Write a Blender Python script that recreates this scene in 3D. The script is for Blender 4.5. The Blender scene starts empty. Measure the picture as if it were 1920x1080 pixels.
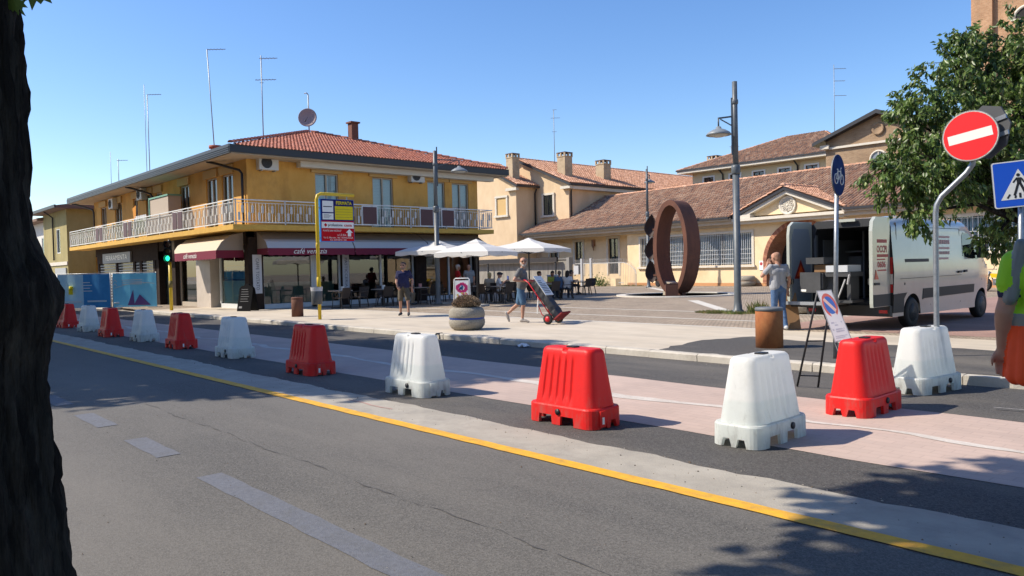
import bpy, bmesh, math, random
import numpy as np
from math import sin, cos, pi, radians, sqrt, atan2, hypot
from mathutils import Vector, Matrix
R = random.Random(7)
C = bpy.context.scene.collection
SC = bpy.context.scene

# ------------------------------------------------------------------ camera, sky, sun, exposure
cam_d = bpy.data.cameras.new('camera'); cam = bpy.data.objects.new('camera', cam_d); C.objects.link(cam)
cam_d.sensor_width = 36; cam_d.lens = 27.0; cam_d.clip_start = 0.05; cam_d.clip_end = 3000
pitch, roll, yaw = radians(-1.46), radians(-1.31), radians(47.83)
fw = Vector((-sin(yaw)*cos(pitch), cos(yaw)*cos(pitch), sin(pitch)))
rt = Vector((cos(yaw), sin(yaw), 0)); up = rt.cross(fw)
r2 = rt*cos(roll) + up*sin(roll); u2 = up*cos(roll) - rt*sin(roll)
m = Matrix((r2, u2, -fw)).transposed().to_4x4(); m.translation = (0, 0, 1.62)
cam.matrix_world = m
SC.camera = cam
SUN_DIR = Vector((0.671*cos(radians(44)), 0.741*cos(radians(44)), -sin(radians(44))))   # direction the light travels
SUN_EL = radians(44); 
world = bpy.data.worlds.new('World'); SC.world = world; world.use_nodes = True
wn = world.node_tree; bg = wn.nodes['Background']
sky = wn.nodes.new('ShaderNodeTexSky'); sky.sky_type = 'NISHITA'; sky.sun_disc = False
sky.sun_elevation = SUN_EL; sky.sun_rotation = atan2(-SUN_DIR.x, -SUN_DIR.y)
sky.altitude = 0; sky.air_density = 1.0; sky.dust_density = 0.5; sky.ozone_density = 2.6
hs = wn.nodes.new('ShaderNodeHueSaturation'); hs.inputs['Saturation'].default_value = 1.22; hs.inputs['Hue'].default_value = 0.508; wn.links.new(sky.outputs[0], hs.inputs['Color'])
wn.links.new(hs.outputs[0], bg.inputs[0]); bg.inputs[1].default_value = 0.123
sl = bpy.data.lights.new('sun', 'SUN'); sl.energy = 4.1; sl.angle = radians(0.53); sl.color = (1, 0.905, 0.77)
so = bpy.data.objects.new('sun', sl); C.objects.link(so)
so.rotation_euler = SUN_DIR.to_track_quat('-Z', 'Y').to_euler(); so.location = (-20, -20, 40)
SC.view_settings.view_transform = 'Standard'; SC.view_settings.look = 'None'
SC.view_settings.exposure = 0.7; SC.view_settings.gamma = 1.0; SC.view_settings.use_curve_mapping = False
try:
    SC.cycles.use_denoising = True
    SC.cycles.max_bounces = 8
    SC.cycles.transparent_max_bounces = 12
except Exception: pass

# ------------------------------------------------------------------ materials
MATS = {}
def mat(name, col, rough=0.6, col2=None, scale=8.0, bump=0.0, bscale=None, metal=0.0, contrast=(0.35, 0.65), detail=6, spec=0.5, stretch=None,
        dirt=None, dscale=1.0, trans=0.0, coat=0.0, subs=0.0):
    if name in MATS: return MATS[name]
    M = bpy.data.materials.new(name); M.use_nodes = True; n = M.node_tree; L = n.links.new
    b = n.nodes['Principled BSDF']
    b.inputs['Base Color'].default_value = (*col, 1); b.inputs['Roughness'].default_value = rough
    b.inputs['Metallic'].default_value = metal; b.inputs['Specular IOR Level'].default_value = spec
    if coat: b.inputs['Coat Weight'].default_value = coat; b.inputs['Coat Roughness'].default_value = 0.06
    if subs:
        b.inputs['Subsurface Weight'].default_value = subs; b.inputs['Subsurface Radius'].default_value = (0.05, 0.05, 0.05)
    tc = n.nodes.new('ShaderNodeTexCoord'); vec = tc.outputs['Object']
    if stretch:
        mp = n.nodes.new('ShaderNodeMapping'); mp.inputs['Scale'].default_value = stretch; L(vec, mp.inputs[0]); vec = mp.outputs[0]
    out = None
    if col2 is not None:
        t = n.nodes.new('ShaderNodeTexNoise'); t.inputs['Scale'].default_value = scale; t.inputs['Detail'].default_value = detail; t.inputs['Roughness'].default_value = 0.65
        L(vec, t.inputs['Vector'])
        r = n.nodes.new('ShaderNodeValToRGB'); r.color_ramp.elements[0].position = contrast[0]; r.color_ramp.elements[1].position = contrast[1]
        r.color_ramp.elements[0].color = (*col, 1); r.color_ramp.elements[1].color = (*col2, 1)
        L(t.outputs[0], r.inputs[0]); out = r.outputs[0]
    if dirt is not None:
        t2 = n.nodes.new('ShaderNodeTexNoise'); t2.inputs['Scale'].default_value = dscale; t2.inputs['Detail'].default_value = 8; t2.inputs['Roughness'].default_value = 0.7
        L(vec, t2.inputs['Vector'])
        r2_ = n.nodes.new('ShaderNodeMapRange'); r2_.inputs[1].default_value = 0.48; r2_.inputs[2].default_value = 0.75; r2_.inputs[4].default_value = 0.75
        L(t2.outputs[0], r2_.inputs[0])
        mx = n.nodes.new('ShaderNodeMixRGB'); mx.inputs[2].default_value = (*dirt, 1); L(r2_.outputs[0], mx.inputs[0])
        if out: L(out, mx.inputs[1])
        else: mx.inputs[1].default_value = (*col, 1)
        out = mx.outputs[0]
    if out: L(out, b.inputs['Base Color'])
    if bump:
        t3 = n.nodes.new('ShaderNodeTexNoise'); t3.inputs['Scale'].default_value = bscale or scale*3; t3.inputs['Detail'].default_value = 5
        L(vec, t3.inputs['Vector'])
        bp = n.nodes.new('ShaderNodeBump'); bp.inputs['Strength'].default_value = bump; bp.inputs['Distance'].default_value = 0.02
        L(t3.outputs[0], bp.inputs['Height']); L(bp.outputs[0], b.inputs['Normal'])
    if trans:   # leaf like translucency
        o = n.nodes['Material Output']; tr = n.nodes.new('ShaderNodeBsdfTranslucent'); ms = n.nodes.new('ShaderNodeMixShader'); ms.inputs[0].default_value = trans
        if out: L(out, tr.inputs[0])
        else: tr.inputs[0].default_value = (*col, 1)
        L(b.outputs[0], ms.inputs[1]); L(tr.outputs[0], ms.inputs[2]); L(ms.outputs[0], o.inputs[0])
    MATS[name] = M
    return M

def glass(name, tint=(0.8, 0.9, 0.9), boost=0.08, ior=1.5):
    if name in MATS: return MATS[name]
    M = bpy.data.materials.new(name); M.use_nodes = True; n = M.node_tree; L = n.links.new
    n.nodes.remove(n.nodes['Principled BSDF']); o = n.nodes['Material Output']
    t = n.nodes.new('ShaderNodeBsdfTransparent'); t.inputs[0].default_value = (*tint, 1)
    g = n.nodes.new('ShaderNodeBsdfGlossy'); g.inputs['Roughness'].default_value = 0.01
    f = n.nodes.new('ShaderNodeFresnel'); f.inputs[0].default_value = ior
    a = n.nodes.new('ShaderNodeMath'); a.operation = 'ADD'; a.inputs[1].default_value = boost; a.use_clamp = True
    L(f.outputs[0], a.inputs[0]); ms = n.nodes.new('ShaderNodeMixShader')
    L(a.outputs[0], ms.inputs[0]); L(t.outputs[0], ms.inputs[1]); L(g.outputs[0], ms.inputs[2]); L(ms.outputs[0], o.inputs[0])
    MATS[name] = M; return M

def brick_mat(name, c1, c2, mortar, bw=0.25, bh=0.07, ms=0.012, rough=0.85, bump=0.5, plane='wall', var=None, offset=0.5):
    if name in MATS: return MATS[name]
    M = bpy.data.materials.new(name); M.use_nodes = True; n = M.node_tree; L = n.links.new
    b = n.nodes['Principled BSDF']; b.inputs['Roughness'].default_value = rough; b.inputs['Specular IOR Level'].default_value = 0.25
    tc = n.nodes.new('ShaderNodeTexCoord'); sp = n.nodes.new('ShaderNodeSeparateXYZ'); L(tc.outputs['Object'], sp.inputs[0])
    cb = n.nodes.new('ShaderNodeCombineXYZ')
    if plane == 'wall':
        ad = n.nodes.new('ShaderNodeMath'); ad.operation = 'ADD'; L(sp.outputs[0], ad.inputs[0]); L(sp.outputs[1], ad.inputs[1])
        L(ad.outputs[0], cb.inputs[0]); L(sp.outputs[2], cb.inputs[1])
    else:
        L(sp.outputs[0], cb.inputs[0]); L(sp.outputs[1], cb.inputs[1])
    br = n.nodes.new('ShaderNodeTexBrick'); L(cb.outputs[0], br.inputs['Vector'])
    br.inputs['Color1'].default_value = (*c1, 1); br.inputs['Color2'].default_value = (*c2, 1); br.inputs['Mortar'].default_value = (*mortar, 1)
    br.inputs['Scale'].default_value = 1.0; br.inputs['Brick Width'].default_value = bw; br.inputs['Row Height'].default_value = bh; br.inputs['Mortar Size'].default_value = ms
    br.offset = offset
    t = n.nodes.new('ShaderNodeTexNoise'); t.inputs['Scale'].default_value = 0.9; t.inputs['Detail'].default_value = 8; L(tc.outputs['Object'], t.inputs['Vector'])
    mx = n.nodes.new('ShaderNodeMixRGB'); mx.blend_type = 'MULTIPLY'; mx.inputs[0].default_value = 0.55
    r = n.nodes.new('ShaderNodeValToRGB'); r.color_ramp.elements[0].color = (0.55, 0.5, 0.45, 1) if var is None else (*var, 1); r.color_ramp.elements[1].color = (1.25, 1.2, 1.15, 1)
    r.color_ramp.elements[0].position = 0.3; r.color_ramp.elements[1].position = 0.7
    L(t.outputs[0], r.inputs[0]); L(br.outputs['Color'], mx.inputs[1]); L(r.outputs[0], mx.inputs[2]); L(mx.outputs[0], b.inputs['Base Color'])
    bp = n.nodes.new('ShaderNodeBump'); bp.inputs['Strength'].default_value = bump; bp.inputs['Distance'].default_value = 0.02; bp.invert = True
    L(br.outputs['Fac'], bp.inputs['Height']); L(bp.outputs[0], b.inputs['Normal'])
    MATS[name] = M; return M

def asphalt_mat(name, base, light, dust, dustpos=(0.5, 0.75), grain=260, streak=(1, 1, 1), bumpd=0.006):
    M = bpy.data.materials.new(name); M.use_nodes = True; n = M.node_tree; L = n.links.new
    b = n.nodes['Principled BSDF']; b.inputs['Roughness'].default_value = 0.85; b.inputs['Specular IOR Level'].default_value = 0.3
    tc = n.nodes.new('ShaderNodeTexCoord')
    v = n.nodes.new('ShaderNodeTexVoronoi'); v.inputs['Scale'].default_value = grain*0.42; L(tc.outputs['Object'], v.inputs['Vector'])
    t = n.nodes.new('ShaderNodeTexNoise'); t.inputs['Scale'].default_value = grain; t.inputs['Detail'].default_value = 3; L(tc.outputs['Object'], t.inputs['Vector'])
    mp = n.nodes.new('ShaderNodeMapping'); mp.inputs['Scale'].default_value = streak; L(tc.outputs['Object'], mp.inputs[0])
    t2 = n.nodes.new('ShaderNodeTexNoise'); t2.inputs['Scale'].default_value = 0.55; t2.inputs['Detail'].default_value = 9; t2.inputs['Roughness'].default_value = 0.62; L(mp.outputs[0], t2.inputs['Vector'])
    r = n.nodes.new('ShaderNodeValToRGB'); e = r.color_ramp.elements; e[0].position = 0.36; e[0].color = (*base, 1); e[1].position = 0.68; e[1].color = (*light, 1)
    L(t.outputs[0], r.inputs[0])
    sg = n.nodes.new('ShaderNodeSeparateColor'); L(v.outputs['Color'], sg.inputs[0])
    m0 = n.nodes.new('ShaderNodeMixRGB'); m0.blend_type = 'MULTIPLY'; m0.inputs[0].default_value = 0.55; L(r.outputs[0], m0.inputs[1])
    r0 = n.nodes.new('ShaderNodeMapRange'); r0.inputs[3].default_value = 0.35; r0.inputs[4].default_value = 1.75; L(sg.outputs[0], r0.inputs[0]); L(r0.outputs[0], m0.inputs[2])
    mr = n.nodes.new('ShaderNodeMapRange'); mr.inputs[1].default_value = dustpos[0]; mr.inputs[2].default_value = dustpos[1]; mr.inputs[4].default_value = 0.85; L(t2.outputs[0], mr.inputs[0])
    mx = n.nodes.new('ShaderNodeMixRGB'); mx.inputs[2].default_value = (*dust, 1); L(mr.outputs[0], mx.inputs[0]); L(m0.outputs[0], mx.inputs[1]); L(mx.outputs[0], b.inputs['Base Color'])
    bp = n.nodes.new('ShaderNodeBump'); bp.inputs['Strength'].default_value = 0.35; bp.inputs['Distance'].default_value = bumpd*.6; L(v.outputs['Distance'], bp.inputs['Height']); L(bp.outputs[0], b.inputs['Normal'])
    MATS[name] = M; return M

def emit(name, col, st):
    M = bpy.data.materials.new(name); M.use_nodes = True; b = M.node_tree.nodes['Principled BSDF']
    b.inputs['Base Color'].default_value = (*col, 1); b.inputs['Emission Color'].default_value = (*col, 1); b.inputs['Emission Strength'].default_value = st
    MATS[name] = M; return M

# ------------------------------------------------------------------ mesh builder
class MB:
    def __init__(s): s.v = []; s.f = []; s.m = []; s.s = []
    def add(s, vs, fs, mi=0, sm=False, X=None):
        o = len(s.v)
        if X is not None: vs = [tuple(X @ Vector(p)) for p in vs]
        s.v += [tuple(p) for p in vs]
        for f in fs: s.f.append([i+o for i in f]); s.m.append(mi); s.s.append(sm)
        return s
    def box(s, a, b, mi=0, X=None):
        x0, y0, z0 = [min(a[i], b[i]) for i in range(3)]; x1, y1, z1 = [max(a[i], b[i]) for i in range(3)]
        return s.add([(x0,y0,z0),(x1,y0,z0),(x1,y1,z0),(x0,y1,z0),(x0,y0,z1),(x1,y0,z1),(x1,y1,z1),(x0,y1,z1)],
                     [(0,3,2,1),(4,5,6,7),(0,1,5,4),(1,2,6,5),(2,3,7,6),(3,0,4,7)], mi, False, X)
    def cb(s, c, d, mi=0, X=None): return s.box([c[i]-d[i]/2 for i in range(3)], [c[i]+d[i]/2 for i in range(3)], mi, X)
    def bar(s, p, q, w, h, mi=0, upv=(0,0,1), X=None):
        p, q = Vector(p), Vector(q); d = (q-p).normalized(); u = Vector(upv)
        a = d.cross(u)
        if a.length < 1e-4: a = d.cross(Vector((1,0,0)))
        a.normalize(); b = a.cross(d).normalized(); a *= w/2; b *= h/2
        vs = [p-a-b, p+a-b, p+a+b, p-a+b, q-a-b, q+a-b, q+a+b, q-a+b]
        return s.add(vs, [(0,1,2,3),(7,6,5,4),(0,4,5,1),(1,5,6,2),(2,6,7,3),(3,7,4,0)], mi, False, X)
    def tube(s, pts, r, n=8, mi=0, cap=True, X=None, closed=False):
        pts = [Vector(p) for p in pts]; k = len(pts)
        rs = r if isinstance(r, (list, tuple)) else [r]*k
        vs = []; prev = None
        for i, p in enumerate(pts):
            if closed: d = pts[(i+1) % k]-pts[i-1]
            else: d = pts[min(i+1, k-1)]-pts[max(i-1, 0)]
            d.normalize()
            if prev is None:
                a = d.orthogonal().normalized()
            else:
                a = (prev - d*prev.dot(d)); a = a.normalized() if a.length > 1e-5 else d.orthogonal().normalized()
            prev = a; b = d.cross(a)
            for j in range(n): t = 2*pi*j/n; vs.append(p + (a*cos(t)+b*sin(t))*rs[i])
        fs = []
        for i in range(k if closed else k-1):
            i2 = (i+1) % k
            for j in range(n): fs.append((i*n+j, i*n+(j+1) % n, i2*n+(j+1) % n, i2*n+j))
        if cap and not closed: fs.append(tuple(range(n-1, -1, -1))); fs.append(tuple((k-1)*n+j for j in range(n)))
        return s.add(vs, fs, mi, n > 5, X)
    def cyl(s, p, q, r, n=12, mi=0, X=None, r1=None): return s.tube([p, q], [r, r if r1 is None else r1], n, mi, True, X)
    def lathe(s, prof, n=24, c=(0,0,0), mi=0, X=None, sm=True, sx=1, sy=1):
        vs = []; k = len(prof)
        for r, z in prof:
            for j in range(n): t = 2*pi*j/n; vs.append((c[0]+r*sx*cos(t), c[1]+r*sy*sin(t), c[2]+z))
        fs = []
        for i in range(k-1):
            for j in range(n): fs.append((i*n+j, i*n+(j+1) % n, (i+1)*n+(j+1) % n, (i+1)*n+j))
        if prof[0][0] > 1e-5: fs.append(tuple(range(n-1, -1, -1)))
        if prof[-1][0] > 1e-5: fs.append(tuple((k-1)*n+j for j in range(n)))
        return s.add(vs, fs, mi, sm, X)
    def ell(s, c, r, nu=12, nv=8, mi=0, X=None):
        return s.lathe([(max(1e-6, sin(pi*i/nv)), -cos(pi*i/nv)) for i in range(nv+1)], nu, (0,0,0), mi,
                       (X or Matrix()) @ Matrix.Translation(c) @ Matrix.Diagonal((*r, 1)))
    def prism(s, poly, ax, d0, d1, mi=0, X=None, sm=False):
        """poly 2D in the plane normal to ax ('x': (y,z), 'y': (x,z), 'z': (x,y))"""
        def P(p, d): return (d, p[0], p[1]) if ax == 'x' else ((p[0], d, p[1]) if ax == 'y' else (p[0], p[1], d))
        n = len(poly); vs = [P(p, d0) for p in poly]+[P(p, d1) for p in poly]
        return s.add(vs, [tuple(range(n)), tuple(range(2*n-1, n-1, -1))]+[(i, n+i, n+(i+1) % n, (i+1) % n) for i in range(n)], mi, sm, X)
    def quad(s, *p, mi=0, X=None): return s.add(p, [tuple(range(len(p)))], mi, False, X)
    def disc(s, c, nrm, r, n=20, mi=0, X=None):
        nr = Vector(nrm).normalized(); a = nr.orthogonal().normalized(); b = nr.cross(a); c = Vector(c)
        return s.add([c+(a*cos(2*pi*j/n)+b*sin(2*pi*j/n))*r for j in range(n)], [tuple(range(n))], mi, False, X)
    def mesh(s, name, mats, off=(0,0,0), fix=True):
        me = bpy.data.meshes.new(name)
        vs = s.v if off == (0,0,0) else [(a-off[0], b-off[1], c-off[2]) for a, b, c in s.v]
        me.from_pydata(vs, [], s.f)
        for mm in (mats if isinstance(mats, (list, tuple)) else [mats]): me.materials.append(mm)
        me.polygons.foreach_set('material_index', s.m); me.polygons.foreach_set('use_smooth', s.s)
        if fix:
            bm = bmesh.new(); bm.from_mesh(me); bmesh.ops.recalc_face_normals(bm, faces=bm.faces); bm.to_mesh(me); bm.free()
        me.update(); return me
    def build(s, name, mats, parent=None, w=False, fix=True, loc=None):
        off = (0, 0, 0)
        if w and parent is not None:
            p = parent; l = Vector((0,0,0))
            while p is not None: l += p.location; p = p.parent
            off = tuple(l)
        o = bpy.data.objects.new(name, s.mesh(name, mats, off, fix)); C.objects.link(o)
        if parent is not None: o.parent = parent
        if loc is not None: o.location = loc
        return o

def tag(o, label=None, cat=None, group=None, kind=None):
    if label: o['label'] = label
    if cat: o['category'] = cat
    if group: o['group'] = group
    if kind: o['kind'] = kind
    return o
def thing(name, label, cat, loc=(0,0,0), rz=0, group=None):
    o = bpy.data.objects.new(name, None); C.objects.link(o); o.location = loc; o.rotation_euler = (0, 0, rz); o.empty_display_size = 0.1
    return tag(o, label, cat, group)
def struct(name, mb, mats, fix=True): o = mb.build(name, mats, fix=fix); o['kind'] = 'structure'; return o
def inst(src, name, parent, loc=(0,0,0), rz=0, sc=None):
    o = bpy.data.objects.new(name, src.data if not isinstance(src, bpy.types.Mesh) else src); C.objects.link(o); o.parent = parent; o.location = loc; o.rotation_euler = (0, 0, rz)
    if sc: o.scale = sc
    return o
KIDS = {}
def dup(root, loc, rz, label=None, group=None):
    kids = {}
    for o in list(C.objects):
        if o.parent: kids.setdefault(o.parent.name, []).append(o)
    def rec(o, par):
        c = o.copy(); C.objects.link(c)
        if par is not None: c.parent = par
        for k in kids.get(o.name, []): rec(k, c)
        return c
    r = rec(root, None); r.location = loc; r.rotation_euler = (0, 0, rz)
    if label: r['label'] = label
    if group: r['group'] = group
    return r

def frame_mat(o, ex, ey):
    ex = Vector(ex).normalized(); ey = Vector(ey); ey = (ey-ex*ey.dot(ex)).normalized(); ez = ex.cross(ey)
    X = Matrix((ex, ey, ez)).transposed().to_4x4(); X.translation = o; return X
def text(name, s, size, mt, parent, X, shear=0.0, align='CENTER', width=None, thick=0.0, bold=0.0):
    cu = bpy.data.curves.new(name, 'FONT'); cu.body = s; cu.size = size; cu.shear = shear; cu.align_x = align; cu.align_y = 'CENTER'; cu.extrude = thick; cu.offset = bold; cu.resolution_u = 2
    o = bpy.data.objects.new(name, cu); C.objects.link(o); bpy.context.view_layer.update()
    me = bpy.data.meshes.new_from_object(o.evaluated_get(bpy.context.evaluated_depsgraph_get()))
    bpy.data.objects.remove(o); bpy.data.curves.remove(cu)
    if width and len(me.vertices):
        xs = [v.co.x for v in me.vertices]; k = width/max(1e-6, max(xs)-min(xs)); me.transform(Matrix.Diagonal((k, 1, 1, 1)))
    me.transform(X); me.materials.clear(); me.materials.append(mt)
    t = bpy.data.objects.new(name, me); C.objects.link(t)
    if parent: t.parent = parent
    return t

# common materials
white_plastic = mat('white_paint', (0.72, 0.73, 0.72), 0.45)
steel = mat('galvanised_steel', (0.36, 0.38, 0.40), 0.42, (0.27, 0.29, 0.31), 14, metal=0.75)
dark_metal = mat('dark_painted_metal', (0.025, 0.027, 0.032), 0.45)
black = mat('black_rubber', (0.012, 0.012, 0.013), 0.7)
lamp_grey = mat('lamp_post_grey', (0.10, 0.115, 0.13), 0.45, (0.075, 0.09, 0.10), 5)
white_sheet = mat('white_reflective_film', (0.78, 0.78, 0.74), 0.4)
# ------------------------------------------------------------------ ground
asph = asphalt_mat('old_asphalt', (0.068, 0.065, 0.060), (0.145, 0.138, 0.127), (0.19, 0.176, 0.155), (0.38, 0.78), streak=(0.30, 1, 1))
asph_new = asphalt_mat('new_asphalt', (0.046, 0.044, 0.042), (0.115, 0.108, 0.10), (0.19, 0.17, 0.14), (0.45, 0.82), 200, (0.3, 1, 1), 0.01)
conc = mat('kerb_concrete', (0.42, 0.385, 0.32), 0.9, (0.52, 0.48, 0.41), 3.0, bump=0.25, bscale=40, dirt=(0.28, 0.25, 0.21), dscale=1.6)
side_conc = mat('sidewalk_concrete', (0.47, 0.405, 0.315), 0.9, (0.55, 0.48, 0.38), 1.3, bump=0.2, bscale=60, dirt=(0.30, 0.27, 0.225), dscale=0.55, stretch=(0.5, 1.2, 1))
gut_conc = mat('gutter_concrete', (0.30, 0.275, 0.23), 0.9, (0.41, 0.375, 0.315), 1.8, bump=0.3, bscale=70, dirt=(0.22, 0.205, 0.18), dscale=2.5, contrast=(0.3, 0.7))
pink = brick_mat('pink_printed_concrete', (0.46, 0.36, 0.31), (0.43, 0.34, 0.295), (0.40, 0.315, 0.275), 0.24, 0.12, 0.006, 0.85, 0.35, 'floor', (0.86, 0.84, 0.82))
pink2 = brick_mat('pink_paving', (0.30, 0.185, 0.16), (0.36, 0.225, 0.19), (0.25, 0.20, 0.17), 0.2, 0.1, 0.008, 0.85, 0.5, 'floor', (0.75, 0.75, 0.72))
cobble = brick_mat('porphyry_cobbles', (0.31, 0.245, 0.185), (0.44, 0.37, 0.285), (0.22, 0.185, 0.145), 0.115, 0.1, 0.014, 0.85, 1.0, 'floor', (0.72, 0.70, 0.68), 0.42)
yellow_paint = mat('yellow_road_paint', (0.78, 0.42, 0.02), 0.7, (0.64, 0.33, 0.03), 9, bump=0.3, bscale=120, dirt=(0.30, 0.21, 0.08), dscale=6)
ghost_paint = mat('worn_blue_grey_paint', (0.10, 0.106, 0.125), 0.8, (0.14, 0.147, 0.168), 30, bump=0.3, bscale=150, dirt=(0.10, 0.10, 0.10), dscale=5)
white_conc = mat('white_concrete_seam', (0.50, 0.455, 0.40), 0.9, (0.58, 0.53, 0.475), 4, bump=0.4, bscale=25, dirt=(0.38, 0.32, 0.28), dscale=3)
stone = mat('white_band_stone', (0.52, 0.49, 0.43), 0.8, (0.60, 0.565, 0.50), 6, bump=0.15, bscale=40)
soil = mat('verge_soil', (0.10, 0.08, 0.05), 0.95, (0.16, 0.13, 0.09), 5, bump=0.5)

def nz(seed, amp, per):
    r = random.Random(seed); ph = [(r.uniform(0, 6.28), r.uniform(0.6, 1.6)) for _ in range(5)]
    return lambda x: amp*sum(sin(x*2*pi/per*k*(i+1)*0.8+p)/(i+1) for i, (p, k) in enumerate(ph))/1.6
def strip(mb, a, b, st, lo, hi, z, mi=0):
    n = max(1, int(round((b-a)/st))); lo = lo if callable(lo) else (lambda x, q=lo: q); hi = hi if callable(hi) else (lambda x, q=hi: q)
    vs = []; 
    for i in range(n+1): x = a+(b-a)*i/n; vs += [(x, lo(x), z), (x, hi(x), z)]
    mb.add(vs, [(2*i, 2*i+2, 2*i+3, 2*i+1) for i in range(n)], mi)
g = MB(); g.quad((-900,-900,-0.012), (900,-900,-0.012), (900,900,-0.012), (-900,900,-0.012)); struct('ground', g, side_conc)
g = MB(); strip(g, -140, 40, 4, 0.35, 4.62, 0); strip(g, -140, 40, 4, -4.2, 0.35, -0.001); struct('road', g, asph)
eA = nz(3, 0.035, 7); eB = nz(5, 0.03, 1.3); eC = nz(8, 0.05, 3)
edge1 = lambda x: 5.24+eA(x)+eB(x)
g = MB(); strip(g, -140, 25, 0.12, 4.58, edge1, 0.004); struct('gutter_strip', g, gut_conc)
g = MB(); strip(g, -140, 25, 1, 4.62, 10.9, 0.0); struct('cycle_lane_asphalt', g, asph_new)
e2 = nz(11, 0.02, 4)
g = MB(); strip(g, -140, 6, 0.4, lambda x: 6.2+e2(x), lambda x: 8.68+e2(x+50), 0.004); struct('pink_cycle_path', g, pink)
g = MB(); e3 = nz(14, 0.10, 5); e4 = nz(15, 0.05, 0.9)
strip(g, -60, 3, 0.12, lambda x: 7.36+e3(x)+e4(x)*0.6, lambda x: 7.50+e3(x)+0.05*sin(x*0.7)+e4(x+3)*0.8, 0.008); struct('concrete_seam', g, white_conc)
g = MB(); e5 = nz(21, 0.006, 0.7); strip(g, -140, 25, 0.15, lambda x: 4.46+e5(x), lambda x: 4.605+e5(x+9)*0.7, 0.008); struct('yellow_line', g, yellow_paint)
g = MB()
for a, b in ((-6.25, -1.0), (-8.22, -7.2), (-10.2, -9.15), (-12.2, -11.1), (-14.2, -13.1), (-16.2, -15.1)): strip(g, a, b, 0.2, lambda x: 2.20+e5(x)*1.5, lambda x: 2.41+e5(x+4)*1.5, 0.004)
struct('lane_marking', g, ghost_paint)
g = MB(); e6 = nz(31, 0.03, 1.2); strip(g, -10.5, 6, 0.05, lambda x: 3.05+e6(x)-max(0, .4+sin(x*7.3)+.8*sin(x*17.1+1)+.6*sin(x*31))*.005, lambda x: 3.05+e6(x)+max(0, .4+sin(x*6.1)+.8*sin(x*19.3)+.6*sin(x*37))*.005, 0.004); struct('road_crack', g, mat('crack_tar', (0.066, 0.063, 0.06), 0.8))
g = MB(); e7 = nz(33, 0.02, 1.0)
strip(g, -8.6, -7.6, 0.1, lambda x: 4.93+e7(x), lambda x: 4.95+e7(x), 0.009); struct('pink_chalk_line', g, mat('pink_chalk', (0.5, 0.22, 0.2), 0.9, (0.40, 0.30, 0.26), 20))
g = MB(); strip(g, -140, 40, 4, -9, -4.2, 0.12); strip(g, -140, 40, 4, -40, -9, 0.10); struct('near_verge', g, soil)
# dark repaired patch, tyre darkened bands and loose grit
g = MB(); rg_ = random.Random(77)
for i in range(1500):
    x = rg_.uniform(-16, 1.0); y = rg_.choice((rg_.uniform(4.65,5.3), rg_.gauss(5.25,.06), rg_.uniform(0.8,4.4), rg_.gauss(10.6,.12))); s_ = rg_.uniform(.002,.007)*(1.6 if rg_.random() < .06 else 1); z = .004
    g.add([(x-s_,y,z),(x,y-s_*.8,z),(x+s_,y+s_*.3,z),(x,y+s_,z),(x,y,z+s_)], [(0,1,4),(1,2,4),(2,3,4),(3,0,4)], rg_.randrange(3))
o = g.build('grit', [mat('grit_dark', (0.06,0.05,0.04), .9), mat('grit_pale', (0.36,0.33,0.28), .9), mat('grit_brown', (0.16,0.11,0.07), .9)], None, False, False); o['kind'] = 'stuff'
# raised sidewalk and plaza
g = MB()
strip(g, -36.5, -2.6, 0.5, 11.02, 15.78, 0.12); struct('sidewalk', g, side_conc)
g = MB(); strip(g, -66, 30, 2, 15.78, 80, 0.115); g.quad((-36.5,10.9,0.1),(-66,13.2,0.02),(-66,15.78,0.1),(-36.5,15.78,0.115)); g.quad((-2.6,11.0,0.03),(30,11.0,0.03),(30,15.78,0.1),(-2.6,15.78,0.115)); struct('plaza_paving', g, cobble)
g = MB(); strip(g, -9.3, 30, 1, 16.35, 40.0, 0.1195); struct('pink_forecourt_paving', g, pink2)
g = MB()
strip(g, -31, -8.6, 1, 15.72, 15.88, 0.1235); strip(g, -31, -9.3, 1, 17.82, 17.98, 0.1195); strip(g, -24, -9.3, 1, 20.6, 20.76, 0.1195)
strip(g, -40, -14, 1, 41.9, 42.1, 0.1195)
g.quad((-18.8,26.9,0.1195),(-18.5,27.2,0.1195),(-12.9,21.0,0.1195),(-13.2,20.76,0.1195)); g.quad((-27.0,36.2,0.1195),(-26.7,36.5,0.1195),(-32.0,41.8,0.1195),(-32.3,41.5,0.1195))
g.quad((-31,19.9,0.1195),(-31,20.1,0.1195),(-25.6,25.2,0.1195),(-25.4,25.0,0.1195))
struct('white_stone_band', g, stone)
g = MB(); r = random.Random(4)
def blob(pts, z, amp=0.1, sub=6):
    o = []
    for i in range(len(pts)):
        a, b = Vector(pts[i]), Vector(pts[(i+1) % len(pts)])
        for k in range(sub): p = a.lerp(b, k/sub); o.append((p.x+(r.uniform(-amp, amp) if k else 0), p.y+(r.uniform(-amp, amp) if k else 0), z))
    return o
g.quad(*blob([(-8.35,11.04),(-2.7,11.04),(-2.7,14.0),(-5.3,14.05),(-7.0,13.75),(-8.3,14.1),(-8.7,12.9)], 0.1245, 0.07)); struct('asphalt_patch', g, asph_new)
g = MB(); g.quad(*blob([(-2.7,11.04),(12,11.0),(12,14.1),(-2.7,14.0)], 0.1245, 0.0)); g.quad((-3.0,8.69,0.005),(14,8.69,0.005),(14,10.9,0.03),(-3.0,10.83,0.005)); struct('driveway_asphalt', g, asph_new)
g = MB()
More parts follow.
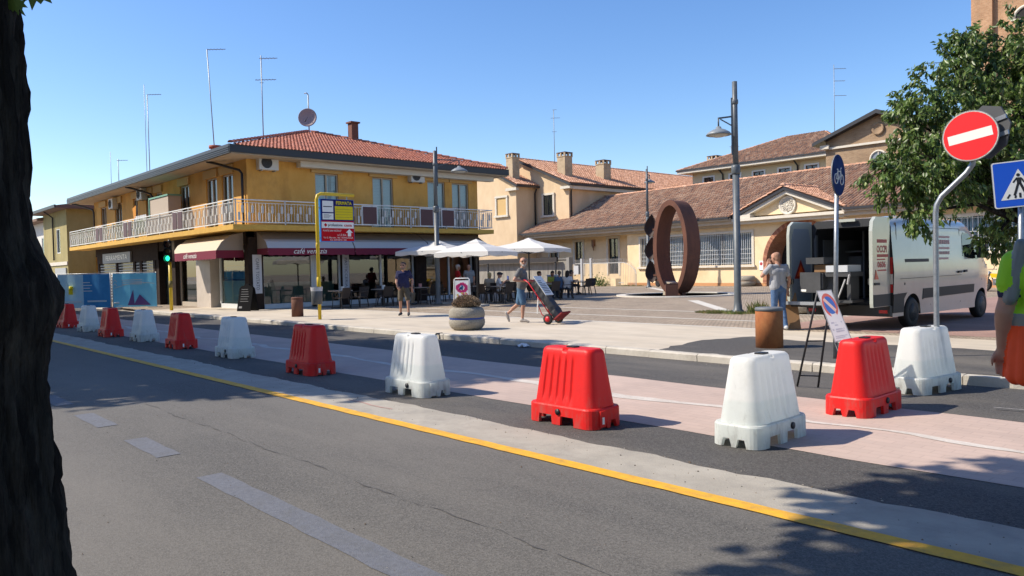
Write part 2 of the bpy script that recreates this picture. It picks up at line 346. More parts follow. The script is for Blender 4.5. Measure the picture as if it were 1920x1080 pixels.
for (x0,y0,x1,y1) in ((-2.6,9.2,2.0,9.9),(-4.6,9.9,-3.9,9.75)):
    n = 12
    for k in range(n):
        a = Vector((x0,y0)).lerp(Vector((x1,y1)), k/n); b = Vector((x0,y0)).lerp(Vector((x1,y1)), (k+0.9)/n); w = 0.012+0.01*r.random()
        g.quad((a.x,a.y-w,0.034),(b.x,b.y-w,0.034),(b.x,b.y+w,0.034),(a.x,a.y+w,0.034)) if y0 > 9 and x0 > -3 else g.quad((a.x,a.y-w,0.005),(b.x,b.y-w,0.005),(b.x,b.y+w,0.005),(a.x,a.y+w,0.005))
struct('chalk_line', g, mat('chalk_dust', (0.30, 0.29, 0.27), 0.9, (0.16, 0.155, 0.15), 25))
# kerb of separate stones
kerb = bpy.data.objects.new('kerb', None); C.objects.link(kerb); kerb['kind'] = 'structure'
kp = [(-0.0, -0.05), (0.2, -0.05), (0.2, 0.124), (0.035, 0.124), (0.0, 0.10)]
kms = []
for k in range(4):
    rr = random.Random(k); b = MB(); L_ = 0.986
    n = 4; vs = []
    for i in range(n+1):
        x = L_*i/n
        for (y, z) in kp: vs.append((x+rr.uniform(-.002,.002), y+(rr.uniform(-.006, .006) if y < .1 else 0), z+(rr.uniform(-.004, .003) if z > 0 else 0)))
    fs = []
    for i in range(n):
        for j in range(5): fs.append((i*5+j, i*5+(j+1) % 5, (i+1)*5+(j+1) % 5, (i+1)*5+j))
    fs += [tuple(range(5)), tuple(n*5+j for j in range(4, -1, -1))]
    b.add(vs, fs); kms.append(b.mesh('kerb_stone', conc))
for k in range(33):
    x = -36.4+k*1.0
    o = inst(kms[k % 4], 'kerb_stone', kerb, (x, 10.83+(0.004*((k*7) % 5-2)), 0.0)); o.rotation_euler.z = 0.003*((k*5) % 3-1)
b = MB(); pr = [(0.0,0.0),(0.0,0.2)]
pts = [(-3.4,10.83,-0.05)]
prof = [(x, y) for x, y in [(0,0),(0.55,0.02),(0.8,0.08),(0.88,0.2),(0.0,0.2)]]
b.prism([(p[0], p[1]) for p in prof], 'z', -0.05, 0.12); o = b.build('kerb_stone', conc, kerb); o.location = (-3.4, 10.83, 0)
b = MB(); b.prism([(0,0),(4.0,-0.9),(4.0,-0.3),(0.35,0.42),(0.05,0.25)], 'z', -0.05, 0.05); o = b.build('kerb_stone', conc, kerb); o.location = (-2.35, 10.75, 0)
# drain mouth in the kerb
b = MB(); b.tube([(0,0,0),(0,0.16,0)], 0.085, 14, 0, False); b.disc((0,0.14,0),(0,1,0),0.085,14,0)
o = tag(b.build('drain_pipe', black), 'round black drain pipe mouth in the face of the kerb', 'drain pipe'); o.location = (-14.6, 10.80, 0.055)
# litter
b = MB(); rr = random.Random(5); vs = []
for i in range(5):
    for j in range(4): vs.append((i*0.07-0.14+rr.uniform(-.02,.02), j*0.06-0.09+rr.uniform(-.02,.02), rr.uniform(0.0,0.09) if 0 < i < 4 else rr.uniform(0,.03)))
b.add(vs, [(i*4+j, (i+1)*4+j, (i+1)*4+j+1, i*4+j+1) for i in range(4) for j in range(3)])
o = tag(b.build('paper_litter', mat('paper', (0.7, 0.67, 0.64), 0.8)), 'crumpled white paper lying against the kerb', 'litter'); o.location = (-11.55, 10.72, 0.006)
# ------------------------------------------------------------------ building helpers
ochre = mat('ochre_render', (0.64, 0.34, 0.075), 0.9, (0.71, 0.40, 0.105), 1.4, bump=0.2, bscale=30, dirt=(0.40, 0.20, 0.055), dscale=1.0, stretch=(1, 1, 0.6))
ochre_bright = mat('yellow_slab_paint', (0.66, 0.40, 0.075), 0.8, (0.58, 0.34, 0.06), 3)
ochre_box = mat('pale_ochre_box', (0.56, 0.37, 0.15), 0.8)
beige = mat('beige_render', (0.60, 0.44, 0.27), 0.9, (0.66, 0.50, 0.32), 1.2, bump=0.15, bscale=30, dirt=(0.50, 0.36, 0.22), dscale=0.5, stretch=(1, 1, 0.5))
cream = mat('cream_render', (0.72, 0.55, 0.33), 0.9, (0.77, 0.60, 0.38), 1.0, bump=0.12, bscale=30, dirt=(0.54, 0.40, 0.22), dscale=0.6)
cream2 = mat('pale_cream_render', (0.62, 0.53, 0.34), 0.9, (0.66, 0.57, 0.38), 0.8)
soffit = mat('soffit_board', (0.50, 0.43, 0.34), 0.85, (0.42, 0.36, 0.29), 3)
brown_clad = mat('dark_brown_cladding', (0.028, 0.019, 0.016), 0.85, (0.04, 0.028, 0.022), 4, spec=.1)
gutter_m = mat('dark_gutter_metal', (0.022, 0.022, 0.026), 0.45)
gutter_l = mat('grey_gutter_metal', (0.075, 0.08, 0.09), 0.45, metal=0.2)
trim = mat('pale_stone_trim', (0.62, 0.57, 0.48), 0.8, (0.56, 0.51, 0.42), 5)
pane = glass('window_glass', (0.8, 0.88, 0.88), 0.04)
pane_shop = glass('shop_glass', (0.58, 0.70, 0.68), 0.07)
blind = mat('pale_blue_blind', (0.60, 0.69, 0.74), 0.5)
blind2 = mat('grey_blue_shutter', (0.36, 0.46, 0.54), 0.5)
frame_m = mat('weathered_window_frame', (0.42, 0.36, 0.28), 0.6)
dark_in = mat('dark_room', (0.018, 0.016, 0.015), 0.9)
tile_r = [mat('red_roof_tile', (0.31, 0.095, 0.058), 0.85, (0.36, 0.12, 0.07), 6), mat('red_roof_tile_pale', (0.37, 0.13, 0.08), 0.75), mat('red_roof_tile_dark', (0.25, 0.078, 0.05), 0.75), mat('red_roof_tile_mid', (0.335, 0.105, 0.062), 0.75)]
tile_o = [mat('old_roof_tile', (0.36, 0.20, 0.125), 0.9, (0.27, 0.15, 0.095), 7), mat('old_roof_tile_pale', (0.46, 0.31, 0.21), 0.9, (0.37, 0.24, 0.16), 7), mat('old_roof_tile_dark', (0.17, 0.11, 0.08), 0.9, (0.25, 0.155, 0.11), 7), mat('old_roof_tile_grey', (0.31, 0.20, 0.14), 0.9, (0.39, 0.235, 0.15), 9)]
tile_p = [mat('pale_roof_tile', (0.52, 0.28, 0.175), 0.9, (0.44, 0.235, 0.145), 7), mat('pale_roof_tile_light', (0.58, 0.34, 0.23), 0.9), mat('pale_roof_tile_dark', (0.38, 0.20, 0.125), 0.9), mat('pale_roof_tile_mid', (0.48, 0.26, 0.16), 0.9)]

def wall(mb, o, ux, w, h, holes, mi=0, depth=0.18, n=None, mi_rev=None):
    """vertical wall sheet with openings; o bottom corner, ux direction along it, outward normal n; holes (x0,x1,z0,z1)"""
    o = Vector(o); ux = Vector(ux); n = Vector(n)
    xs = sorted({0, w, *[q for hh in holes for q in hh[:2]]}); zs = sorted({0, h, *[q for hh in holes for q in hh[2:4]]})
    P = lambda x, z, d=0: tuple(o+ux*x+Vector((0,0,z))-n*d)
    for i in range(len(xs)-1):
        for j in range(len(zs)-1):
            cx, cz = (xs[i]+xs[i+1])/2, (zs[j]+zs[j+1])/2
            if any(a < cx < b and c < cz < d for a, b, c, d in holes): continue
            mb.quad(P(xs[i],zs[j]), P(xs[i+1],zs[j]), P(xs[i+1],zs[j+1]), P(xs[i],zs[j+1]), mi=mi)
    mr = mi if mi_rev is None else mi_rev
    for a, b, c, d in holes:
        for (p, q) in (((a,c),(b,c)), ((b,c),(b,d)), ((b,d),(a,d)), ((a,d),(a,c))):
            mb.quad(P(*p), P(*q), P(*q, depth), P(*p, depth), mi=mr)
def window(par, o, ux, n, x0, x1, z0, z1, d=0.12, sash=2, fr=frame_m, bl=blind, fw_=0.06, pn=pane, slats=True, w=True, blz=None):
    """window frame part with pane and blind sub-parts, set d behind the wall face"""
    o = Vector(o); ux = Vector(ux); n = Vector(n); P = lambda x, z, dd: o+ux*x+Vector((0,0,z))-n*dd
    b = MB(); hw = fw_/2
    for (p, q) in (((x0+hw,z0),(x0+hw,z1)), ((x1-hw,z0),(x1-hw,z1))): b.bar(P(p[0],p[1],d), P(q[0],q[1],d), fw_, 0.07, 0, ux.cross(Vector((0,0,1))) )
    b.bar(P(x0+fw_,z0+hw,d), P(x1-fw_,z0+hw,d), 0.07, fw_); b.bar(P(x0+fw_,z1-hw,d), P(x1-fw_,z1-hw,d), 0.07, fw_)
    for k in range(1, sash):
        x = x0+(x1-x0)*k/sash; b.bar(P(x,z0+fw_,d), P(x,z1-fw_,d), fw_*1.2, 0.072, 0, ux.cross(Vector((0,0,1))))
    f = b.build('window', fr, par, w)
    b = MB(); b.quad(P(x0+.02,z0+.02,d+.02), P(x1-.02,z0+.02,d+.02), P(x1-.02,z1-.02,d+.02), P(x0+.02,z1-.02,d+.02)); b.build('pane', pn, f, w, False)
    b = MB(); zb = z0 if blz is None else blz
    if bl is not None:
        if slats:
            k = max(4, int((z1-zb)/0.07))
            for i in range(k):
                a, c = zb+(z1-zb)*i/k, zb+(z1-zb)*(i+0.92)/k; b.quad(P(x0,a,d+.10), P(x1,a,d+.10), P(x1,c,d+.075), P(x0,c,d+.075))
        else: b.quad(P(x0,zb,d+.09), P(x1,zb,d+.09), P(x1,z1,d+.09), P(x0,z1,d+.09))
        b.build('blind', bl, f, w, False)
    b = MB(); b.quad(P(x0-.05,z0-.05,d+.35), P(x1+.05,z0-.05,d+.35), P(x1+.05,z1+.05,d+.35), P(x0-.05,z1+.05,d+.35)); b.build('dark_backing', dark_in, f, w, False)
    return f
def inside(poly, x, y):
    c = False; n = len(poly)
    for i in range(n):
        x1, y1 = poly[i]; x2, y2 = poly[i-1]
        if (y1 > y) != (y2 > y) and x < (x2-x1)*(y-y1)/(y2-y1)+x1: c = not c
    return c
def roof_tiles(mb, o, ex, ey, poly, tw=0.21, tl=0.36, nm=4, seed=1, h=0.07, rough=1.0, weights=None):
    """barrel tiles on the slope through o with axes ex (along the eave) and ey (up the slope); poly in slope coordinates"""
    r = random.Random(seed); o = Vector(o); ex = Vector(ex).normalized(); ey = Vector(ey).normalized(); nz_ = ex.cross(ey)
    if nz_.z < 0: nz_ = -nz_
    xs = [p[0] for p in poly]; ys = [p[1] for p in poly]; y = min(ys)
    prof = [(-0.5, 0.0), (-0.30, 0.72), (0.0, 1.0), (0.30, 0.72), (0.5, 0.0)]
    mids = list(range(nm))
    j = 0
    while y < max(ys):
        x = min(xs)
        while x < max(xs):
            if inside(poly, x+tw/2, y+tl*0.4):
                dx, dy, dz = r.uniform(-.012,.012)*rough, r.uniform(-.02,.02)*rough, r.uniform(0,.012)*rough; tz = r.uniform(-.03,.03)*rough
                vs = []
                for (yy, lift, ww, th) in ((-0.02, 0.030, 0.88, h), (tl+0.02, 0.0, 0.70, h*0.8)):
                    for (px_, pz) in prof: vs.append(o+ex*(x+tw/2+px_*tw*ww+dx+tz*yy)+ey*(y+yy+dy)+nz_*(lift+pz*th+dz))
                mi = r.choices(mids, weights)[0] if weights else r.choice(mids)
                mb.add(vs, [(i, i+1, i+6, i+5) for i in range(4)]+[(4, 3, 2, 1, 0)], mi, False)
            x += tw
        y += tl; j += 1
def ridge_tiles(mb, p, q, rad=0.11, L=0.4, mi=0, seed=3, nm=4):
    p, q = Vector(p), Vector(q); d = q-p; n = max(1, int(d.length/L)); d.normalize(); a = d.cross(Vector((0,0,1))).normalized(); u = a.cross(d).normalized(); r = random.Random(seed)
    for k in range(n):
        vs = []
        for (t, rr, li) in ((k*L-.02, rad*1.08, .03), (k*L+L+.02, rad*.95, 0.0)):
            for i in range(6): an = pi*i/5; vs.append(p+d*t+a*cos(an)*rr+u*(sin(an)*rr*0.85+li-.02))
        mb.add(vs, [(i, i+1, i+7, i+6) for i in range(5)]+[(0,1,2,3,4,5)], r.randrange(nm))

# ------------------------------------------------------------------ corner café building
U0, V0, UE, VE = -31.5, 13.6, -55.4, 26.2
cafe = thing('cafe_building', 'long ochre two storey corner building with a white railed balcony wrapping round it', 'building', (U0, V0, 0))
NL, NR = (0,-1,0), (1,0,0)
Lw = [(-36.05+.0,-34.75), (-34.2,-32.95), (-39.5,-38.25), (-43.2,-42.2), (-44.85,-43.7), (-47.1,-46.3), (-50.75,-49.35), (-53.85,-52.6)]
Rw = [(16.75,17.92), (19.74,20.9), (22.95,24.05), (24.5,25.6)]
b = MB()
ox = UE
wall(b, (UE,V0,3.45), (1,0,0), U0-UE, 3.05, [(a-UE, c-UE, 0.25, 2.62) for a, c in Lw], 0, 0.2, NL)
wall(b, (U0,V0,3.45), (0,1,0), VE-V0, 3.05, [(a-V0, c-V0, 0.25, 2.66) for a, c in Rw], 0, 0.2, NR)
wall(b, (UE,V0,0.1), (0,1,0), VE-V0, 6.4, [], 0, 0.2, (-1,0,0)); wall(b, (UE,VE,0.1), (1,0,0), U0-UE, 6.4, [], 0, 0.2, (0,1,0))
b.build('wall', ochre, cafe, True)
for a, c in Lw: window(cafe, (0,V0,0), (1,0,0), NL, a, c, 3.7, 6.05, 0.1, 2, frame_m, blind if a > -42 else blind2)
for a, c in Rw: window(cafe, (U0,0,0), (0,1,0), NR, a, c, 3.7, 6.1, 0.1, 2, frame_m, blind)
src = None
for a, c in Lw:
    b = MB(); b.box((a-.15, V0-.09, 6.06), (c+.15, V0-.003, 6.42)); b.build('shutter_box', ochre_box, cafe, True)
for a, c in Rw:
    b = MB(); b.box((U0+.003, a-.2, 6.12), (U0+.09, c+.2, 6.46)); b.build('shutter_box', ochre_box, cafe, True)
# balcony slab
b = MB(); b.prism([(-57.3,12.5),(-30.4,12.5),(-30.4,26.35),(-31.5,26.35),(-31.5,13.6),(-57.3,13.6)], 'z', 3.45, 3.66); b.build('balcony_slab', ochre_bright, cafe, True)
# railing: rails, posts, balusters, panels
EL, ER = 12.56, -30.46
b = MB()
for z in (4.67, 3.76): b.bar((-57.25,EL,z), (ER+.02,EL,z), 0.05, 0.04); b.bar((ER,EL+.03,z), (ER,26.3,z), 0.05, 0.04)
b.bar((-57.25,EL,4.55), (ER+.02,EL,4.55), 0.025, 0.02); b.bar((ER,EL+.03,4.55), (ER,26.3,4.55), 0.025, 0.02)
b.bar((ER,26.3,4.67), (U0,26.3,4.67), .04,.04); b.bar((ER,26.3,3.76), (U0,26.3,3.76), .04,.04)
rail = b.build('balcony_rail', white_plastic, cafe, True)
pl = MB(); pl.bar((0,0,-0.12), (0,0,1.03), 0.05, 0.05); rail_w = mat('railing_cream_white', (0.58,0.56,0.52), .5); post = pl.mesh('rail_post', rail_w)
thin = MB(); thin.bar((0,0,0.1), (0,0,0.91), 0.022, 0.02); thin = thin.mesh('baluster_thin', rail_w)
wide = MB(); wide.bar((0,0,0.1), (0,0,0.91), 0.022, 0.018); wide.box((-.05,-.012,.2),(.05,.012,.52)); wide = wide.mesh('baluster_wide', rail_w)
wide2 = MB(); wide2.bar((0,0,0.1), (0,0,0.91), 0.022, 0.018); wide2.box((-.05,-.012,.5),(.05,.012,.8)); wide2 = wide2.mesh('baluster_wide2', rail_w)
l0 = cafe.location
def rl(p): return (p[0]-l0.x, p[1]-l0.y, p[2]-l0.z)
panL = [-37.25, -36.55, -45.0, -44.2, -50.6, -49.8]
panR = [18.8, 19.35, 22.2, 23.2]
k = 0; x = -57.25
while x < ER:
    if not any(p-.33 < x < p+.33 for p in panL):
        nm = 'rail_post' if k % 12 == 0 else 'baluster'
        inst(post if k % 12 == 0 else (thin, wide, wide2)[k % 3], nm, rail, rl((x, EL, 3.64)))
    elif k % 12 == 0: inst(post, 'rail_post', rail, rl((x, EL, 3.64)))
    x += 0.165; k += 1
k = 0; y = EL+.08
while y < 26.3:
    if k % 15 == 0: inst(post, 'rail_post', rail, rl((ER, y, 3.64)), pi/2)
    elif not any(p-.42 < y < p+.42 for p in (18.9, 22.1, 23.4)): inst((thin, wide, wide2)[k % 3], 'baluster', rail, rl((ER, y, 3.64)), pi/2)
    y += 0.142; k += 1
for i in range(8): inst(thin, 'baluster', rail, rl((ER-.12*(i+.5), 26.3, 3.64)))
maroon = mat('maroon_panel', (0.085, 0.028, 0.03), 0.5)
for p in panL:
    b = MB(); b.box((p-.27,EL-.035,3.80),(p+.27,EL-.01,4.58)); b.box((p-.31,EL-.012,3.76),(p+.31,EL+.02,4.62),1); b.build('railing_panel', [maroon, white_plastic], cafe, True)
for p in (18.9, 22.1, 23.4):
    b = MB(); b.box((ER+.01,p-.36,3.80),(ER+.035,p+.36,4.58)); b.box((ER-.02,p-.41,3.75),(ER+.012,p+.41,4.63),1); b.build('railing_panel', [maroon, white_plastic], cafe, True)
# reed and leaf screens tied behind the left railing
scr = MB(); rs = random.Random(2)
scr.box((-41.6,EL+.05,3.75),(-37.4,EL+.06,4.6)); scr.build('reed_screen', mat('pale_reed_screen', (0.50, 0.42, 0.35), 0.9, (0.58, 0.50, 0.42), 30, stretch=(10,1,.3)), cafe, True)
scr = MB()
for i in range(2600):
    x, z = rs.uniform(-57.1,-41.7), rs.uniform(3.72,4.62); s_ = rs.uniform(.03,.07); a = rs.uniform(0,6.28)
    scr.quad((x+cos(a)*s_,EL+.05,z+sin(a)*s_),(x-sin(a)*s_,EL+.07+rs.uniform(-.02,.02),z+cos(a)*s_),(x-cos(a)*s_,EL+.06,z-sin(a)*s_),(x+sin(a)*s_,EL+.05,z-cos(a)*s_), mi=rs.randrange(3))
o = scr.build('leaf_screen', [mat('screen_leaf_pale', (0.42,0.48,0.22), .8), mat('screen_leaf_white', (0.62,0.64,0.55), .8), mat('screen_leaf_green', (0.22,0.32,0.10), .8)], cafe, True, False); o['kind'] = 'stuff'
# eaves, gutter, roof
b = MB()
b.prism([(UE-1.7,12.5),(-30.4,12.5),(-30.4,27.4),(UE-1.7,27.4)], 'z', 6.50, 6.56); b.build('soffit', soffit, cafe, True)
b = MB(); b.box((UE-1.75,12.42,6.52),(-30.38,12.50,6.88)); 
for z in (6.60, 6.68, 6.76): b.box((UE-1.75,12.395,z-.02),(-30.38,12.42,z+.02))
b.build('gutter', gutter_l, cafe, True)
b = MB(); b.box((-30.40,12.42,6.55),(-30.30,27.42,6.86)); b.box((-30.42,27.40,6.55),(UE-1.7,27.50,6.86)); b.build('gutter', gutter_m, cafe, True)
b = MB(); b.box((-31.35,15.8,6.26),(-30.95,26.9,6.50)); b.build('awning_cassette', mat('cassette_white', (0.62,0.60,0.54), .6), cafe, True)
apx = (-38.0, 19.95, 9.15); e = 6.82
b = MB()
b.quad((-30.4,12.5,e),(-30.4,27.4,e),apx); b.quad((-30.4,12.5,e),apx,(UE+2,19.95,9.15),(UE-1.7,12.5,e)); b.quad((-30.4,27.4,e),(UE-1.7,27.4,e),(UE+2,19.95,9.15),apx); b.quad((UE-1.7,12.5,e),(UE+2,19.95,9.15),(UE-1.7,27.4,e))
rf = b.build('roof', tile_r[2], cafe, True)
b = MB(); s_ = hypot(7.6, 9.15-e); up_ = Vector((-7.6,0,9.15-e))/s_
roof_tiles(b, (-30.33,12.5,e+.01), (0,1,0), up_, [(0.0,-.05),(14.9,-.05),(7.45,s_)], 0.165, 0.36, 4, 5, 0.065, 0.7)
t = b.build('roof_tiles', tile_r, rf, True, False); t['kind'] = 'stuff'
b = MB(); ridge_tiles(b, (-30.4,12.5,e+.1), (apx[0],apx[1],apx[2]+.1)); ridge_tiles(b, (-30.4,27.4,e+.1), (apx[0],apx[1],apx[2]+.1), seed=5)
t = b.build('hip_tiles', tile_r, rf, True, False); t['kind'] = 'stuff'
b = MB(); b.box((-36.6,21.5,8.2),(-36.2,21.9,9.6)); b.box((-36.68,21.42,9.6),(-36.12,21.98,9.68)); b.build('chimney', mat('rusty_brown', (0.16,0.06,0.035), .8), cafe, True)
b = MB(); b.cyl((-40.9,16,7.5),(-40.9,16,8.35),.22); b.cyl((-40.9,16,8.35),(-40.9,16,8.5),.34); b.build('chimney', tile_r[0], cafe, True)
# downpipes
def dpipe(x):
    b = MB(); b.tube([(x-1.5,12.6,6.5),(x-1.2,12.9,6.4),(x-.15,13.45,6.05),(x,13.5,5.9),(x,13.5,3.5)], .055, 8); b.build('downpipe', gutter_m, cafe, True)
for x in (-31.75, -43.4, -55.1): dpipe(x)
# ground floor ------------------------------------------------
b = MB()
b.box((UE,V0+.0,2.95),(U0,V0+.25,3.45)); b.box((U0-.25,V0,2.70),(U0+.0,VE,3.45)); b.box((U0-.1,V0-.02,2.62),(U0+.03,VE,3.2))
for a, c in ((13.55,14.2),(17.99,18.36),(22.1,22.75),(25.84,26.2)): b.box((U0-.4,a,.1),(U0+.02,c,2.9))
for a, c in ((-31.95,-31.5),(-41.2,-40.5),(-43.4,-43.0),(-46.3,-45.9)): b.box((a,V0-.02,.1),(c,V0+.35,2.95))
b.box((-54.9,V0-.05,2.5),(-43.0,V0+.2,3.42)); [b.box((q_,V0-.03,.1),(q_+.35,V0+.2,2.5)) for q_ in (-54.9,-50.9,-47.45,-43.9)]; b.build('shopfront_cladding', brown_clad, cafe, True)
b = MB(); b.box((-37.5,V0-.06,.1),(-35.75,V0+.4,2.6)); b.build('stone_pier', mat('pale_tile_pier', (0.52,0.46,0.40), .5, (0.47,0.41,0.35), 3), cafe, True)
al = mat('white_aluminium', (0.60, 0.62, 0.62), .4)
def shop(ax, a, c, z0, z1, d=0.2, mull=(), fr=al, zb=0.35):
    if ax == 'R': P = lambda x, z, q: (U0-q, x, z)
    else: P = lambda x, z, q: (x, V0+q, z)
    upv = (1,0,0) if ax == 'R' else (0,1,0)
    b = MB(); b.bar(P(a,z0+zb/2-.1,d),P(c,z0+zb/2-.1,d),.09,zb-.1); b.bar(P(a,z1-.04,d),P(c,z1-.04,d),.08,.08)
    for x in (a+.04, c-.04, *mull): b.bar(P(x,z0,d),P(x,z1,d),.09,.09,0,upv)
    f = b.build('shop_window', fr, cafe, True)
    b = MB(); b.quad(P(a,z0+.1,d+.02),P(c,z0+.1,d+.02),P(c,z1,d+.02),P(a,z1,d+.02)); b.build('pane', pane_shop, f, True, False)
shop('R', 14.2, 16.6, .12, 2.65); shop('R', 16.6, 17.99, .12, 2.65, mull=(16.72,)); shop('R', 18.36, 22.1, .12, 2.65, mull=(20.18,)); shop('R', 22.75, 25.84, .12, 2.65, mull=(24.3,))
shop('L', -40.5, -37.5, .12, 2.7, .25, (), frame_m); shop('L', -35.3, -32.0, .12, 2.7, .25, (), al)
# curtain, fridge counter, room
b = MB(); b.box((-40.3,V0+.45,.3),(-37.6,V0+.47,1.35)); b.build('half_curtain', mat('cream_curtain', (0.50,0.46,0.34), .9, (0.42,0.38,0.28), 6, stretch=(6,1,.5)), cafe, True)
b = MB(); b.box((-35.2,V0+.32,.12),(-32.05,V0+.36,1.35)); b.build('frosted_panel', mat('frosted_mint', (0.52,0.64,0.60), .3), cafe, True)
b = MB(); b.box((-35.2,V0+.5,1.42),(-32.05,V0+.53,2.0)); b.build('blue_display', mat('blue_display', (0.06,0.30,0.55), .5), cafe, True)
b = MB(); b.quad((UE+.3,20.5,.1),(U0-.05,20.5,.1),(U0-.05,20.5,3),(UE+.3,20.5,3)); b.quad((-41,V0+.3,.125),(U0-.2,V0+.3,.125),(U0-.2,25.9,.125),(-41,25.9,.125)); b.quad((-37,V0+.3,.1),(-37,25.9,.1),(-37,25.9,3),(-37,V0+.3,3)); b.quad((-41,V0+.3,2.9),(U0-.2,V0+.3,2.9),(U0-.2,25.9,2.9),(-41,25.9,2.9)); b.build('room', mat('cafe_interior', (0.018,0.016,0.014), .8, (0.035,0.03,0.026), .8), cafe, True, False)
b = MB(); b.box((-35.6,15,.13),(-35.0,19.5,1.2),0); b.box((-36.6,14.6,1.5),(-36.5,19.6,2.3),1); b.box((-35.6,21.4,.13),(-34.6,25,1.0),2); b.build('bar_counter', [mat('counter_mint', (0.30,0.38,0.36), .5), mat('shelf_amber', (0.30,0.2,0.10), .6), mat('counter_wood', (0.12,0.07,0.04), .6)], cafe, True)
# ironmonger's front on the left
grille_m = mat('roller_grille', (0.30,0.32,0.34), .5)
for a, c in ((-54.5,-50.95),(-50.5,-47.5),(-47.05,-43.95)):
    b = MB()
    for i in range(14): z = .3+i*.17; b.box((a,V0+.02,z),(c,V0+.035,z+.05))
    for i in range(int((c-a)/.22)+1): b.box((a+i*.22,V0+.036,.15),(a+i*.22+.03,V0+.045,2.5))
    b.build('roller_grille', grille_m, cafe, True)
    b = MB(); b.quad((a,V0+.12,.1),(c,V0+.12,.1),(c,V0+.12,2.5),(a,V0+.12,2.5)); b.build('pane', pane_shop, cafe, True, False)
b = MB(); b.box((-53.2,V0-.16,2.5),(-47.5,V0-.06,3.1)); sg = b.build('shop_sign', mat('grey_sign_board', (0.20,0.21,0.23), .5), cafe, True)
text('sign_lettering', 'FERRAMENTA', .42, white_sheet, cafe, frame_mat(Vector((-50.3,V0-.165,2.8))-l0, (1,0,0), (0,0,1)), width=4.4)
b = MB(); b.box((-43.0,V0+.3,.1),(-41.2,V0+.34,2.9)); b.build('door', mat('dark_glass_door', (0.02,0.025,0.025), .2), cafe, True)
b = MB(); b.box((-31.2,16.5,6.58-.12),(-31.1,17.45,6.72-.1)); b.build('grey_box_sign', mat('grey_blue_box', (0.20,0.23,0.24), .6), cafe, True)
# vertical banners beside the shop windows
ban = mat('pale_banner', (0.52,0.53,0.55), .7); ink = mat('dark_ink', (0.05,0.05,0.07), .7)
for a, c, s_ in ((13.72,14.12,'CAFFE TOSTATO'), (18.0,18.34,'PASTICCERIA')):
    b = MB(); b.box((U0+.025,a,.8),(U0+.035,c,2.45)); t = tag(b.build('banner', ban), 'tall pale vertical banner of dark lettering on the dark corner pillar' if a < 15 else 'tall pale vertical banner between the two wide shop windows', 'banner')
    text('lettering', s_, .2, ink, t, frame_mat((U0+.039,(a+c)/2,1.62), (0,0,-1), (0,1,0)), width=1.35)
# awnings
sun_cream = mat('cream_awning_cloth', (0.56,0.47,0.35), .85); aw_grey = mat('grey_white_awning_cloth', (0.52,0.51,0.50), .85); aw_in = mat('brown_grey_awning_side', (0.28,0.235,0.20), .85)
bord = mat('burgundy_valance', (0.17,0.012,0.035), .85)
def awning(side, a, c, zt, zm, zl, zv, proj, cl, label, txt, tx, tw):
    if side == 'R': P = lambda x, q, z: (U0+q, x, z)
    else: P = lambda x, q, z: (x, V0-q, z)
    th = thing('awning', label, 'awning', P((a+c)/2, 0, zt)); L_ = th.location
    b = MB()
    pts = [(0.03,zt),(proj*.62,zm+.06),(proj*.82,zm-.04),(proj,zl)] if side == 'R' else [(0.03,zt),(proj*.45,zt-.12),(proj*.8,zm),(proj,zl)]
    for i in range(len(pts)-1): b.quad(P(a,*pts[i]),P(c,*pts[i]),P(c,*pts[i+1]),P(a,*pts[i+1]), mi=1 if side == 'R' and i < 1 else 0)
    for x in (a, c): b.quad(P(x,0.03,zt),*[P(x,*q) for q in pts[1:]],P(x,0.03,zl), mi=1)
    b.build('canopy', [cl, aw_in], th, True, False)
    b = MB(); n = int((c-a)/.09); vs = []
    for i in range(n+1):
        x = a+(c-a)*i/n; vs += [P(x,proj+.004,zl), P(x,proj+.02,zv-.035*abs(sin(pi*(x-a)/.35)))]
    b.add(vs, [(2*i,2*i+2,2*i+3,2*i+1) for i in range(n)])
    for x in (a, c): b.quad(P(x,0.03,zl),P(x,proj,zl),P(x,proj,zv),P(x,0.03,zv+.03))
    b.build('valance', bord, th, True, False)
    b = MB()
    for x in (a+.1, c-.1): b.bar(P(x,.05,zl-.1),P(x,proj-.03,zl-.02),.03,.03)
    b.build('arm', steel, th, True)
    if txt:
        o = Vector(P(tx, proj+.03, (zl+zv)/2-.0))-L_
        text('lettering', txt, .32, white_sheet, th, frame_mat(o, (0,1,0) if side == 'R' else (1,0,0), (0,0,1)), .35, width=tw)
awning('R', 13.95, 18.05, 3.42, 3.02, 2.70, 2.42, 1.05, aw_grey, 'grey white awning with burgundy border over the widest café window at the corner', "café venezia", 15.85, 1.55)
awning('R', 18.10, 22.2, 3.42, 3.02, 2.70, 2.42, 1.05, aw_grey, 'grey white awning with plain burgundy border beside the umbrella pole', None, 0, 0)
awning('R', 22.25, 26.0, 3.42, 3.02, 2.70, 2.42, 1.05, aw_grey, 'grey awning mostly hidden behind the white café umbrellas', None, 0, 0)
awning('L', -37.3, -32.0, 3.42, 3.02, 2.66, 2.32, 1.2, sun_cream, 'sunlit cream awning with burgundy border facing the street on the corner', "café venezia", -35.0, 1.6)
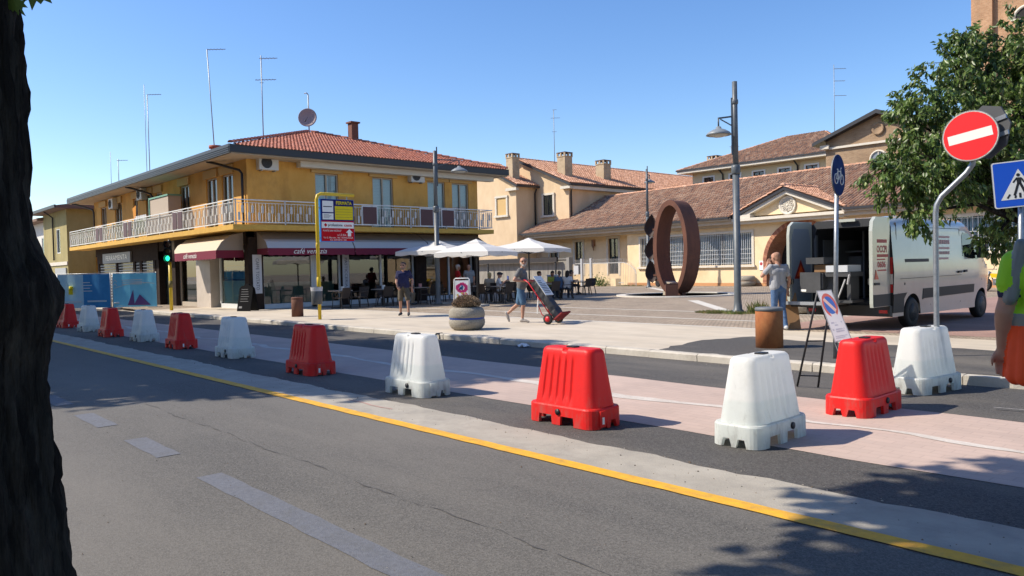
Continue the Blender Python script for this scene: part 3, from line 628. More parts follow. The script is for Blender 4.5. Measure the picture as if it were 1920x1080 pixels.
# air conditioners
acw = mat('ac_white', (0.60,0.60,0.57), .5); acd = mat('ac_fan_dark', (0.03,0.03,0.035), .5)
def ac(loc, rz, label, w_=.86):
    t = thing('air_conditioner', label, 'air conditioner', loc, rz, 'air conditioners on the ochre walls'); h = .6
    b = MB(); b.box((-w_/2,-.34,0),(w_/2,-.02,h)); b.build('casing', acw, t)
    b = MB(); b.tube([(-.1+.23*cos(2*pi*k/20),-.352,.3+.23*sin(2*pi*k/20)) for k in range(20)], .012, 6, 0, False, None, True)
    for k in range(6): b.bar((-.1,-.352,.3),(-.1+.23*cos(pi*k/3),-.352,.3+.23*sin(pi*k/3)),.012,.012)
    for rr in (.08,.15): b.tube([(-.1+rr*cos(2*pi*k/16),-.352,.3+rr*sin(2*pi*k/16)) for k in range(16)], .006, 4, 0, False, None, True)
    b.disc((-.1,-.344,.3),(0,-1,0),.23,20); b.build('fan_grille', acd, t)
    b = MB(); b.bar((-.3,-.3,-.03),(-.3,0,-.03),.04,.04); b.bar((.3,-.3,-.03),(.3,0,-.03),.04,.04); b.build('bracket', steel, t)
ac((U0,14.45,6.05), pi/2, 'white air conditioner on the shaded wall nearest the building corner')
ac((U0,22.15,5.98), pi/2, 'white air conditioner on the shaded wall between two upper windows', .8)
ac((-44.9,V0,5.85), 0, 'grey white air conditioner on the sunlit wall over the green cabinet'); ac((-50.4,V0,5.75), 0, 'air conditioner farthest along the sunlit wall near the olive house')
# balcony cabinet and laundry
t = thing('balcony_cabinet', 'beige cabinet with green edges standing on the balcony', 'cabinet', (-39.9,13.0,3.66))
b = MB(); b.box((-1.35,-.3,0),(1.35,.3,1.85)); b.build('body', mat('beige_board', (0.46,0.38,0.30), .8), t)
b = MB(); b.box((-1.45,-.34,0),(-1.352,.34,1.95)); b.box((-1.35,-.34,1.852),(1.4,.34,1.93)); b.build('frame', mat('mint_green', (0.16,0.34,0.25), .6), t)
t = thing('hanging_laundry', 'white and orange washing hung over the balcony rail beside the green cabinet', 'laundry', (-43.0,12.75,3.7))
b = MB(); rs = random.Random(9)
vs = []; n = 16
for i in range(n+1): x = -1.0+2.0*i/n; vs += [(x,.03*sin(i*1.9),1.15),(x+.02*sin(i),.05*sin(i*1.9+.5),.25)]
b.add(vs, [(2*i,2*i+2,2*i+3,2*i+1) for i in range(n)]); b.build('white_cloth', mat('laundry_white', (0.6,0.6,0.6), .9), t, fix=False)
b = MB(); b.add([(-1.35,0,1.6),(-.9,.05,1.75),(-.8,.0,1.1),(-1.3,.04,.95)], [(0,1,2,3)]); b.build('orange_cloth', mat('laundry_orange', (0.55,0.22,0.02), .9), t, fix=False)
# ------------------------------------------------------------------ long low building with the pediment (local axes: x along the front, y into the depth)
N0 = (0,-1,0)
lb = thing('long_hall', 'long low cream hall under an old tiled roof with a pediment and brick arch', 'building', (-36, 46, 0), -0.1)
b = MB()
wall(b, (-1.7,0,0), (1,0,0), 12.0, 4.6, [(1.4, 11.3, 1.52, 3.62)], 0, 0.25, N0)
# arch bay 10.3..16.2
AC, AR, AZ = 13.1, 2.42, 1.55
xs = [10.3, AC-AR]+[AC-AR*cos(pi*k/24) for k in range(1, 24)]+[AC+AR, 16.3]
b.quad((10.3,0,0),(AC-AR,0,0),(AC-AR,0,4.6),(10.3,0,4.6)); b.quad((AC+AR,0,0),(16.3,0,0),(16.3,0,4.6),(AC+AR,0,4.6))
az = lambda x: AZ+sqrt(max(0, AR*AR-(x-AC)**2))
xa = [AC-AR*cos(pi*k/24) for k in range(25)]
for i in range(24): b.quad((xa[i],0,az(xa[i])),(xa[i+1],0,az(xa[i+1])),(xa[i+1],0,4.6),(xa[i],0,4.6))
wall(b, (16.3,0,0), (1,0,0), 22, 4.6, [(2.6, 18, 1.95, 3.75)], 0, 0.25, N0)
wall(b, (-13.6,1.1,0), (1,0,0), 11.9, 4.6, [(1.2,2.3,2.0,3.0),(4.55,5.55,1.0,3.75),(5.45+3.2,5.45+4.35,1.0,3.85)], 0, 0.2, N0)
b.quad((-1.7,0,0),(-1.7,1.1,0),(-1.7,1.1,4.6),(-1.7,0,4.6)); b.quad((38.3,0,0),(38.3,9,0),(38.3,9,4.6),(38.3,0,4.6))
wl = b.build('wall', cream, lb)
b = MB(); b.box((-1.72,-.03,0.1),(10.6,.0-.003,.32)); b.box((15.6,-.03,.1),(38.2,-.003,.5)); b.build('plinth', mat('orange_plinth', (0.50,0.25,0.11), .85), lb)
redbrick = brick_mat('arch_brick', (0.30,0.115,0.065), (0.38,0.165,0.095), (0.30,0.22,0.16), 0.26, 0.075, 0.012)
b = MB()
for i in range(24):
    x0, x1 = xa[i], xa[i+1]; k = (AR-0.0)
    b.quad((x0,0,az(x0)),(x1,0,az(x1)),(x1,1.6,az(x1)),(x0,1.6,az(x0)))
b.quad((AC-AR,0,0.1),(AC-AR,0,AZ),(AC-AR,1.6,AZ),(AC-AR,1.6,.1)); b.quad((AC+AR,0,0.1),(AC+AR,0,AZ),(AC+AR,1.6,AZ),(AC+AR,1.6,.1))
b.build('arch_lining', redbrick, lb, fix=False)
# real voussoirs round the mouth of the arch
vb = MB(); vb.cb((0,0,0),(0.085,0.05,0.27)); vm = [vb.mesh('brick', mat('brick_a', (0.33,0.13,0.075), .85)), vb.mesh('brick', mat('brick_b', (0.40,0.18,0.10), .85)), vb.mesh('brick', mat('brick_c', (0.26,0.10,0.06), .85))]
ring = bpy.data.objects.new('arch_ring', MB().box((AC-AR-.27,-.02,.1),(AC-AR-.0,-.004,.32)).mesh('arch_ring', redbrick)); C.objects.link(ring); ring.parent = lb
rb_ = random.Random(3)
for k in range(82):
    a = pi*k/81; o = inst(vm[rb_.randrange(3)], 'brick', ring, (AC-(AR+.135)*cos(a), -.022+rb_.uniform(-.006,.006), AZ+(AR+.135)*sin(a))); o.rotation_euler = (0, a-pi/2, 0)
for sx in (-1, 1):
    for k in range(14): o = inst(vm[rb_.randrange(3)], 'brick', ring, (AC+sx*(AR+.135), -.022, .36+.088*k)); o.rotation_euler = (0, pi/2, 0)
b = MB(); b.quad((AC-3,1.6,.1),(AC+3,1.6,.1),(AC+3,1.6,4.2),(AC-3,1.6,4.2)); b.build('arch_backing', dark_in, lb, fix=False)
b = MB(); b.box((AC-.9,1.4,.12),(AC+.2,1.55,2.4)); b.box((AC-.95,1.38,2.4),(AC+1.9,1.55,3.2),1); b.build('arch_door', [mat('dark_door_wood', (0.06,0.035,0.025), .6), redbrick], lb)
# big grilled windows
def bigwin(x0, x1, z0, z1, nb, mid, lab):
    b = MB(); w_ = .16
    b.box((x0-w_,-.05,z0-.02),(x0,.02,z1)); b.box((x1,-.05,z0-.02),(x1+w_,.02,z1)); b.box((x0-w_,-.06,z1),(x1+w_,.02,z1+.15)); b.box((x0-w_-.1,-.16,z0-.16),(x1+w_+.1,.02,z0-.02)); f = b.build('window', trim, lb)
    b = MB(); b.quad((x0,.2,z0),(x1,.2,z0),(x1,.2,z1),(x0,.2,z1)); b.build('pane', pane, f, fix=False)
    b = MB()
    n = int((x1-x0)/.16)
    for i in range(n): a, c = x0+(x1-x0)*i/n, x0+(x1-x0)*(i+.9)/n; b.quad((a,.36,z0),(c,.33,z0),(c,.33,z1),(a,.36,z1))
    b.build('vertical_blind', blind, f, fix=False)
    b = MB(); b.quad((x0,.6,z0),(x1,.6,z0),(x1,.6,z1),(x0,.6,z1)); b.build('dark_backing', dark_in, f, fix=False)
    b = MB()
    for k in range(mid+1): x = x0+(x1-x0)*k/mid; b.bar((x,.17,z0),(x,.17,z1),.09,.06,0,(0,1,0))
    b.build('mullion', gutter_m, f)
    gr = bpy.data.objects.new('window_grille', None); C.objects.link(gr); gr.parent = lb
    vb_ = MB(); vb_.bar((0,0,0),(0,0,z1-z0),.018,.018); vm_ = vb_.mesh('bar', white_plastic)
    for k in range(nb): inst(vm_, 'bar', gr, (x0+(x1-x0)*(k+.5)/nb, .03, z0))
    hb = MB(); hb.bar((x0,.045,0),(x1,.045,0),.018,.018); hm = hb.mesh('crossbar', white_plastic)
    for zz in (.12,.42,.72,1.02,z1-z0-.08): inst(hm, 'crossbar', gr, (0,0,z0+zz)) if zz < z1-z0 else None
bigwin(-.3, 9.6, 1.52, 3.62, 66, 4, '')
bigwin(18.9, 34.3, 1.95, 3.75, 60, 5, '')
for x0, x1, z0, z1 in ((-12.4,-11.3,2.0,3.0),(-9.05,-8.05,1.0,3.75),(-4.95,-3.8,1.0,3.85)):
    f = window(lb, (0,1.1,0), (1,0,0), N0, x0, x1, z0, z1, .14, 2, gutter_m, mat('curtain_teal', (0.10,0.14,0.14), .8), .05, slats=False, w=False)
    b = MB(); b.box((x0-.2,1.05,z0-.1),(x0,1.12,z1)); b.box((x1,1.05,z0-.1),(x1+.2,1.12,z1)); b.box((x0-.22,1.03,z1),(x1+.22,1.12,z1+.17)); b.build('window_surround', trim, f)
# wall lamp between the two tall windows
b = MB(); b.box((-6.75,.9,3.3),(-6.5,1.09,3.8)); b.cyl((-6.62,.95,3.3),(-6.55,.98,2.9),.1,8,0,None,.02); b.build('wall_lantern', mat('brown_lantern', (0.22,0.11,0.06), .6), lb)
# eaves + roof
ez, rz_, rt_ = 4.62, 7.85, 6.2
sl_ = (rz_-ez)/(rt_+1.0)
b = MB(); b.box((-13.7,-1.0,4.42),(8.6,1.1,4.60)); b.box((-13.6,-.75,4.2),(8.8,-.2,4.42)); b.box((16.4,-1.0,4.42),(38.5,.2,4.60)); b.box((16.3,-.75,4.2),(38.5,-.2,4.42)); b.box((-13.6,-.25,4.02),(8.7,-.05,4.2)); b.build('cornice', soffit, lb)
b = MB(); b.box((-13.9,-1.12,4.52),(8.6,-1.0,4.66)); b.box((16.5,-1.12,4.52),(38.5,-1.0,4.66)); b.build('gutter', gutter_m, lb)
b = MB(); b.quad((-13.6,-1,ez),(8.55,-1,ez),(12.55,2.5,6.2),(12.55,rt_,rz_),(-13.6,rt_,rz_)); b.quad((16.5,-1,ez),(38.5,-1,ez),(38.5,rt_,rz_),(12.55,rt_,rz_),(12.55,2.5,6.2)); b.quad((-13.6,rt_,rz_),(38.5,rt_,rz_),(38.5,2*rt_+1,ez),(-13.6,2*rt_+1,ez)); rf = b.build('roof', tile_o[2], lb)
upv = Vector((0,rt_+1,rz_-ez)).normalized(); sL = hypot(rt_+1, rz_-ez)
b = MB(); roof_tiles(b, (-13.6,-1.05,ez+.02), (1,0,0), upv, [(0,-.02),(22.1,-.02),(26.15,sL*.495),(30.2,-.02),(52,-.02),(52,sL),(0,sL)], 0.235, 0.42, 4, 8, 0.10, 1.0, (5,2.2,2.4,4)); t = b.build('roof_tiles', tile_o, rf, fix=False); t['kind'] = 'stuff'
b = MB(); ridge_tiles(b, (-13.6,rt_,rz_+.06), (37,rt_,rz_+.06), .14, .42); t = b.build('ridge_tiles', tile_p, rf, fix=False); t['kind'] = 'stuff'
# pediment
PA = (12.55, 6.22); pl_, pr_ = 8.75, 16.35
b = MB(); b.prism([(pl_+.7,4.62),(pr_-.7,4.62),(PA[0],PA[1]-.32)], 'y', -.35, 3.0); b.build('pediment', cream, lb)
b = MB(); b.prism([(pl_-.1,4.32),(pr_+.1,4.32),(pr_+.1,4.50),(pl_-.1,4.50)], 'y', -.85, .1); b.prism([(pl_+.1,4.14),(pr_-.1,4.14),(pr_-.1,4.319),(pl_+.1,4.319)], 'y', -.6, .1); b.prism([(pl_+.2,4.50),(pl_+1.3,4.50),(pl_+1.3,4.72),(pl_+.2,4.72)], 'y', -.8, -.3)
b.build('pediment_cornice', trim, lb)
b = MB()
for sx, xe in ((-1, pl_-.25), (1, pr_+.25)):
    zb = 4.60
    b.prism([(xe,zb),(PA[0],PA[1]-.0),(PA[0],PA[1]-.20),(xe,zb-.17)], 'y', -.86, -.72)
b.build('verge_board', gutter_m, lb)
b = MB()
for sx, xe in ((-1, pl_-.1), (1, pr_+.1)): b.prism([(xe+(-sx)*.2,4.60),(PA[0],PA[1]-.19),(PA[0],PA[1]-.42),(xe+(-sx)*1.0,4.62)], 'y', -.72, -.3)
b.build('raking_cornice', trim, lb)
b = MB(); 
for (xe, nm_) in ((pl_-.3, 'l'), (pr_+.3, 'r')):
    b.quad((xe,-.9,4.62),(PA[0],-.9,PA[1]+.02),(PA[0],3.4,PA[1]+.02),(xe,3.4,4.62))
prf = b.build('pediment_roof', tile_p[2], lb)
b = MB()
dv = Vector((PA[0]-pr_-.3,0,PA[1]-4.62)); L2 = dv.length
roof_tiles(b, (pr_+.3,-.95,4.66), (0,1,0), dv.normalized(), [(0,0),(0.4,0),(3.35,L2),(0,L2)], .235, .40, 4, 3, .10, 1.0)
roof_tiles(b, (pr_+.3,-.95,4.66), (0,1,0), dv.normalized(), [(0.3,0),(0.9,0),(3.4,L2),(2.2,L2)], .235, .40, 4, 4, .10, 1.0) if False else None
dv = Vector((PA[0]-pl_+.3,0,PA[1]-4.62)); roof_tiles(b, (pl_-.3,-.95,4.66), (0,1,0), dv.normalized(), [(0,0),(0.4,0),(3.35,L2),(0,L2)], .235, .40, 4, 6, .10, 1.0)
t = b.build('roof_tiles', tile_p, prf, fix=False); t['kind'] = 'stuff'
b = MB(); ridge_tiles(b, (PA[0],-.95,PA[1]+.1),(PA[0],3.2,PA[1]+.1),.14); t = b.build('ridge_tiles', tile_p, prf, fix=False); t['kind'] = 'stuff'
# rosette
b = MB(); Xr = Matrix.Translation((12.5,-.36,5.12)) @ Matrix.Rotation(pi/2, 4, 'X')
b.lathe([(.44,0),(.60,0),(.60,.07),(.55,.10),(.47,.08),(.44,.03)], 28, (0,0,0), 0, Xr)
for k in range(8): a = pi*k/4; b.tube([(.0,0,.05),(.43*cos(a),.43*sin(a),.05)], .03, 6, 0, True, Xr); b.tube([(.27*cos(a)+.13*cos(q*pi/5),.27*sin(a)+.13*sin(q*pi/5),.05) for q in range(10)], .022, 5, 0, False, Xr, True)
b.lathe([(0.0,.09),(.1,.08),(.12,.03)], 12, (0,0,0), 0, Xr); b.build('rosette', trim, lb)
b = MB(); b.disc((12.5,-.356,5.12),(0,-1,0),.46,24); b.build('rosette_back', cream2, lb)
# small notice on the wall
b = MB(); b.box((10.15,-.05,1.15),(10.45,-.03,1.75)); b.disc((10.3,-.052,1.55),(0,-1,0),.11,12,1); b.build('wall_notice', [white_sheet, mat('notice_red', (0.4,0.04,0.05), .6)], lb)

# ------------------------------------------------------------------ beige house with three chimneys
bh = thing('beige_house', 'beige gabled house with three chimneys standing behind the outdoor café tables', 'building', (-50, 46, 0))
b = MB()
# wing: front gable V=46.1, u -56.. -50.08
WU, WV, MV, MU = -50.08, 46.1, 48.5, -45.95
b.add([(-60,WV,0),(WU,WV,0),(WU,WV,8.95),(-55.0,WV,11.4),(-60,WV,8.9)], [(0,1,2,3,4)])
b.quad((WU,WV,0),(WU,MV,0),(WU,MV,8.9),(WU,WV,8.95))
b.add([(-58.2,MV,0),(MU,MV,0),(MU,MV,8.8),(-52.1,MV,11.3),(-58.2,MV,8.8)], [(0,1,2,3,4)])
b.quad((MU,MV,0),(MU,78,0),(MU,78,8.8),(MU,MV,8.8))
b.build('wall', beige, bh, True, False)
window(bh, (0,MV,0), (1,0,0), N0, -49.0, -47.85, 6.3, 8.05, -.02, 2, gutter_m, mat('dark_curtain', (0.10,0.13,0.13), .8), .06, slats=False)
b = MB()
for (x0,x1,z0,z1,v) in ((-49.0,-47.85,6.3,8.05,MV),):
    b.box((x0-.2,v-.12,z0-.02),(x0,v-.0,z1)); b.box((x1,v-.12,z0-.02),(x1+.2,v,z1)); b.box((x0-.22,v-.14,z1),(x1+.22,v,z1+.18)); b.box((x0-.3,v-.2,z0-.2),(x1+.3,v,z0-.02))
b.build('window_surround', trim, bh, True)
b = MB(); x0, x1, z0, z1, v = -52.65, -51.35, 6.45, 8.0, WV
b.box((x0-.2,v-.1,z0-.02),(x0,v,z1)); b.box((x1,v-.1,z0-.02),(x1+.2,v,z1)); b.box((x0-.22,v-.12,z1),(x1+.22,v,z1+.18)); b.box((x0-.3,v-.2,z0-.2),(x1+.3,v,z0-.02)); b.build('blind_window_surround', trim, bh, True)
b = MB(); b.quad((x0,v-.012,z0),(x1,v-.012,z0),(x1,v-.012,z1),(x0,v-.012,z1)); b.build('bricked_up_window', ochre_box, bh, True)
b = MB(); x0, x1, z0, z1, v = -55.5, -53.2, 2.4, 3.6, WV
b.box((x0-.15,v-.1,z1),(x1+.15,v,z1+.16)); b.build('lintel', trim, bh, True)
# roofs
b = MB()
b.add([(-49.6,WV-.4,8.95),(-49.6,MV,8.95),(-55,MV,11.55),(-55,WV-.4,11.55)], [(0,1,2,3)]); b.add([(-60.4,WV-.4,8.95),(-60.4,MV,8.95),(-55,MV,11.55),(-55,WV-.4,11.55)], [(0,1,2,3)])
b.add([(-45.4,MV-.5,8.83),(-45.4,78.5,8.83),(-52.1,78.5,11.62),(-52.1,MV-.5,11.62)], [(0,1,2,3)]); b.add([(-58.8,MV-.5,8.83),(-58.8,78.5,8.83),(-52.1,78.5,11.62),(-52.1,MV-.5,11.62)], [(0,1,2,3)])
rf = b.build('roof', tile_p[2], bh, True)
b = MB(); e1 = Vector((-6.7,0,2.79)); roof_tiles(b, (-45.35,MV-.5,8.87), (0,1,0), e1.normalized(), [(0,0),(29,0),(29,e1.length),(0,e1.length)], .25, .42, 4, 12, .09, .7)
e2_ = Vector((-5.4,0,2.6)); roof_tiles(b, (-49.55,WV-.4,8.99), (0,1,0), e2_.normalized(), [(0,0),(2.7,0),(2.7,e2_.length),(0,e2_.length)], .25, .42, 4, 13, .09, .7)
t = b.build('roof_tiles', tile_p, rf, True, False); t['kind'] = 'stuff'
b = MB(); ridge_tiles(b, (-52.1,MV-.5,11.7),(-52.1,78,11.7),.14); t = b.build('ridge_tiles', tile_p, rf, True, False); t['kind'] = 'stuff'
b = MB(); b.box((-45.4,MV-.5,8.66),(-45.27,78.5,8.82)); b.box((-49.6,WV-.4,8.78),(-49.48,MV,8.94))
b.prism([(-45.4,8.83),(-52.1,11.62),(-52.1,11.42),(-45.4,8.63)], 'y', MV-.52, MV-.40); b.prism([(-49.6,8.95),(-55,11.55),(-55,11.36),(-49.6,8.75)], 'y', WV-.42, WV-.32); b.build('gutter', gutter_m, bh, True)
b = MB(); b.box((-46.6,MV-.4,8.4),(-45.45,MV-.001,8.63)); b.box((-51.1,WV-.35,8.5),(-49.7,WV-.001,8.74)); b.box((-45.95,MV,8.35),(-45.4,78,8.63)); b.build('cornice', trim, bh, True)
b = MB(); b.tube([(-45.5,MV+.1,8.6),(-45.85,MV+.2,8.2),(-45.85,MV+.2,5.4)],.07,8); b.build('downpipe', gutter_m, bh, True); b = MB(); b.tube([(-49.7,MV-.25,8.7),(-49.95,MV-.2,8.3),(-49.95,MV-.2,5.2)],.07,8); b.build('downpipe', gutter_m, bh, True)
chm = mat('chimney_render', (0.42,0.32,0.20), .9, (0.50,0.39,0.26), 2.5, dirt=(0.24,0.17,0.10), dscale=1.5)
def chimney(par, x, y, z0, z1, s_=.85, w=True):
    b = MB(); b.box((x-s_/2,y-s_/2,z0),(x+s_/2,y+s_/2,z1-.42)); c_ = b.build('chimney', chm, par, w)
    b = MB(); q = s_/2+.04
    b.box((x-q,y-q,z1-.42),(x+q,y+q,z1-.34)); b.box((x-q,y-q,z1-.08),(x+q,y+q,z1),1)
    for i in range(3):
        for j in range(3):
            if i != 1 or j != 1: b.cb((x+(i-1)*(q-.07),y+(j-1)*(q-.07),z1-.21),(.14,.14,.26))
    b.build('chimney_cap', [chm, mat('dark_cap_tile', (0.10,0.06,0.05), .8)], c_, w)
chimney(bh, -51.3, 46.9, 9.0, 11.95, .85); chimney(bh, -47.7, 49.9, 9.0, 11.85, .95); chimney(bh, -47.7, 55.1, 9.0, 11.55, 1.0)

# ------------------------------------------------------------------ cream block behind the hall
uc = thing('cream_block', 'tall pale cream block with a hipped old tile roof rising behind the hall', 'building', (-38, 66, 0))
b = MB(); wall(b, (-45.3,66,0), (1,0,0), 16, 11.0, [(x-.55, x+.55, 9.25, 10.2) for x in (45.3-43.4, 45.3-40.45, 45.3-37.95, 45.3-35.35, 45.3-32.75)], 0, .15, N0); b.quad((-45.3,66,0),(-45.3,82,0),(-45.3,82,11),(-45.3,66,11)); b.build('wall', cream2, uc, True)
for x in (-43.4,-40.45,-37.95,-35.35,-32.75):
    window(uc, (0,66,0), (1,0,0), N0, x-.55, x+.55, 9.25, 10.2, .08, 2, mat('brown_shutter', (0.05,0.025,0.025), .6), mat('brown_slats', (0.06,0.03,0.03), .6), .05)
    b = MB(); b.box((x-.7,65.93,9.1),(x-.55,66,10.35)); b.box((x+.55,65.93,9.1),(x+.7,66,10.35)); b.box((x-.55,65.93,10.2),(x+.55,66,10.35)); b.box((x-.55,65.93,9.1),(x+.55,66,9.25)); b.build('window_surround', white_plastic, uc, True)
b = MB(); b.box((-46.4,64.9,10.75),(-28.5,82,11.0)); b.build('eaves', trim, uc, True)
b = MB(); b.box((-46.5,64.8,10.98),(-28.5,64.92,11.12)); b.build('gutter', gutter_m, uc, True); b = MB(); b.tube([(-41.9,65.3,10.9),(-41.75,65.9,10.3),(-41.75,65.9,8)],.08,8); b.build('downpipe', gutter_m, uc, True); b = MB(); b.tube([(-34.2,65.3,10.9),(-34.05,65.9,10.3),(-34.05,65.9,8)],.08,8); b.build('downpipe', gutter_m, uc, True)
ap = (-38.5, 72.5, 14.1); ap2 = (-34.6, 72.5, 14.1)
b = MB(); E0 = 11.03; b.quad((-46.4,64.9,E0),(-28.5,64.9,E0),ap2,ap); b.quad((-46.4,64.9,E0),ap,(-46.4,80,E0)); b.quad((-28.5,64.9,E0),(-28.5,80,E0),ap2); b.quad((-46.4,80,E0),ap,ap2,(-28.5,80,E0)); rf = b.build('roof', tile_o[2], uc, True)
b = MB(); e1 = Vector((0,7.6,3.07)); roof_tiles(b, (-46.4,64.85,E0+.03), (1,0,0), e1.normalized(), [(0,0),(17.9,0),(11.8,e1.length),(7.9,e1.length)], .25, .42, 4, 15, .09, .8, (5,1.2,4,3)); t = b.build('roof_tiles', tile_o, rf, True, False); t['kind'] = 'stuff'
b = MB(); ridge_tiles(b, (-28.5,64.9,E0+.05),(ap2[0],ap2[1],ap2[2]+.05),.13); ridge_tiles(b, (-46.4,64.9,E0+.05),(ap[0],ap[1],ap[2]+.05),.13); t = b.build('hip_tiles', tile_p, rf, True, False); t['kind'] = 'stuff'
chimney(uc, -45.6, 70.5, 10.8, 12.95, 1.1)
# ------------------------------------------------------------------ brick church
chb = brick_mat('church_brick', (0.30,0.19,0.115), (0.40,0.27,0.165), (0.34,0.27,0.19), 0.28, 0.08, 0.014, .9, .6)
ch = thing('brick_church', 'brown brick church front with a gable, round oculus and arched window', 'church', (-24.5, 60, 0))
b = MB(); b.add([(-28.6,60,0),(-20.0,60,0),(-20.0,60,11.2),(-24.4,60,12.75),(-28.6,60,11.2)], [(0,1,2,3,4)]); b.quad((-28.6,60,0),(-28.6,80,0),(-28.6,80,11.2),(-28.6,60,11.2)); b.build('wall', chb, ch, True, False)
b = MB(); b.prism([(-29.4,11.05),(-24.4,12.95),(-24.4,12.65),(-29.4,10.78)], 'y', 59.3, 62); b.prism([(-19.4,11.05),(-24.4,12.95),(-24.4,12.65),(-19.4,10.78)], 'y', 59.3, 62); b.build('verge', gutter_m, ch, True)
b = MB(); b.quad((-29.4,59.35,11.06),(-24.4,59.35,12.96),(-24.4,80,12.96),(-29.4,80,11.06)); b.quad((-19.4,59.35,11.06),(-24.4,59.35,12.96),(-24.4,80,12.96),(-19.4,80,11.06)); b.build('roof', tile_o[2], ch, True)
b = MB(); b.box((-28.7,59.8,10.45),(-20.0,59.995,10.62)); b.box((-28.9,59.6,10.5),(-28.2,59.79,10.8)); b.build('string_course', trim, ch, True)
Xo = Matrix.Translation((-24.5,59.95,11.55)) @ Matrix.Rotation(pi/2, 4, 'X')
b = MB(); b.lathe([(.30,.0),(.46,.0),(.46,.1),(.38,.14),(.30,.06)], 24, (0,0,0), 0, Xo); b.build('oculus', chb, ch, True); b = MB(); b.disc((-24.5,59.985,11.55),(0,-1,0),.3,20); b.build('oculus_back', mat('oculus_plaster', (0.30,0.2,0.13), .9), ch, True)
b = MB(); pts = [(-25.1,8.4)]+[(-24.5-.6*cos(pi*k/12), 9.3+.6*sin(pi*k/12)) for k in range(13)]+[(-23.9,8.4)]
b.add([(x,59.97,z) for x, z in pts], [tuple(range(len(pts)))]); b.build('arched_pane', mat('pale_leaded_pane', (0.20,0.22,0.24), .2), ch, True)
b = MB(); b.tube([(x,59.95,z) for x, z in pts], .08, 6, 0); b.bar((-24.5,59.94,8.4),(-24.5,59.94,9.9),.06,.06); b.bar((-25.1,59.94,9.1),(-23.9,59.94,9.1),.06,.06); b.bar((-25.1,59.94,9.3),(-23.9,59.94,9.3),.06,.06,1); b.build('arched_frame', [trim, gutter_m], ch, True)
# ------------------------------------------------------------------ bell tower
twb = brick_mat('tower_brick', (0.40,0.20,0.10), (0.52,0.30,0.17), (0.42,0.31,0.21), 0.28, 0.08, 0.014, .9, .6)
tw = thing('bell_tower', 'tall square brick bell tower rising behind the tree at the edge', 'bell tower', (-20, 83, 0))
b = MB(); b.box((-23.95,80.4,0),(-14.2,90,42)); b.box((-24.0,80.0,0),(-22.5,80.39,42)); b.box((-15.9,80.0,0),(-14.2,80.39,42)); b.box((-24.3,80.3,0),(-23.96,82,42)); b.build('shaft', twb, tw, True)
b = MB(); Xa = Matrix.Translation((-19.9,80.36,22.9)); b.tube([(-1.0*cos(pi*k/12),0,1.0*sin(pi*k/12)) for k in range(13)],.14,6,0,True,Xa); b.box((-21.1,80.2,22.75),(-18.7,80.38,22.88)); b.build('arch_trim', trim, tw, True)
b = MB(); b.add([(-19.9-.9*cos(pi*k/12),80.37,22.9+.9*sin(pi*k/12)) for k in range(13)], [tuple(range(13))]); b.build('arch_opening', dark_in, tw, True)
b = MB(); b.prism([(-24.5,42),(-14.0,42),(-19.2,50)], 'y', 79.8, 90.2); b.build('roof', tile_o[0], tw, True)
# ------------------------------------------------------------------ houses at the far left
olive = mat('olive_render', (0.30,0.25,0.10), .9, (0.36,0.30,0.13), 1.5, bump=.2, bscale=25, dirt=(0.20,0.165,0.07), dscale=.8, stretch=(1,1,.5))
oh = thing('olive_house', 'two storey olive green house with one shuttered window behind the fence banners', 'house', (-62, 13.4, 0))
b = MB(); wall(b, (-69.5,13.4,0), (1,0,0), 7.5, 6.6, [(4.3,5.4,3.5,5.3)], 0, .12, N0); b.quad((-62,13.4,0),(-62,24,0),(-62,24,6.6),(-62,13.4,6.6)); b.quad((-69.5,13.4,0),(-69.5,24,0),(-69.5,24,6.6),(-69.5,13.4,6.6)); b.build('wall', olive, oh, True)
window(oh, (0,13.4,0), (1,0,0), N0, -65.2,-64.1,3.5,5.3,.05,1,white_plastic,mat('pale_slats', (0.42,0.38,0.32), .7),.06)
b = MB(); b.box((-69.6,13.33,2.6),(-61.97,13.395,2.85)); b.box((-65.6,13.3,.1),(-62.3,13.395,2.4),1); b.build('band', [trim, mat('roller_shutter', (0.35,0.36,0.36), .5)], oh, True)
b = MB(); b.prism([(12.6,6.6),(12.6,6.78),(24,8.6),(24,6.6)], 'x', -70, -61.2); b.build('roof', mat('brown_fascia', (0.16,0.10,0.08), .8), oh, True)
b = MB(); b.box((-70,12.5,6.62),(-61.2,12.6,6.82)); b.tube([(-65.5,12.7,6.6),(-65.8,13.3,6.2),(-65.8,13.3,3)],.06,6); b.build('gutter', gutter_m, oh, True)
wh = thing('white_house', 'small white house partly hidden by the trunk beside the olive house', 'house', (-72, 13.8, 0))
b = MB(); wall(b, (-79,13.8,0), (1,0,0), 9.4, 6.2, [(3.5,4.6,3.2,5.0),(6.6,7.7,3.2,5.0)], 0, .1, N0); b.build('wall', mat('white_render', (0.62,0.60,0.55), .9), wh, True)
for a in (-75.5,-72.4): window(wh, (0,13.8,0), (1,0,0), N0, a,a+1.1,3.2,5.0,.05,1,white_plastic,mat('pale_slats', (0,0,0)),.06)
b = MB(); b.prism([(13,6.2),(13,6.4),(22,8),(22,6.2)], 'x', -80, -69.4); b.build('roof', tile_o[2], wh, True)
ga = thing('low_annex', 'low yellow annex with a brown garage door between the ochre building and the olive house', 'annex', (-58.5, 16, 0))
b = MB(); wall(b, (-62,16.0,0), (1,0,0), 6.7, 3.3, [(2.3,6.3,.1,2.2)], 0, .1, N0); b.build('wall', ochre, ga, True)
b = MB(); b.box((-59.7,16.1,.1),(-55.7,16.14,2.2)); b.build('garage_door', mat('brown_garage_door', (0.075,0.035,0.022), .6), ga, True)
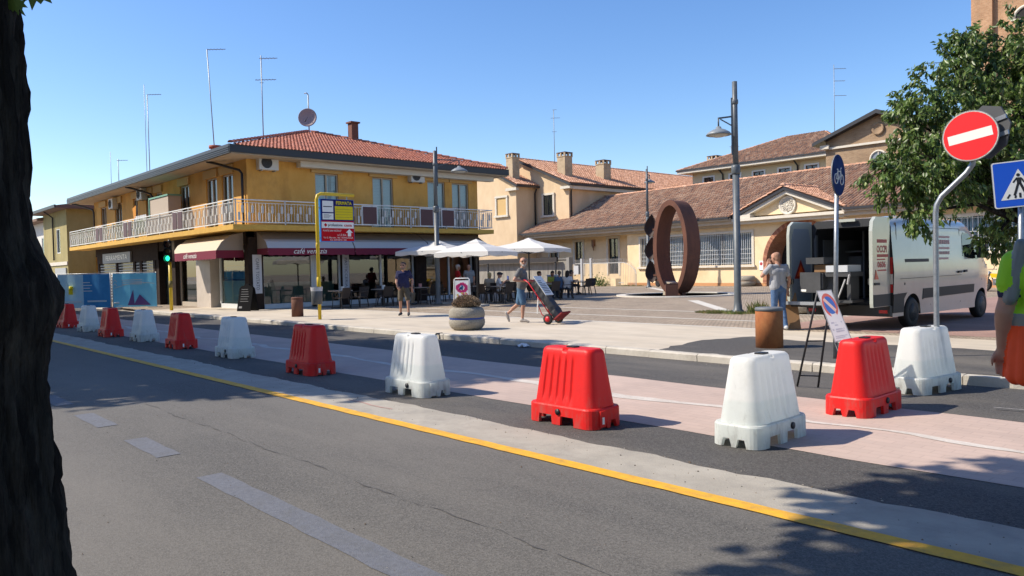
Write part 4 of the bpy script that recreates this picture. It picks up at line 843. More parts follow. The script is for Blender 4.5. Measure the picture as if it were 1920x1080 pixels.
b = MB(); b.box((-62,15.8,3.3),(-55.3,22,3.42)); b.build('roof', trim, ga, True)
oh2 = thing('far_house', 'distant house with an orange tiled roof low above the hall ridge', 'house', (-62, 95, 0))
b = MB(); b.box((-68,95,0),(-50,106,10.8)); b.build('wall', beige, oh2, True)
b = MB(); b.quad((-69,94.4,10.8),(-49,94.4,10.8),(-49,100.5,13.4),(-69,100.5,13.4)); b.quad((-69,100.5,13.4),(-49,100.5,13.4),(-49,106.6,10.8),(-69,106.6,10.8)); b.build('roof', tile_p[0], oh2, True)
# ------------------------------------------------------------------ boundary wall with dark beam, pale fence
bw_ = thing('boundary_wall', 'stained grey concrete boundary wall behind the café tables', 'wall', (-46, 44.6, 0))
b = MB(); b.box((-58,44.6,0),(-42.6,44.85,2.25)); b.build('wall_body', mat('stained_shaded_concrete', (0.25,0.23,0.20), .9, (0.32,0.30,0.26), 2, bump=.2, dirt=(0.10,0.092,0.083), dscale=1.2, stretch=(2.2,1,.35)), bw_, True)  # stained concrete; its colours are also darkened to stand in for partial shade
b = MB(); b.box((-58,44.52,2.25),(-42.55,44.93,2.33)); b.box((-42.6,44.5,0),(-42.3,44.95,2.4)); b.build('coping', mat('grey_coping', (0.25,0.24,0.22), .8), bw_, True)
sc_ = thing('pergola_beam', 'long dark brown beam over the grey boundary wall', 'beam', (-46, 44.2, 0))
b = MB(); b.box((-58,44.1,2.06),(-43.3,44.3,2.44)); b.build('beam', mat('dark_beam', (0.03,0.025,0.025), .5), sc_, True)
b = MB()
for x in (-57.5,-51.9,-43.5): b.bar((x,44.2,0.1),(x,44.2,2.06),.1,.1)
b.build('post', dark_metal, sc_, True)
pf = thing('paling_fence', 'white paling fence with a gate, curving down beside the cream hall', 'fence', (-38, 44.9, 0.12))
pm = MB(); pm.bar((0,0,.05),(0,0,2.0),.026,.012); pm.add([(-.013,-.006,2.0),(.013,-.006,2.0),(.013,.006,2.0),(-.013,.006,2.0),(0,0,2.1)], [(0,1,4),(1,2,4),(2,3,4),(3,0,4)]); pgrey = mat('pale_grey_paint', (0.44,0.44,0.43), .6); pm = pm.mesh('pale', pgrey)
fpath = lambda x: 44.9-.08*(x+42.3)
x = -42.2; k = 0
while x < -36.75:
    inst(pm, 'pale', pf, (x+38, fpath(x)-44.9, 0)); x += .13; k += 1
n = 13
for i in range(n):
    t_ = i/(n-1); a = t_*pi/2; x = -36.7+1.5*sin(a)*.95; inst(pm, 'pale', pf, (x+38, fpath(-36.7)-44.9-.3*t_, 0), 0, (1,1,1-.55*t_**1.4))
b = MB()
for z in (.25,1.75): b.bar((-42.3+38,0,z),(-36.7+38,fpath(-36.7)-44.9,z),.03,.05)
b.tube([(-36.7+38+1.5*sin(pi/2*i/8)*.95, fpath(-36.7)-44.9-.3*i/8, 1.75-(.55*2*(i/8)**1.4)*.95) for i in range(9)], .02, 6); b.build('fence_rail', pgrey, pf)
b = MB()
for x in (-41.2,-40.15): b.box((x+38-.09,fpath(x)-44.9-.09,0),(x+38+.09,fpath(x)-44.9+.09,2.15))
b.build('gate_post', mat('grey_post', (0.42,0.43,0.44), .5), pf)
b = MB(); b.box((-42.0+38,-.2,.9),(-41.5+38,-.08,1.6)); b.build('letter_box', mat('pale_grey_box', (0.50,0.51,0.52), .5), pf)
lw = MB(); lw.prism([(-39.9,44.55),(-37.4,44.35),(-37.1,44.6),(-37.4,44.85),(-39.9,45.05)], 'z', 0, .68); tag(lw.build('planter_wall', cream), 'low rounded cream wall end in front of the white pales', 'wall')
# behind the camera: a row of plain houses on the other side of the road, seen only in reflections
for i, (x, w_, h, c) in enumerate(((-58,14,7,beige),(-40,12,8,cream2),(-22,13,6.5,cream),(-2,15,8,beige))):
    t = thing('street_house', ['two storey beige house at the far end across the road','pale house across the road from the café','cream house across the road behind the trees','beige house across the road nearest the camera'][i], 'house', (x,-24,0.1))
    b = MB(); wall(b, (-w_/2,0,0), (1,0,0), w_, h, [(1.5+3*k,2.6+3*k,z,z+1.4) for k in range(int(w_/3)) for z in (1.0,4.2)], 0, .15, (0,1,0)); b.box((-w_/2,-9,0),(w_/2,-.4,h)); b.build('wall', c, t)
    b = MB(); b.prism([(0.6,h),(-4.6,h+2),(-9.6,h)], 'x', -w_/2-.4, w_/2+.4); b.build('roof', tile_o[0], t)
# ------------------------------------------------------------------ water filled road barriers
def plastic(name, col, col_lo=None, zline=0.42, subs=0.0, tl=0.22):
    M = mat(name, col, 0.45, subs=subs, spec=.32); n = M.node_tree; L = n.links.new; b = n.nodes['Principled BSDF']
    tc = n.nodes.new('ShaderNodeTexCoord'); t = n.nodes.new('ShaderNodeTexNoise'); t.inputs['Scale'].default_value = 3.5; t.inputs['Detail'].default_value = 9; t.inputs['Roughness'].default_value = .7; L(tc.outputs['Object'], t.inputs['Vector'])
    oi = n.nodes.new('ShaderNodeObjectInfo')
    base = None
    if col_lo:
        sp = n.nodes.new('ShaderNodeSeparateXYZ'); L(tc.outputs['Object'], sp.inputs[0])
        mr = n.nodes.new('ShaderNodeMapRange'); mr.inputs[1].default_value = zline-.015; mr.inputs[2].default_value = zline+.015; L(sp.outputs[2], mr.inputs[0])
        mx = n.nodes.new('ShaderNodeMixRGB'); mx.inputs[1].default_value = (*col_lo, 1); mx.inputs[2].default_value = (*col, 1); L(mr.outputs[0], mx.inputs[0]); base = mx.outputs[0]
    m2 = n.nodes.new('ShaderNodeMixRGB'); m2.inputs[2].default_value = (col[0]*.68+.012, col[1]*.68+.010, col[2]*.66+.009, 1)
    r = n.nodes.new('ShaderNodeMapRange'); r.inputs[1].default_value = .52; r.inputs[2].default_value = .82; r.inputs[4].default_value = .55; L(t.outputs[0], r.inputs[0]); L(r.outputs[0], m2.inputs[0])
    if base: L(base, m2.inputs[1])
    else: m2.inputs[1].default_value = (*col, 1)
    t3 = n.nodes.new('ShaderNodeTexNoise'); t3.inputs['Scale'].default_value = 11; t3.inputs['Detail'].default_value = 10; t3.inputs['Roughness'].default_value = .75; ad = n.nodes.new('ShaderNodeVectorMath'); ad.operation = 'ADD'; L(tc.outputs['Object'], ad.inputs[0]); L(oi.outputs['Location'], ad.inputs[1]); mp3 = n.nodes.new('ShaderNodeMapping'); mp3.inputs['Scale'].default_value = (1, 1, .35); L(ad.outputs[0], mp3.inputs[0]); L(mp3.outputs[0], t3.inputs['Vector']); L(ad.outputs[0], t.inputs['Vector'])
    sz = n.nodes.new('ShaderNodeSeparateXYZ'); L(tc.outputs['Object'], sz.inputs[0]); gr = n.nodes.new('ShaderNodeMapRange'); gr.inputs[1].default_value = .42; gr.inputs[2].default_value = 0.0; gr.inputs[3].default_value = .0; gr.inputs[4].default_value = .16; L(sz.outputs[2], gr.inputs[0])
    sm_ = n.nodes.new('ShaderNodeMath'); sm_.operation = 'ADD'; L(t3.outputs[0], sm_.inputs[0]); L(gr.outputs[0], sm_.inputs[1]); r3 = n.nodes.new('ShaderNodeMapRange'); r3.inputs[1].default_value = .60; r3.inputs[2].default_value = .80; r3.inputs[4].default_value = .55; L(sm_.outputs[0], r3.inputs[0])
    m3 = n.nodes.new('ShaderNodeMixRGB'); m3.inputs[2].default_value = (0.16+.25*col[0], 0.145+.25*col[1], 0.12+.25*col[2], 1); L(r3.outputs[0], m3.inputs[0]); L(m2.outputs[0], m3.inputs[1]); m2 = m3
    L(m2.outputs[0], b.inputs['Base Color'])
    o = n.nodes['Material Output']; tr = n.nodes.new('ShaderNodeBsdfTranslucent'); ms = n.nodes.new('ShaderNodeMixShader'); ms.inputs[0].default_value = tl; L(m2.outputs[0], tr.inputs[0]); L(b.outputs[0], ms.inputs[1]); L(tr.outputs[0], ms.inputs[2]); L(ms.outputs[0], o.inputs[0])
    t2 = n.nodes.new('ShaderNodeTexNoise'); t2.inputs['Scale'].default_value = 45; L(tc.outputs['Object'], t2.inputs['Vector']); bp = n.nodes.new('ShaderNodeBump'); bp.inputs['Strength'].default_value = .12; bp.inputs['Distance'].default_value = .01; L(t2.outputs[0], bp.inputs['Height']); L(bp.outputs[0], b.inputs['Normal'])
    return M
redp = plastic('red_barrier_plastic', (0.76, 0.020, 0.018)); whitep = plastic('white_barrier_plastic', (0.88, 0.88, 0.85), (0.80, 0.83, 0.80), .40, 0.0, 0.5)
BL, BWd, BH = 0.47, 0.245, 0.78   # half length, half width, height
def rrect(a, b_, r, n=6):
    """rounded rectangle outline, returned with straight sides sampled finely, list of (x, y, side, t)"""
    o = []
    m = 84
    for k in range(m): o.append((-(a-r)+2*(a-r)*k/m, -b_, 0, k/m))
    for k in range(n): t = -pi/2+pi/2*k/n; o.append((a-r+r*cos(t), -(b_-r)+r*sin(t), 4, 0))
    m2 = 12
    for k in range(m2): o.append((a, -(b_-r)+2*(b_-r)*k/m2, 1, k/m2))
    for k in range(n): t = pi/2*k/n; o.append((a-r+r*cos(t), b_-r+r*sin(t), 4, 0))
    for k in range(m): o.append((a-r-2*(a-r)*k/m, b_, 2, k/m))
    for k in range(n): t = pi/2+pi/2*k/n; o.append((-(a-r)+r*cos(t), b_-r+r*sin(t), 4, 0))
    for k in range(m2): o.append((-a, b_-r-2*(b_-r)*k/m2, 3, k/m2))
    for k in range(n): t = pi+pi/2*k/n; o.append((-(a-r)+r*cos(t), -(b_-r)+r*sin(t), 4, 0))
    return o
def barrier_mesh(mt):
    b = MB()
    # flange with fork slots
    out = rrect(BL, BWd, .12); inn = rrect(BL-.03, BWd-.03, .10); N = len(out)
    def slot(s, t):
        if s in (0, 2): return .095 if (.10 < t < .36 or .54 < t < .80) else 0.0
        if s in (1, 3): return .075 if (.08 < t < .34 or .66 < t < .92) else 0.0
        return 0.0
    zb = [slot(p[2], p[3]) for p in out]
    vs = []
    for i in range(N): vs += [(out[i][0], out[i][1], zb[i]), (out[i][0]*.995, out[i][1]*.99, .185), (out[i][0]*.975, out[i][1]*.96, .20), (inn[i][0], inn[i][1], zb[i]), (inn[i][0], inn[i][1], .14)]
    fs = []
    for i in range(N):
        j = (i+1) % N; a, c = 5*i, 5*j
        if abs(zb[i]-zb[j]) < 1e-6:
            fs += [(a, c, c+1, a+1), (a+3, a, c, c+3) if False else (a, a+3, c+3, c), (a+3, a+4, c+4, c+3)]
        else:
            hi, lo = (a, c) if zb[i] > zb[j] else (c, a)
            fs += [(a, c, c+1, a+1), (a, a+3, c+3, c), (a+3, a+4, c+4, c+3)]
        fs.append((a+1, c+1, c+2, a+2))
    b.add(vs, fs, 0, False)
    b.add([(p[0], p[1], .14) for p in inn], [tuple(range(N))])
    # tapered body with grooves
    zs = [.195, .215, .25, .30, .36, .45, .55, .62, .65, .68, .715, .747, .767, .777, .78]
    rings = []
    for z in zs:
        f = (z-.195)/(.78-.195); a = .428*(1-f)+.350*f; w = .208*(1-f)+.122*f; r = min(w*.9, .12*(1-f)+.075*f)
        if z > .747: q = (z-.747)/.033; a -= .02*q*q; w -= .02*q*q
        o = rrect(a, w, r); ring = []
        gz = max(0, min(1, (z-.235)/.05))*max(0, min(1, (.70-z)/.06))
        for (x, y, s, t) in o:
            d = 0
            if s in (0, 2):
                g = t*6.2-.35; ph = g-math.floor(g)
                if 0 <= math.floor(g) <= 4: d = .019*max(0, 1-(ph/.62 if ph > .06 else (.06-ph)/.06))
            zz = z
            pass
            if abs(x-.0) < .035 and z > .75: zz -= .022*min(1, (z-.75)/.02)
            sg = -1 if s == 0 else 1
            ring.append((x, y-sg*d*gz, zz))
        rings.append(ring)
    vs = [p for r_ in rings for p in r_]; M_ = len(rings[0])
    fs = [(k*M_+i, k*M_+(i+1) % M_, (k+1)*M_+(i+1) % M_, (k+1)*M_+i) for k in range(len(zs)-1) for i in range(M_)]
    top = rings[-1]; c0 = len(vs)
    # lid: join opposite points of the two long sides
    b.add(vs, fs, 0, True)
    b.add([(p[0], p[1], p[2]) for p in top], [tuple(range(M_))], 0, False)
    b.add([(p[0], p[1], .2) for p in [(q[0]*.975, q[1]*.96) for q in out]]+[], [tuple(range(N))], 0, False)
    return b.mesh('body', mt)
bmr, bmw = barrier_mesh(redp), barrier_mesh(whitep)
blk = mat('black_plug', (0.012, 0.012, 0.014), .5)
q = MB(); q.box((-.045,-.05,.775),(.065,.03,.795)); cap_me = q.mesh('filler_cap', blk)
q = MB(); q.cyl((0,-BWd+.004,.135),(0,-BWd-.012,.135),.032,16); plug_me = q.mesh('drain_plug', blk)
def lug(mt): q = MB(); q.box((BL-.004,-.14,.02),(BL+.018,-.06,.18)); return q.mesh('connector', mt)
lugr, lugw = lug(redp), lug(whitep)
q = MB(); q.box((BL+.0185,-.115,.05),(BL+.0205,-.085,.12)); lab_me = q.mesh('sticker', white_sheet)
BAR = [(-28.8,6.15,.05,'r','dark red plastic barrier half hidden by the foreground trunk'),
       (-31.2,6.3,.1,'w','white plastic barrier just showing past the trunk edge, farthest of the row'),
       (-26.1,6.15,.02,'w','white barrier in tree shade, second visible from the foreground trunk'),
       (-23.2,6.0,-.03,'r','red barrier in tree shade below the split in the blue fence banners'),
       (-20.7,6.13,.02,'w','white barrier in tree shade below the traffic light, between two red ones'),
       (-17.9,6.08,-.04,'r','red barrier in tree shade right of the yellow traffic light pole'),
       (-14.95,6.1,.03,'w','small sunlit white barrier in line with the black sandwich board'),
       (-11.43,5.9,.0,'r','sunlit red barrier below the yellow bus stop pole'),
       (-8.37,5.85,.01,'w','white barrier on the black asphalt below the round concrete planter'),
       (-5.51,5.83,0,'r','large red barrier in the middle foreground with a black plug'),
       (-3.69,6.39,1.58,'w','large white barrier nearest the camera, turned end on'),
       (-3.58,8.32,1.57,'r','red barrier turned end on in front of the no parking stand'),
       (-3.60,10.1,1.40,'w','white barrier holding up the bent no entry sign pole')]
for x, y, rz, c, lab in BAR:
    t = thing('road_barrier', lab, 'barrier', (x, y, 0.005), rz, 'red and white plastic road barriers')
    inst(bmr if c == 'r' else bmw, 'body', t); inst(cap_me, 'filler_cap', t); o = inst(plug_me, 'drain_plug', t, (-.0 if c == 'r' else .12,0,0)); inst(lugr if c == 'r' else lugw, 'connector', t)
    if c == 'r': inst(lab_me, 'sticker', t)

# ------------------------------------------------------------------ street lamps
def lamp(loc, rz, H, arm, lab, drop):
    t = thing('street_lamp', lab, 'street lamp', loc, rz, 'grey street lamps on the square')
    b = MB(); b.lathe([(.0,0),(.2,0),(.19,.06),(.13,.12),(.105,.4),(.10,H*.62),(.0,H*.62)], 16, (0,0,0)); b.lathe([(.115,H*.6),(.13,H*.605),(.13,H*.63),(.115,H*.64)], 16); b.lathe([(.085,H*.62),(.075,H-.02),(0,H)], 14); b.lathe([(.09,H*.9),(.1,H*.905),(.1,H*.915),(.09,H*.92)], 14); b.build('pole', lamp_grey, t)
    zh = drop
    b = MB(); b.bar((.04,0,zh+.55),(arm-.05,0,zh+.5),.045,.045); b.bar((.06,0,zh+.25),(arm*.8,0,zh+.47),.03,.03); b.cyl((arm-.05,0,zh+.52),(arm-.05,0,zh+.22),.025,8); b.bar((.09,0,zh-.6),(.09,0,zh+1.1),.05,.05); b.build('arm', lamp_grey, t)
    b = MB(); b.lathe([(.0,.26),(.07,.25),(.09,.19),(.2,.15),(.33,.07),(.38,.0),(.36,-.01),(.30,.02)], 22, (arm-.05,0,zh)); hd = b.build('lamp_shade', mat('lamp_shade_grey', (0.20,0.225,0.24), .45), t)
    b = MB(); b.lathe([(.0,-.06),(.15,-.055),(.26,-.02),(.30,.02)], 18, (arm-.05,0,zh)); b.build('lens', mat('lamp_lens', (0.42,0.42,0.38), .2), hd)
lamp((-27.0,20.1,.12), .84, 6.7, 1.1, 'grey street lamp in front of the café balcony, arm to the right', 5.75)
lamp((-32.3,41.75,.12), 1.75, 8.0, .45, 'distant grey street lamp beside the rusty ring sculpture', 7.1)
lamp((-12.57,20.55,.12), .84+pi, 6.95, .55, 'grey street lamp between the sculpture and the van, grass at its foot', 5.35)
# ------------------------------------------------------------------ bus stop
yel = mat('yellow_pole_paint', (0.72,0.50,0.02), .45, (0.62,0.42,0.02), 5)
blue = mat('sign_blue', (0.005,0.07,0.36), .4); navy = mat('sign_navy', (0.010,0.010,0.12), .7, spec=.2); sred = mat('sign_red', (0.50,0.008,0.015), .75, spec=.15); syel = mat('sign_yellow', (0.72,0.58,0.02), .7, spec=.2); lblue = mat('light_blue_frame', (0.015,0.20,0.60), .6)
bs = thing('bus_stop_sign', 'yellow bus stop pole with a hanging blue, yellow and red FERMATA board', 'bus stop', (-22.45, 11.97, .12))
b = MB(); b.tube([(0,0,0),(0,0,3.85),(0,.04,3.98),(0,.16,4.04),(0,1.36,4.04)], .055, 12); b.lathe([(.055,1.05),(.066,1.06),(.066,1.35),(.055,1.36)], 12); b.lathe([(.055,2.3),(.064,2.31),(.064,2.45),(.055,2.46)], 12); b.build('pole', yel, bs)
b = MB(); b.box((-.05,.10,2.50),(.05,1.32,3.88)); bd = b.build('board', lblue, bs)
FX = .053
def yz(a, c, x=FX): return None
b = MB(); b.box((.0505,.12,3.18),(FX,1.31,3.87)); b.build('timetable_panel', navy, bd)
b = MB(); b.box((FX+.001,.17,3.46),(FX+.003,.56,3.82)); b.box((FX+.001,.17,3.22),(FX+.003,.56,3.42)); b.build('timetable', white_sheet, bd)
b = MB(); b.box((FX+.004,.20,3.62),(FX+.005,.52,3.65)); 
for i in range(4): b.box((FX+.004,.21,3.27+i*.035),(FX+.005,.21+.28*(.7+.3*((i*7) % 3)/2),3.28+i*.035))
b.build('print', ink, bd)
b = MB(); b.box((FX+.001,.62,3.22),(FX+.003,1.28,3.66)); b.build('destination_panel', syel, bd)
b = MB()
for i in range(4): b.box((FX+.004,.64,3.30+i*.085),(FX+.005,1.26,3.306+i*.085))
b.build('print', ink, bd)
b = MB(); b.box((.0505,.12,2.52),(FX,1.31,3.179)); b.build('advert_panel', sred, bd)
b = MB(); b.box((FX+.001,.13,2.94),(FX+.003,1.30,3.14)); b.build('advert_strip', white_sheet, bd)
txm = lambda y, z: frame_mat((FX+.005, y, z), (0,1,0), (0,0,1))
text('lettering', 'FERMATA', .15, syel, bd, txm(.95,3.76), width=.58, bold=.004)
text('lettering', 'professione', .12, ink, bd, txm(.62,3.04), width=.52, bold=.003); text('lettering', 'casa', .12, sred, bd, txm(1.08,3.04), width=.30, bold=.003)
text('lettering', "PONTE SAN NICOLO'", .085, white_sheet, bd, txm(.50,2.855), width=.66); text('lettering', 'a 1,5 Km', .1, white_sheet, bd, txm(.85,2.72), width=.32)
text('lettering', 'Via G. Marconi, 140 - RONCAGLIA', .075, white_sheet, bd, txm(.72,2.63), width=1.08); text('lettering', 'Tel. 049 8731 341', .075, white_sheet, bd, txm(.72,2.555), width=.6)
b = MB(); b.prism([(.21,3.04),(.27,2.98),(.33,3.04),(.27,3.10)], 'x', FX+.004, FX+.006); b.build('logo', sred, bd)
b = MB(); b.prism([(1.07,2.68),(1.19,2.68),(1.19,2.80),(1.26,2.80),(1.13,2.92),(1.0,2.80),(1.07,2.80)], 'x', FX+.004, FX+.006); b.build('arrow', white_sheet, bd)
b = MB()
for y in (.3,1.1): b.bar((0,y,4.04),(0,y,3.88),.02,.02)
for z in (2.62,3.6): b.bar((0,.0,z),(0,.12,z),.03,.03)
b.build('hanger', steel, bs)
t = thing('litter_bin', 'small grey litter bin strapped to the yellow bus stop pole', 'litter bin', (-22.38,11.93,.62))
b = MB(); b.lathe([(.0,0),(.15,0),(.17,.02),(.18,.50),(.165,.52),(.0,.48)], 18, (.09,-.13,0)); b.build('bucket', mat('bin_grey', (0.07,0.075,0.08), .5), t)
b = MB(); 
for i in range(18): a = 2*pi*i/18; b.quad((.09+.182*cos(a),-.13+.182*sin(a),.42),(.09+.182*cos(a+.35),-.13+.182*sin(a+.35),.42),(.09+.19*cos(a+.35),-.13+.19*sin(a+.35),.55+.02*sin(i*2.3)),(.09+.19*cos(a),-.13+.19*sin(a),.55+.02*sin(i*2.3-2.3)))
b.build('bag', mat('pale_bag', (0.45,0.45,0.46), .5), t)
# ------------------------------------------------------------------ traffic light
t = thing('traffic_light', 'traffic light showing green on a yellow pole by the fence', 'traffic light', (-35.0,11.52,.12))
b = MB(); b.cyl((0,0,0),(0,0,2.15),.07,12); b.build('pole', yel, t)
b = MB(); b.cyl((0,0,2.1),(0,0,3.1),.05,8); b.box((-.17,-.15,2.12),(.17,.10,3.05)); hd = b.build('signal_head', mat('signal_black', (0.012,0.012,0.014), .45), t); hd.rotation_euler = (0,0,.85)
for z, nm, mm in ((2.88,'red_lens',mat('dark_red_lens', (0.06,0.005,0.005), .2)),(2.58,'amber_lens',mat('dark_amber_lens', (0.06,0.03,0.004), .2)),(2.28,'green_lens',emit('green_light', (0.02,0.9,0.42), 1.6))):
    b = MB(); b.disc((0,-.155,z),(0,-1,0),.12,18); b.build(nm, mm, hd)
    b = MB(); b.tube([(0,-.15,z),(0,-.33,z)], .135, 16, 0, False); v = b.build('visor', mat('signal_black', (0,0,0)), hd)
b = MB(); b.lathe([(.075,1.0),(.082,1.0),(.082,1.3),(.075,1.3)], 12); b.build('sleeve', mat('worn_sticker', (0.22,0.17,0.05), .7), t)
# ------------------------------------------------------------------ bollards
rust = mat('rusty_corten', (0.27,0.085,0.025), .85, (0.40,0.16,0.05), 4, bump=.25, bscale=60, dirt=(0.10,0.035,0.02), dscale=2.2, stretch=(1,1,.5))
rust_d = mat('old_corten', (0.105,0.042,0.026), .8, (0.16,0.06,0.033), 2.5, bump=.2, bscale=50, dirt=(0.05,0.022,0.016), dscale=1.5, stretch=(1,1,.4))
def bollard(loc, lab, m_, top, r=.235, h=.70):
    t = thing('bollard', lab, 'bollard', loc); b = MB(); b.lathe([(r,0),(r,h-.05),(r-.004,h-.045)], 32); b.build('drum', m_, t)
    b = MB(); b.lathe([(r+.004,h-.05),(r+.006,h-.0),(r-.01,h+.012),(0,h+.012)], 32); b.build('lid', top, t)
bollard((-7.0,12.45,.12), 'rusty orange steel bollard with a grey lid on the dark asphalt patch', rust, mat('grey_lid', (0.14,0.15,0.16), .6))
bollard((-24.75,12.35,.12), 'brown rusty bollard beside the yellow bus stop pole', rust_d, rust_d, .2, .66)
# ------------------------------------------------------------------ planters
agg = mat('exposed_aggregate', (0.22,0.195,0.155), .95, (0.40,0.365,0.30), 38, bump=.9, bscale=90, dirt=(0.22,0.20,0.16), dscale=3)
bband = mat('blue_band', (0.012,0.05,0.26), .4)
def planter(loc, lab, s_, bandm, bush=None):
    t = thing('planter', lab, 'planter', loc)
    X = Matrix.Scale(s_, 4)
    b = MB(); b.lathe([(.0,0),(.36,0),(.47,.05),(.535,.14),(.55,.22),(.545,.31),(.52,.335)], 36, (0,0,0), 0, X); b.lathe([(.52,.37),(.545,.39),(.55,.47),(.535,.58),(.48,.66),(.40,.69),(.36,.68),(.34,.58),(0,.58)], 36, (0,0,0), 0, X); b.build('bowl', agg, t)
    b = MB(); b.lathe([(.528,.325),(.532,.328),(.532,.382),(.528,.385)], 36, (0,0,0), 0, X); b.build('band', bandm, t)
    if bush:
        rb = random.Random(6); b = MB(); n = bush
        for i in range(n):
            a, rr = rb.uniform(0,2*pi), sqrt(rb.random())*.32; z = .50+.33*sqrt(max(0,1-(rr/.36)**2))*rb.uniform(.5,1.06); x, y = rr*cos(a)*1.05, rr*sin(a)*1.05
            L_ = rb.uniform(.02,.05); d = Vector((x*1.2+rb.uniform(-.25,.25), y*1.2+rb.uniform(-.25,.25), rb.uniform(.1,.6))).normalized()*L_; w = Vector((rb.uniform(-1,1),rb.uniform(-1,1),rb.uniform(-1,1))).normalized()*.012; p = Vector((x,y,z))
            b.quad(p-w,p+w,p+d+w*.6,p+d-w*.6, mi=rb.randrange(3))
        for i in range(160):
            a, rr = rb.uniform(0,2*pi), rb.uniform(.05,.29); b.tube([(rr*.5*cos(a),rr*.5*sin(a),.48),(rr*cos(a),rr*sin(a),.55+.24*sqrt(1-(rr/.36)**2))], .005, 3, 3)
        b.ell((0,0,.52),(.27,.27,.19),14,8,3)
        o = b.build('dry_shrub', [mat('dry_twig_pale', (0.52,0.39,0.26), .9), mat('dry_twig', (0.36,0.25,0.16), .9), mat('dry_twig_dark', (0.12,0.085,0.05), .9), mat('dry_twig_core', (0.09,0.06,0.04), .95)], t, fix=False); o['kind'] = 'stuff'
    return t
planter((-14.95,12.0,.12), 'round exposed aggregate planter with a blue band and a dry brown shrub', .82, bband, 9000)
planter((-26.6,44.6,.115), 'pale grey planter standing empty against the cream hall wall', 1.0, mat('orange_grey_band', (0.30,0.2,0.13), .8))
planter((-10.9,21.3,.12), 'empty cream planter behind the man in jeans and the van door', 1.15, agg)
# ------------------------------------------------------------------ rusty ring sculpture
t = thing('ring_sculpture', 'tall rusty steel ring sculpture with three dark leaf shapes at its side', 'sculpture', (-22.7,31.6,.115))
b = MB(); n = 60; a0 = -pi/2+.22; a1 = 1.5*pi-.16; vs = []
for i in range(n+1):
    a = a0+(a1-a0)*i/n; 
    for (k, y) in ((1.0,-.55),(1.0,.55),(.80,.55),(.80,-.55)):
        w_ = 1.02*k if k == 1 else .80; h_ = 2.32 if k == 1 else 2.06
        vs.append((w_*cos(a), y*(1+.0*sin(a)), 2.36+h_*sin(a)))
fs = []
for i in range(n):
    for j in range(4): fs.append((i*4+j, i*4+(j+1) % 4, (i+1)*4+(j+1) % 4, (i+1)*4+j))
fs += [(3,2,1,0), tuple(n*4+j for j in range(4))]
b.add(vs, fs, 0, False); b.build('ring', rust_d, t)
lf = MB(); N_ = 14; vs = []
for i in range(N_+1):
    f = i/N_; w_ = .31*sin(pi*f**.75)**.9+.004; z = -.56+1.14*f
    for j in range(7): s_ = (j-3)/3; vs.append((w_*s_, .17*(1-s_*s_)*sin(pi*f)-.06, z+.05*abs(s_)))
k0 = len(vs); vs += [(x, y+.03, z) for x, y, z in vs]
fs = [(i*7+j, i*7+j+1, (i+1)*7+j+1, (i+1)*7+j) for i in range(N_) for j in range(6)]; fs += [tuple(q+k0 for q in f[::-1]) for f in fs]
for i in range(N_):
    for j in (0, 6): fs.append((i*7+j, (i+1)*7+j, (i+1)*7+j+k0, i*7+j+k0))
lf.add(vs, fs, 0, True); lfm = lf.mesh('leaf', mat('dark_mesh_steel', (0.022,0.014,0.012), .7, (0.05,0.022,0.014), 20))
for z in (3.45,2.3,1.15): o = inst(lfm, 'leaf', t, (-1.25,-.40,z), -.25); o.rotation_euler = (0,.10 if z > 2 else -.08,.55)
b = MB()
for z in (3.3,2.95,2.3,1.9,1.0,.75): b.bar((-1.2,-.3,z),(-.85,-.25,z),.05,.09)
b.build('strut', rust_d, t)
b = MB(); b.prism([(-.62,0),(-.08,0),(-.2,.62),(-.5,.7)], 'y', -.34, .34); b.build('plinth', mat('pale_plinth_stone', (0.50,0.43,0.33), .85, (0.42,0.35,0.26), 5), t)
b = MB(); b.bar((.25,0,0),(.25,0,.12),.3,.3); b.build('foot', rust_d, t)
t2 = thing('plaque_stand', 'low metal plaque on a stand at the foot of the ring sculpture', 'plaque', (-22.3,30.6,.115), .75)
b = MB(); b.prism([(-.15,0),(.15,0),(.2,.5),(-.1,.6)], 'x', -.3, .3); b.build('stand', rust_d, t2); b = MB(); b.quad((-.28,-.11,.602),(.28,-.11,.602),(.28,.2,.507),(-.28,.2,.507)); b.build('plaque', white_sheet, t2)
b = MB(); b.lathe([(2.55,.0),(2.55,.05),(3.0,.05),(3.0,0)], 48, (-22.7,31.6,.115), 0, None, False); struct('stone_circle', b, stone)
